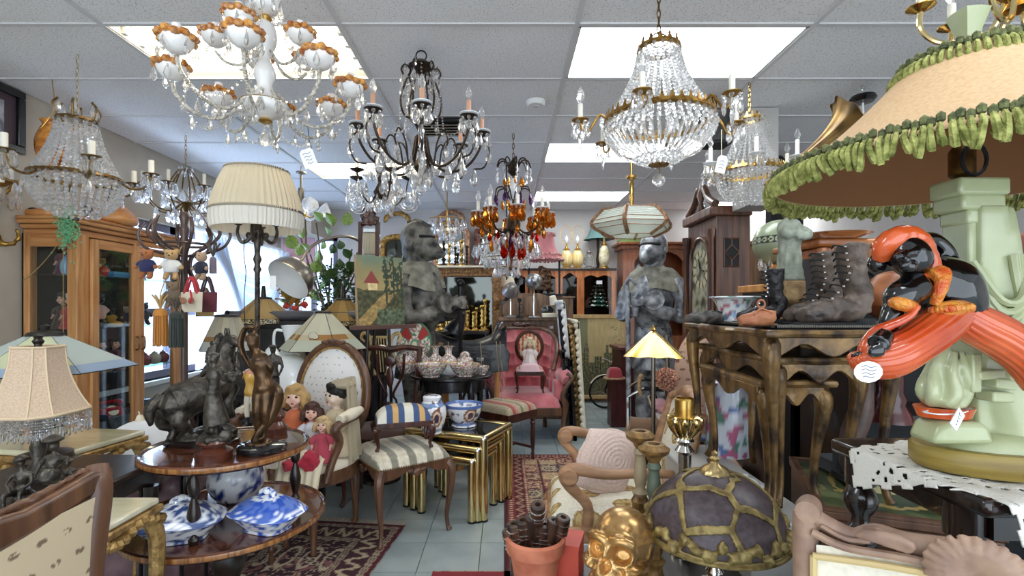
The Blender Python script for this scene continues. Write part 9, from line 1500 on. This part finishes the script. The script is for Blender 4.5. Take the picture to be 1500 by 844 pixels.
obj(MB().tube([Q(1345,446,d-.055),Q(1330,464,d-.055),Q(1300,478,d-.05),Q(1280,488,d-.045),Q(1266,515,d-.045),Q(1280,526,d-.05)],[.007,.009,.011,.012,.013,.008],10,flat=.6),'hanging_sleeve',ORG,LM_,rem=.0045)
ft=MB().tube([Q(1262,526,d-.03),Q(1252,525,d-.035),Q(1243,523,d-.035)],[.013,.011,.007],9);obj(ft,'slipper',ORG,LM_,rem=.004);obj(MB().tube([Q(1262,520,d-.045),Q(1257,528,d-.047)],.011,8,0),'ankle',BLG,LM_,rem=.004)
hd_=MB().tube([Q(1297,490,d-.06),Q(1286,505,d-.07)],[.011,.014],9,0)
for k_ in range(4):hd_.tube([Q(1280+4*k_,508-k_,d-.074),Q(1277+4.4*k_,516,d-.077),Q(1277+4.6*k_,521+1.2*math.sin(k_*1.5),d-.074)],[.0052,.0048,.004],7)
hd_.tube([Q(1292,500,d-.07),Q(1297,508,d-.074),Q(1296,514,d-.074)],[.0055,.005,.004],7);obj(hd_,'hand',BLG,LM_,rem=.0026,sm=1)
tg=obj(MB().ell((0,0,0),(.019,.0012,.014),nu=18,nv=8),'price_tag',PAPER,LM_,loc=Q(1272,545,.64));obj(MB().tube([Q(1262,530,.67),Q(1266,536,.645)],.0008,5,0),'tag_string',WHITE,LM_)
tg2=obj(MB().prism([(-.008,.0),(.008,0),(.008,-.034),(-.008,-.034)],.0012),'price_tag',PAPER,LM_,loc=Q(1408,603,.735),rot=(PI/2-.3,.9,.1));obj(MB().loop([Q(1352,603,.76),Q(1375,607,.735),Q(1405,606,.74),Q(1420,600,.77),Q(1385,600,.79)],.0012,5,3),'tag_string',WHITE,LM_)
INK=mat('pen_ink','5a5a78',rough=.8)
for k_ in range(4):obj(MB().tube([(-.011+.001*k_,-.0016,.007-.0045*k_),(-.004,-.0017,.0085-.0045*k_),(.002,-.0017,.006-.0045*k_),(.01-.001*k_,-.0016,.0075-.0045*k_)],.0004,4,4),'handwriting',INK,tg);obj(MB().tube([(-.004+.002*k_,-.006-.006*k_,.0014),(-.001+.001*k_,-.009-.006*k_,.0015),(.003,-.007-.006*k_,.0014)],.0004,4,4),'handwriting',INK,tg2)
obj(MB().lathe([(.012,.475),(.018,.48),(.018,.52),(.012,.53),(.006,.6),(0,.61)],16,at=(-.035,0,0)),'socket',ABR,LM_);obj(MB().loop([(.02*math.cos(a)+.0,-.002,.5+.026*math.sin(a))for a in np.arange(8)*PI/4],.003,6,2),'switch_bracket',IRON,LM_,loc=(-.035,-.02,0))
SHD=mat('peach_linen_shade','bf9c74','cca981',rough=.85,sc=180);SHI=mat('shade_lining','8a5c38',rough=.9)
prof=[(.295,.486),(.248,.519),(.197,.558),(.148,.604),(.107,.648),(.086,.68)];SX=-.02
p=cat(np.array(prof),4);obj(MB().lathe(p,72,flute=-.0001,at=(SX,0,0)),'shade',SHD,LM_);obj(MB().lathe(p-np.array((.004,0)),72,flute=-.0001,at=(SX,0,0)),'shade_lining',SHI,LM_)
for a in(0,2.1,4.2):obj(MB().tube([(SX+.086*math.cos(a),.086*math.sin(a),.676),(SX,0,.68)],.002,5,0),'spider_wire',BRASS,LM_)
YN=mat('green_chenille','63682a','b2b268',rough=.95,sc=70,bump=.6,bsc=200);YD=mat('olive_braid','464a30','74784c',rough=.95,sc=90,bump=.5,bsc=200);rr=random.Random(2)
for nm,r,zb,n in(('fringe',.297,.482,200),('top_fringe',.1,.652,64)):
    mb=MB();mb2=MB()
    for i in range(n):
        a=i*2*PI/n+rr.uniform(-.006,.006);c,s_=math.cos(a),math.sin(a);L=.021+rr.uniform(-.006,.007);tw=rr.uniform(-.028,.028)
        mb.tube([(r*c,r*s_,zb+.012),((r+.009)*math.cos(a+.004),(r+.009)*math.sin(a+.004),zb),((r+.004)*math.cos(a+.008+tw),(r+.004)*math.sin(a+.008+tw),zb-L),((r-.001)*math.cos(a-.012+tw),(r-.001)*math.sin(a-.012+tw),zb-L*.4)],[.0035,.0045,.0055,.003],5,3)
        mb2.ell(((r-.004)*math.cos(a),(r-.004)*s_,zb+.017+.004*(i%2)),(.0062,.0062,.0085),nu=6,nv=4)
    obj(mb,nm,YN,LM_,kind='stuff',loc=(SX,0,0));obj(mb2,'braid',YD,LM_,kind='stuff',loc=(SX,0,0))
obj(MB().lathe([(.012,.675),(.013,.69),(.016,.72),(.024,.745),(.026,.752),(.018,.748),(0,.74)],8,flute=-.1,nf=4),'finial',CEL,LM_,loc=(-.025,0,0))
# ---------------- carved shell chair at the front corner
SC_=T('shell_back_chair','pickled chair with carved shell crest and cream medallion back, close at the front corner','chair',(.4545,.75,0),-.649);zc2=1.0
obj(MB().tube([(0,0,.5),(0,0,.8),(.0,0,zc2-.03),(.0,0,zc2-.005)],[.017,.016,.018,.015],10),'back_post',BEECH,SC_);obj(MB().lathe([(.004,-.018),(.016,-.018),(.018,0),(.016,.018),(.004,.018)],18,at=(.004,0,zc2-.004),rot=(PI/2,0,0)),'scroll',BEECH,SC_);obj(MB().tube([(.4,0,.5),(.4,0,zc2-.03)],.017,10,0),'back_post',BEECH,SC_)
obj(MB().tube([(.0,0,zc2-.01),(.03,0,zc2-.022),(.06,0,zc2-.03),(.085,0,zc2-.018),(.12,0,zc2-.022),(.17,0,zc2-.02),(.21,0,zc2-.024),(.26,0,zc2-.035),(.32,0,zc2-.05),(.4,0,zc2-.03)],[.014,.012,.012,.013,.014,.017,.017,.014,.012,.012],12),'crest_rail',BEECH,SC_);obj(MB().tube([(.01,-.016,zc2-.032),(.05,-.018,zc2-.042),(.12,-.02,zc2-.036),(.2,-.022,zc2-.036),(.3,-.02,zc2-.048),(.39,-.018,zc2-.045)],.006,8),'moulding',BEECH,SC_);obj(MB().tube([(.075,-.012,zc2-.012),(.09,-.022,zc2-.006),(.1,-.02,zc2-.018),(.088,-.02,zc2-.022),(.085,-.022,zc2-.012)],.004,7,4).tube([(.02,-.014,zc2-.02),(.05,-.016,zc2-.03),(.08,-.016,zc2-.026)],.004,7,4),'carved_leaf',BEECH,SC_,rem=.0026,sm=0)
sb_=MB()
for k_ in range(15):a=-.3+k_*(PI+.6)/14;sb_.tube([(.185,-.03,zc2-.03),(.185+.03*math.cos(a),-.037,zc2-.03+.028*math.sin(a)),(.185+.052*math.cos(a),-.03,zc2-.03+.046*math.sin(a))],[.003,.0055,.0045],7)
obj(sb_,'carved_shell',BEECH,SC_,rem=.0026,sm=0);lf=MB()
for k_ in range(7):a=2.6-k_*.3;lf.tube([(.12,-.026,zc2-.024),(.105+.025*math.cos(a),-.03,zc2-.024+.016*math.sin(a)),(.085+.045*math.cos(a)*.6,-.026,zc2-.028+.02*math.sin(a))],[.004,.006,.003],6)
obj(lf,'carved_leaf',BEECH,SC_,rem=.0026,sm=0);obj(MB().grid(lambda u,v:(.015+.37*u,-.014-.014*math.sin(PI*u)*math.sin(PI*v),.55+(zc2-.6+.02*math.sin(PI*u))*v),110,110),'back_pad',MED,SC_,cf=medf((0,2),.15,(.02,-.075+.03)))
obj(MB().tube([(.012,-.02,zc2-.065),(.1,-.022,zc2-.052),(.2,-.024,zc2-.045),(.3,-.022,zc2-.052),(.39,-.02,zc2-.065)],.005,7),'gimp_braid',mat('gimp','c9b07c',rough=.7),SC_);obj(MB().tube([(.012,-.02,zc2-.065),(.012,-.02,.6)],.005,7,0),'gimp_braid',MT['gimp'],SC_)
obj(MB().bx(.0,.4,-.4,.0,.38,.46),'seat',BEECH,SC_,bev=.02);obj(cushion(.38,.38,.06),'seat_pad',fab('cream_seat','e2dac6'),SC_,loc=(.2,-.2,.45));legs4(SC_,lambda:cabriole(.38,.022),BEECH,.34,.34,.38)
for o in list(SC_.children):
    if o.parent==SC_ and o.name.startswith('leg'):o.location.x+=.2;o.location.y-=.2
pt3=T('paper_price_tag','white paper price tag hanging by black string from the porcelain chandelier','price tag',(X(452,2.05),2.05,Z(232,2.05)));obj(MB().prism([(-.028,-.04),(.028,-.04),(.028,.03),(.018,.04),(-.018,.04),(-.028,.03)],.0015,Matrix.Rotation(-.35,4,'Y')@Matrix.Rotation(PI/2,4,'X')),'tag',PAPER,pt3);obj(MB().tube([(.014,0,.04),(.002,0,.08),(-.004,0,.14)],.0015,5),'string',BLK,pt3)
for k_ in range(4):obj(MB().tube([(-.018+.003*k_,-.003,.02-.014*k_),(-.006,-.003,.024-.014*k_),(.004,-.003,.018-.014*k_),(.016,-.003,.022-.014*k_)],.0009,4,4),'handwriting',INK,pt3,rot=(0,-.35,0))
pt4=T('paper_price_tag','white shaped price tag dangling from the gold basket chandelier','price tag',(X(1057,2.9),2.9,Z(240,2.9)));obj(MB().prism([(-.03,-.055),(.03,-.055),(.03,.03),(.015,.05),(-.015,.05),(-.03,.03)],.0015,Matrix.Rotation(.25,4,'Y')@Matrix.Rotation(PI/2,4,'X')),'tag',PAPER,pt4);obj(MB().tube([(0,0,.045),(.0,0,.2)],.002,5,0),'string',CREAM,pt4)
for k_ in range(3):obj(MB().tube([(-.014,-.003,.01-.02*k_),(-.002,-.003,.018-.02*k_),(.014,-.003,.012-.02*k_)],.001,4,4),'handwriting',INK,pt4,rot=(0,.25,0))
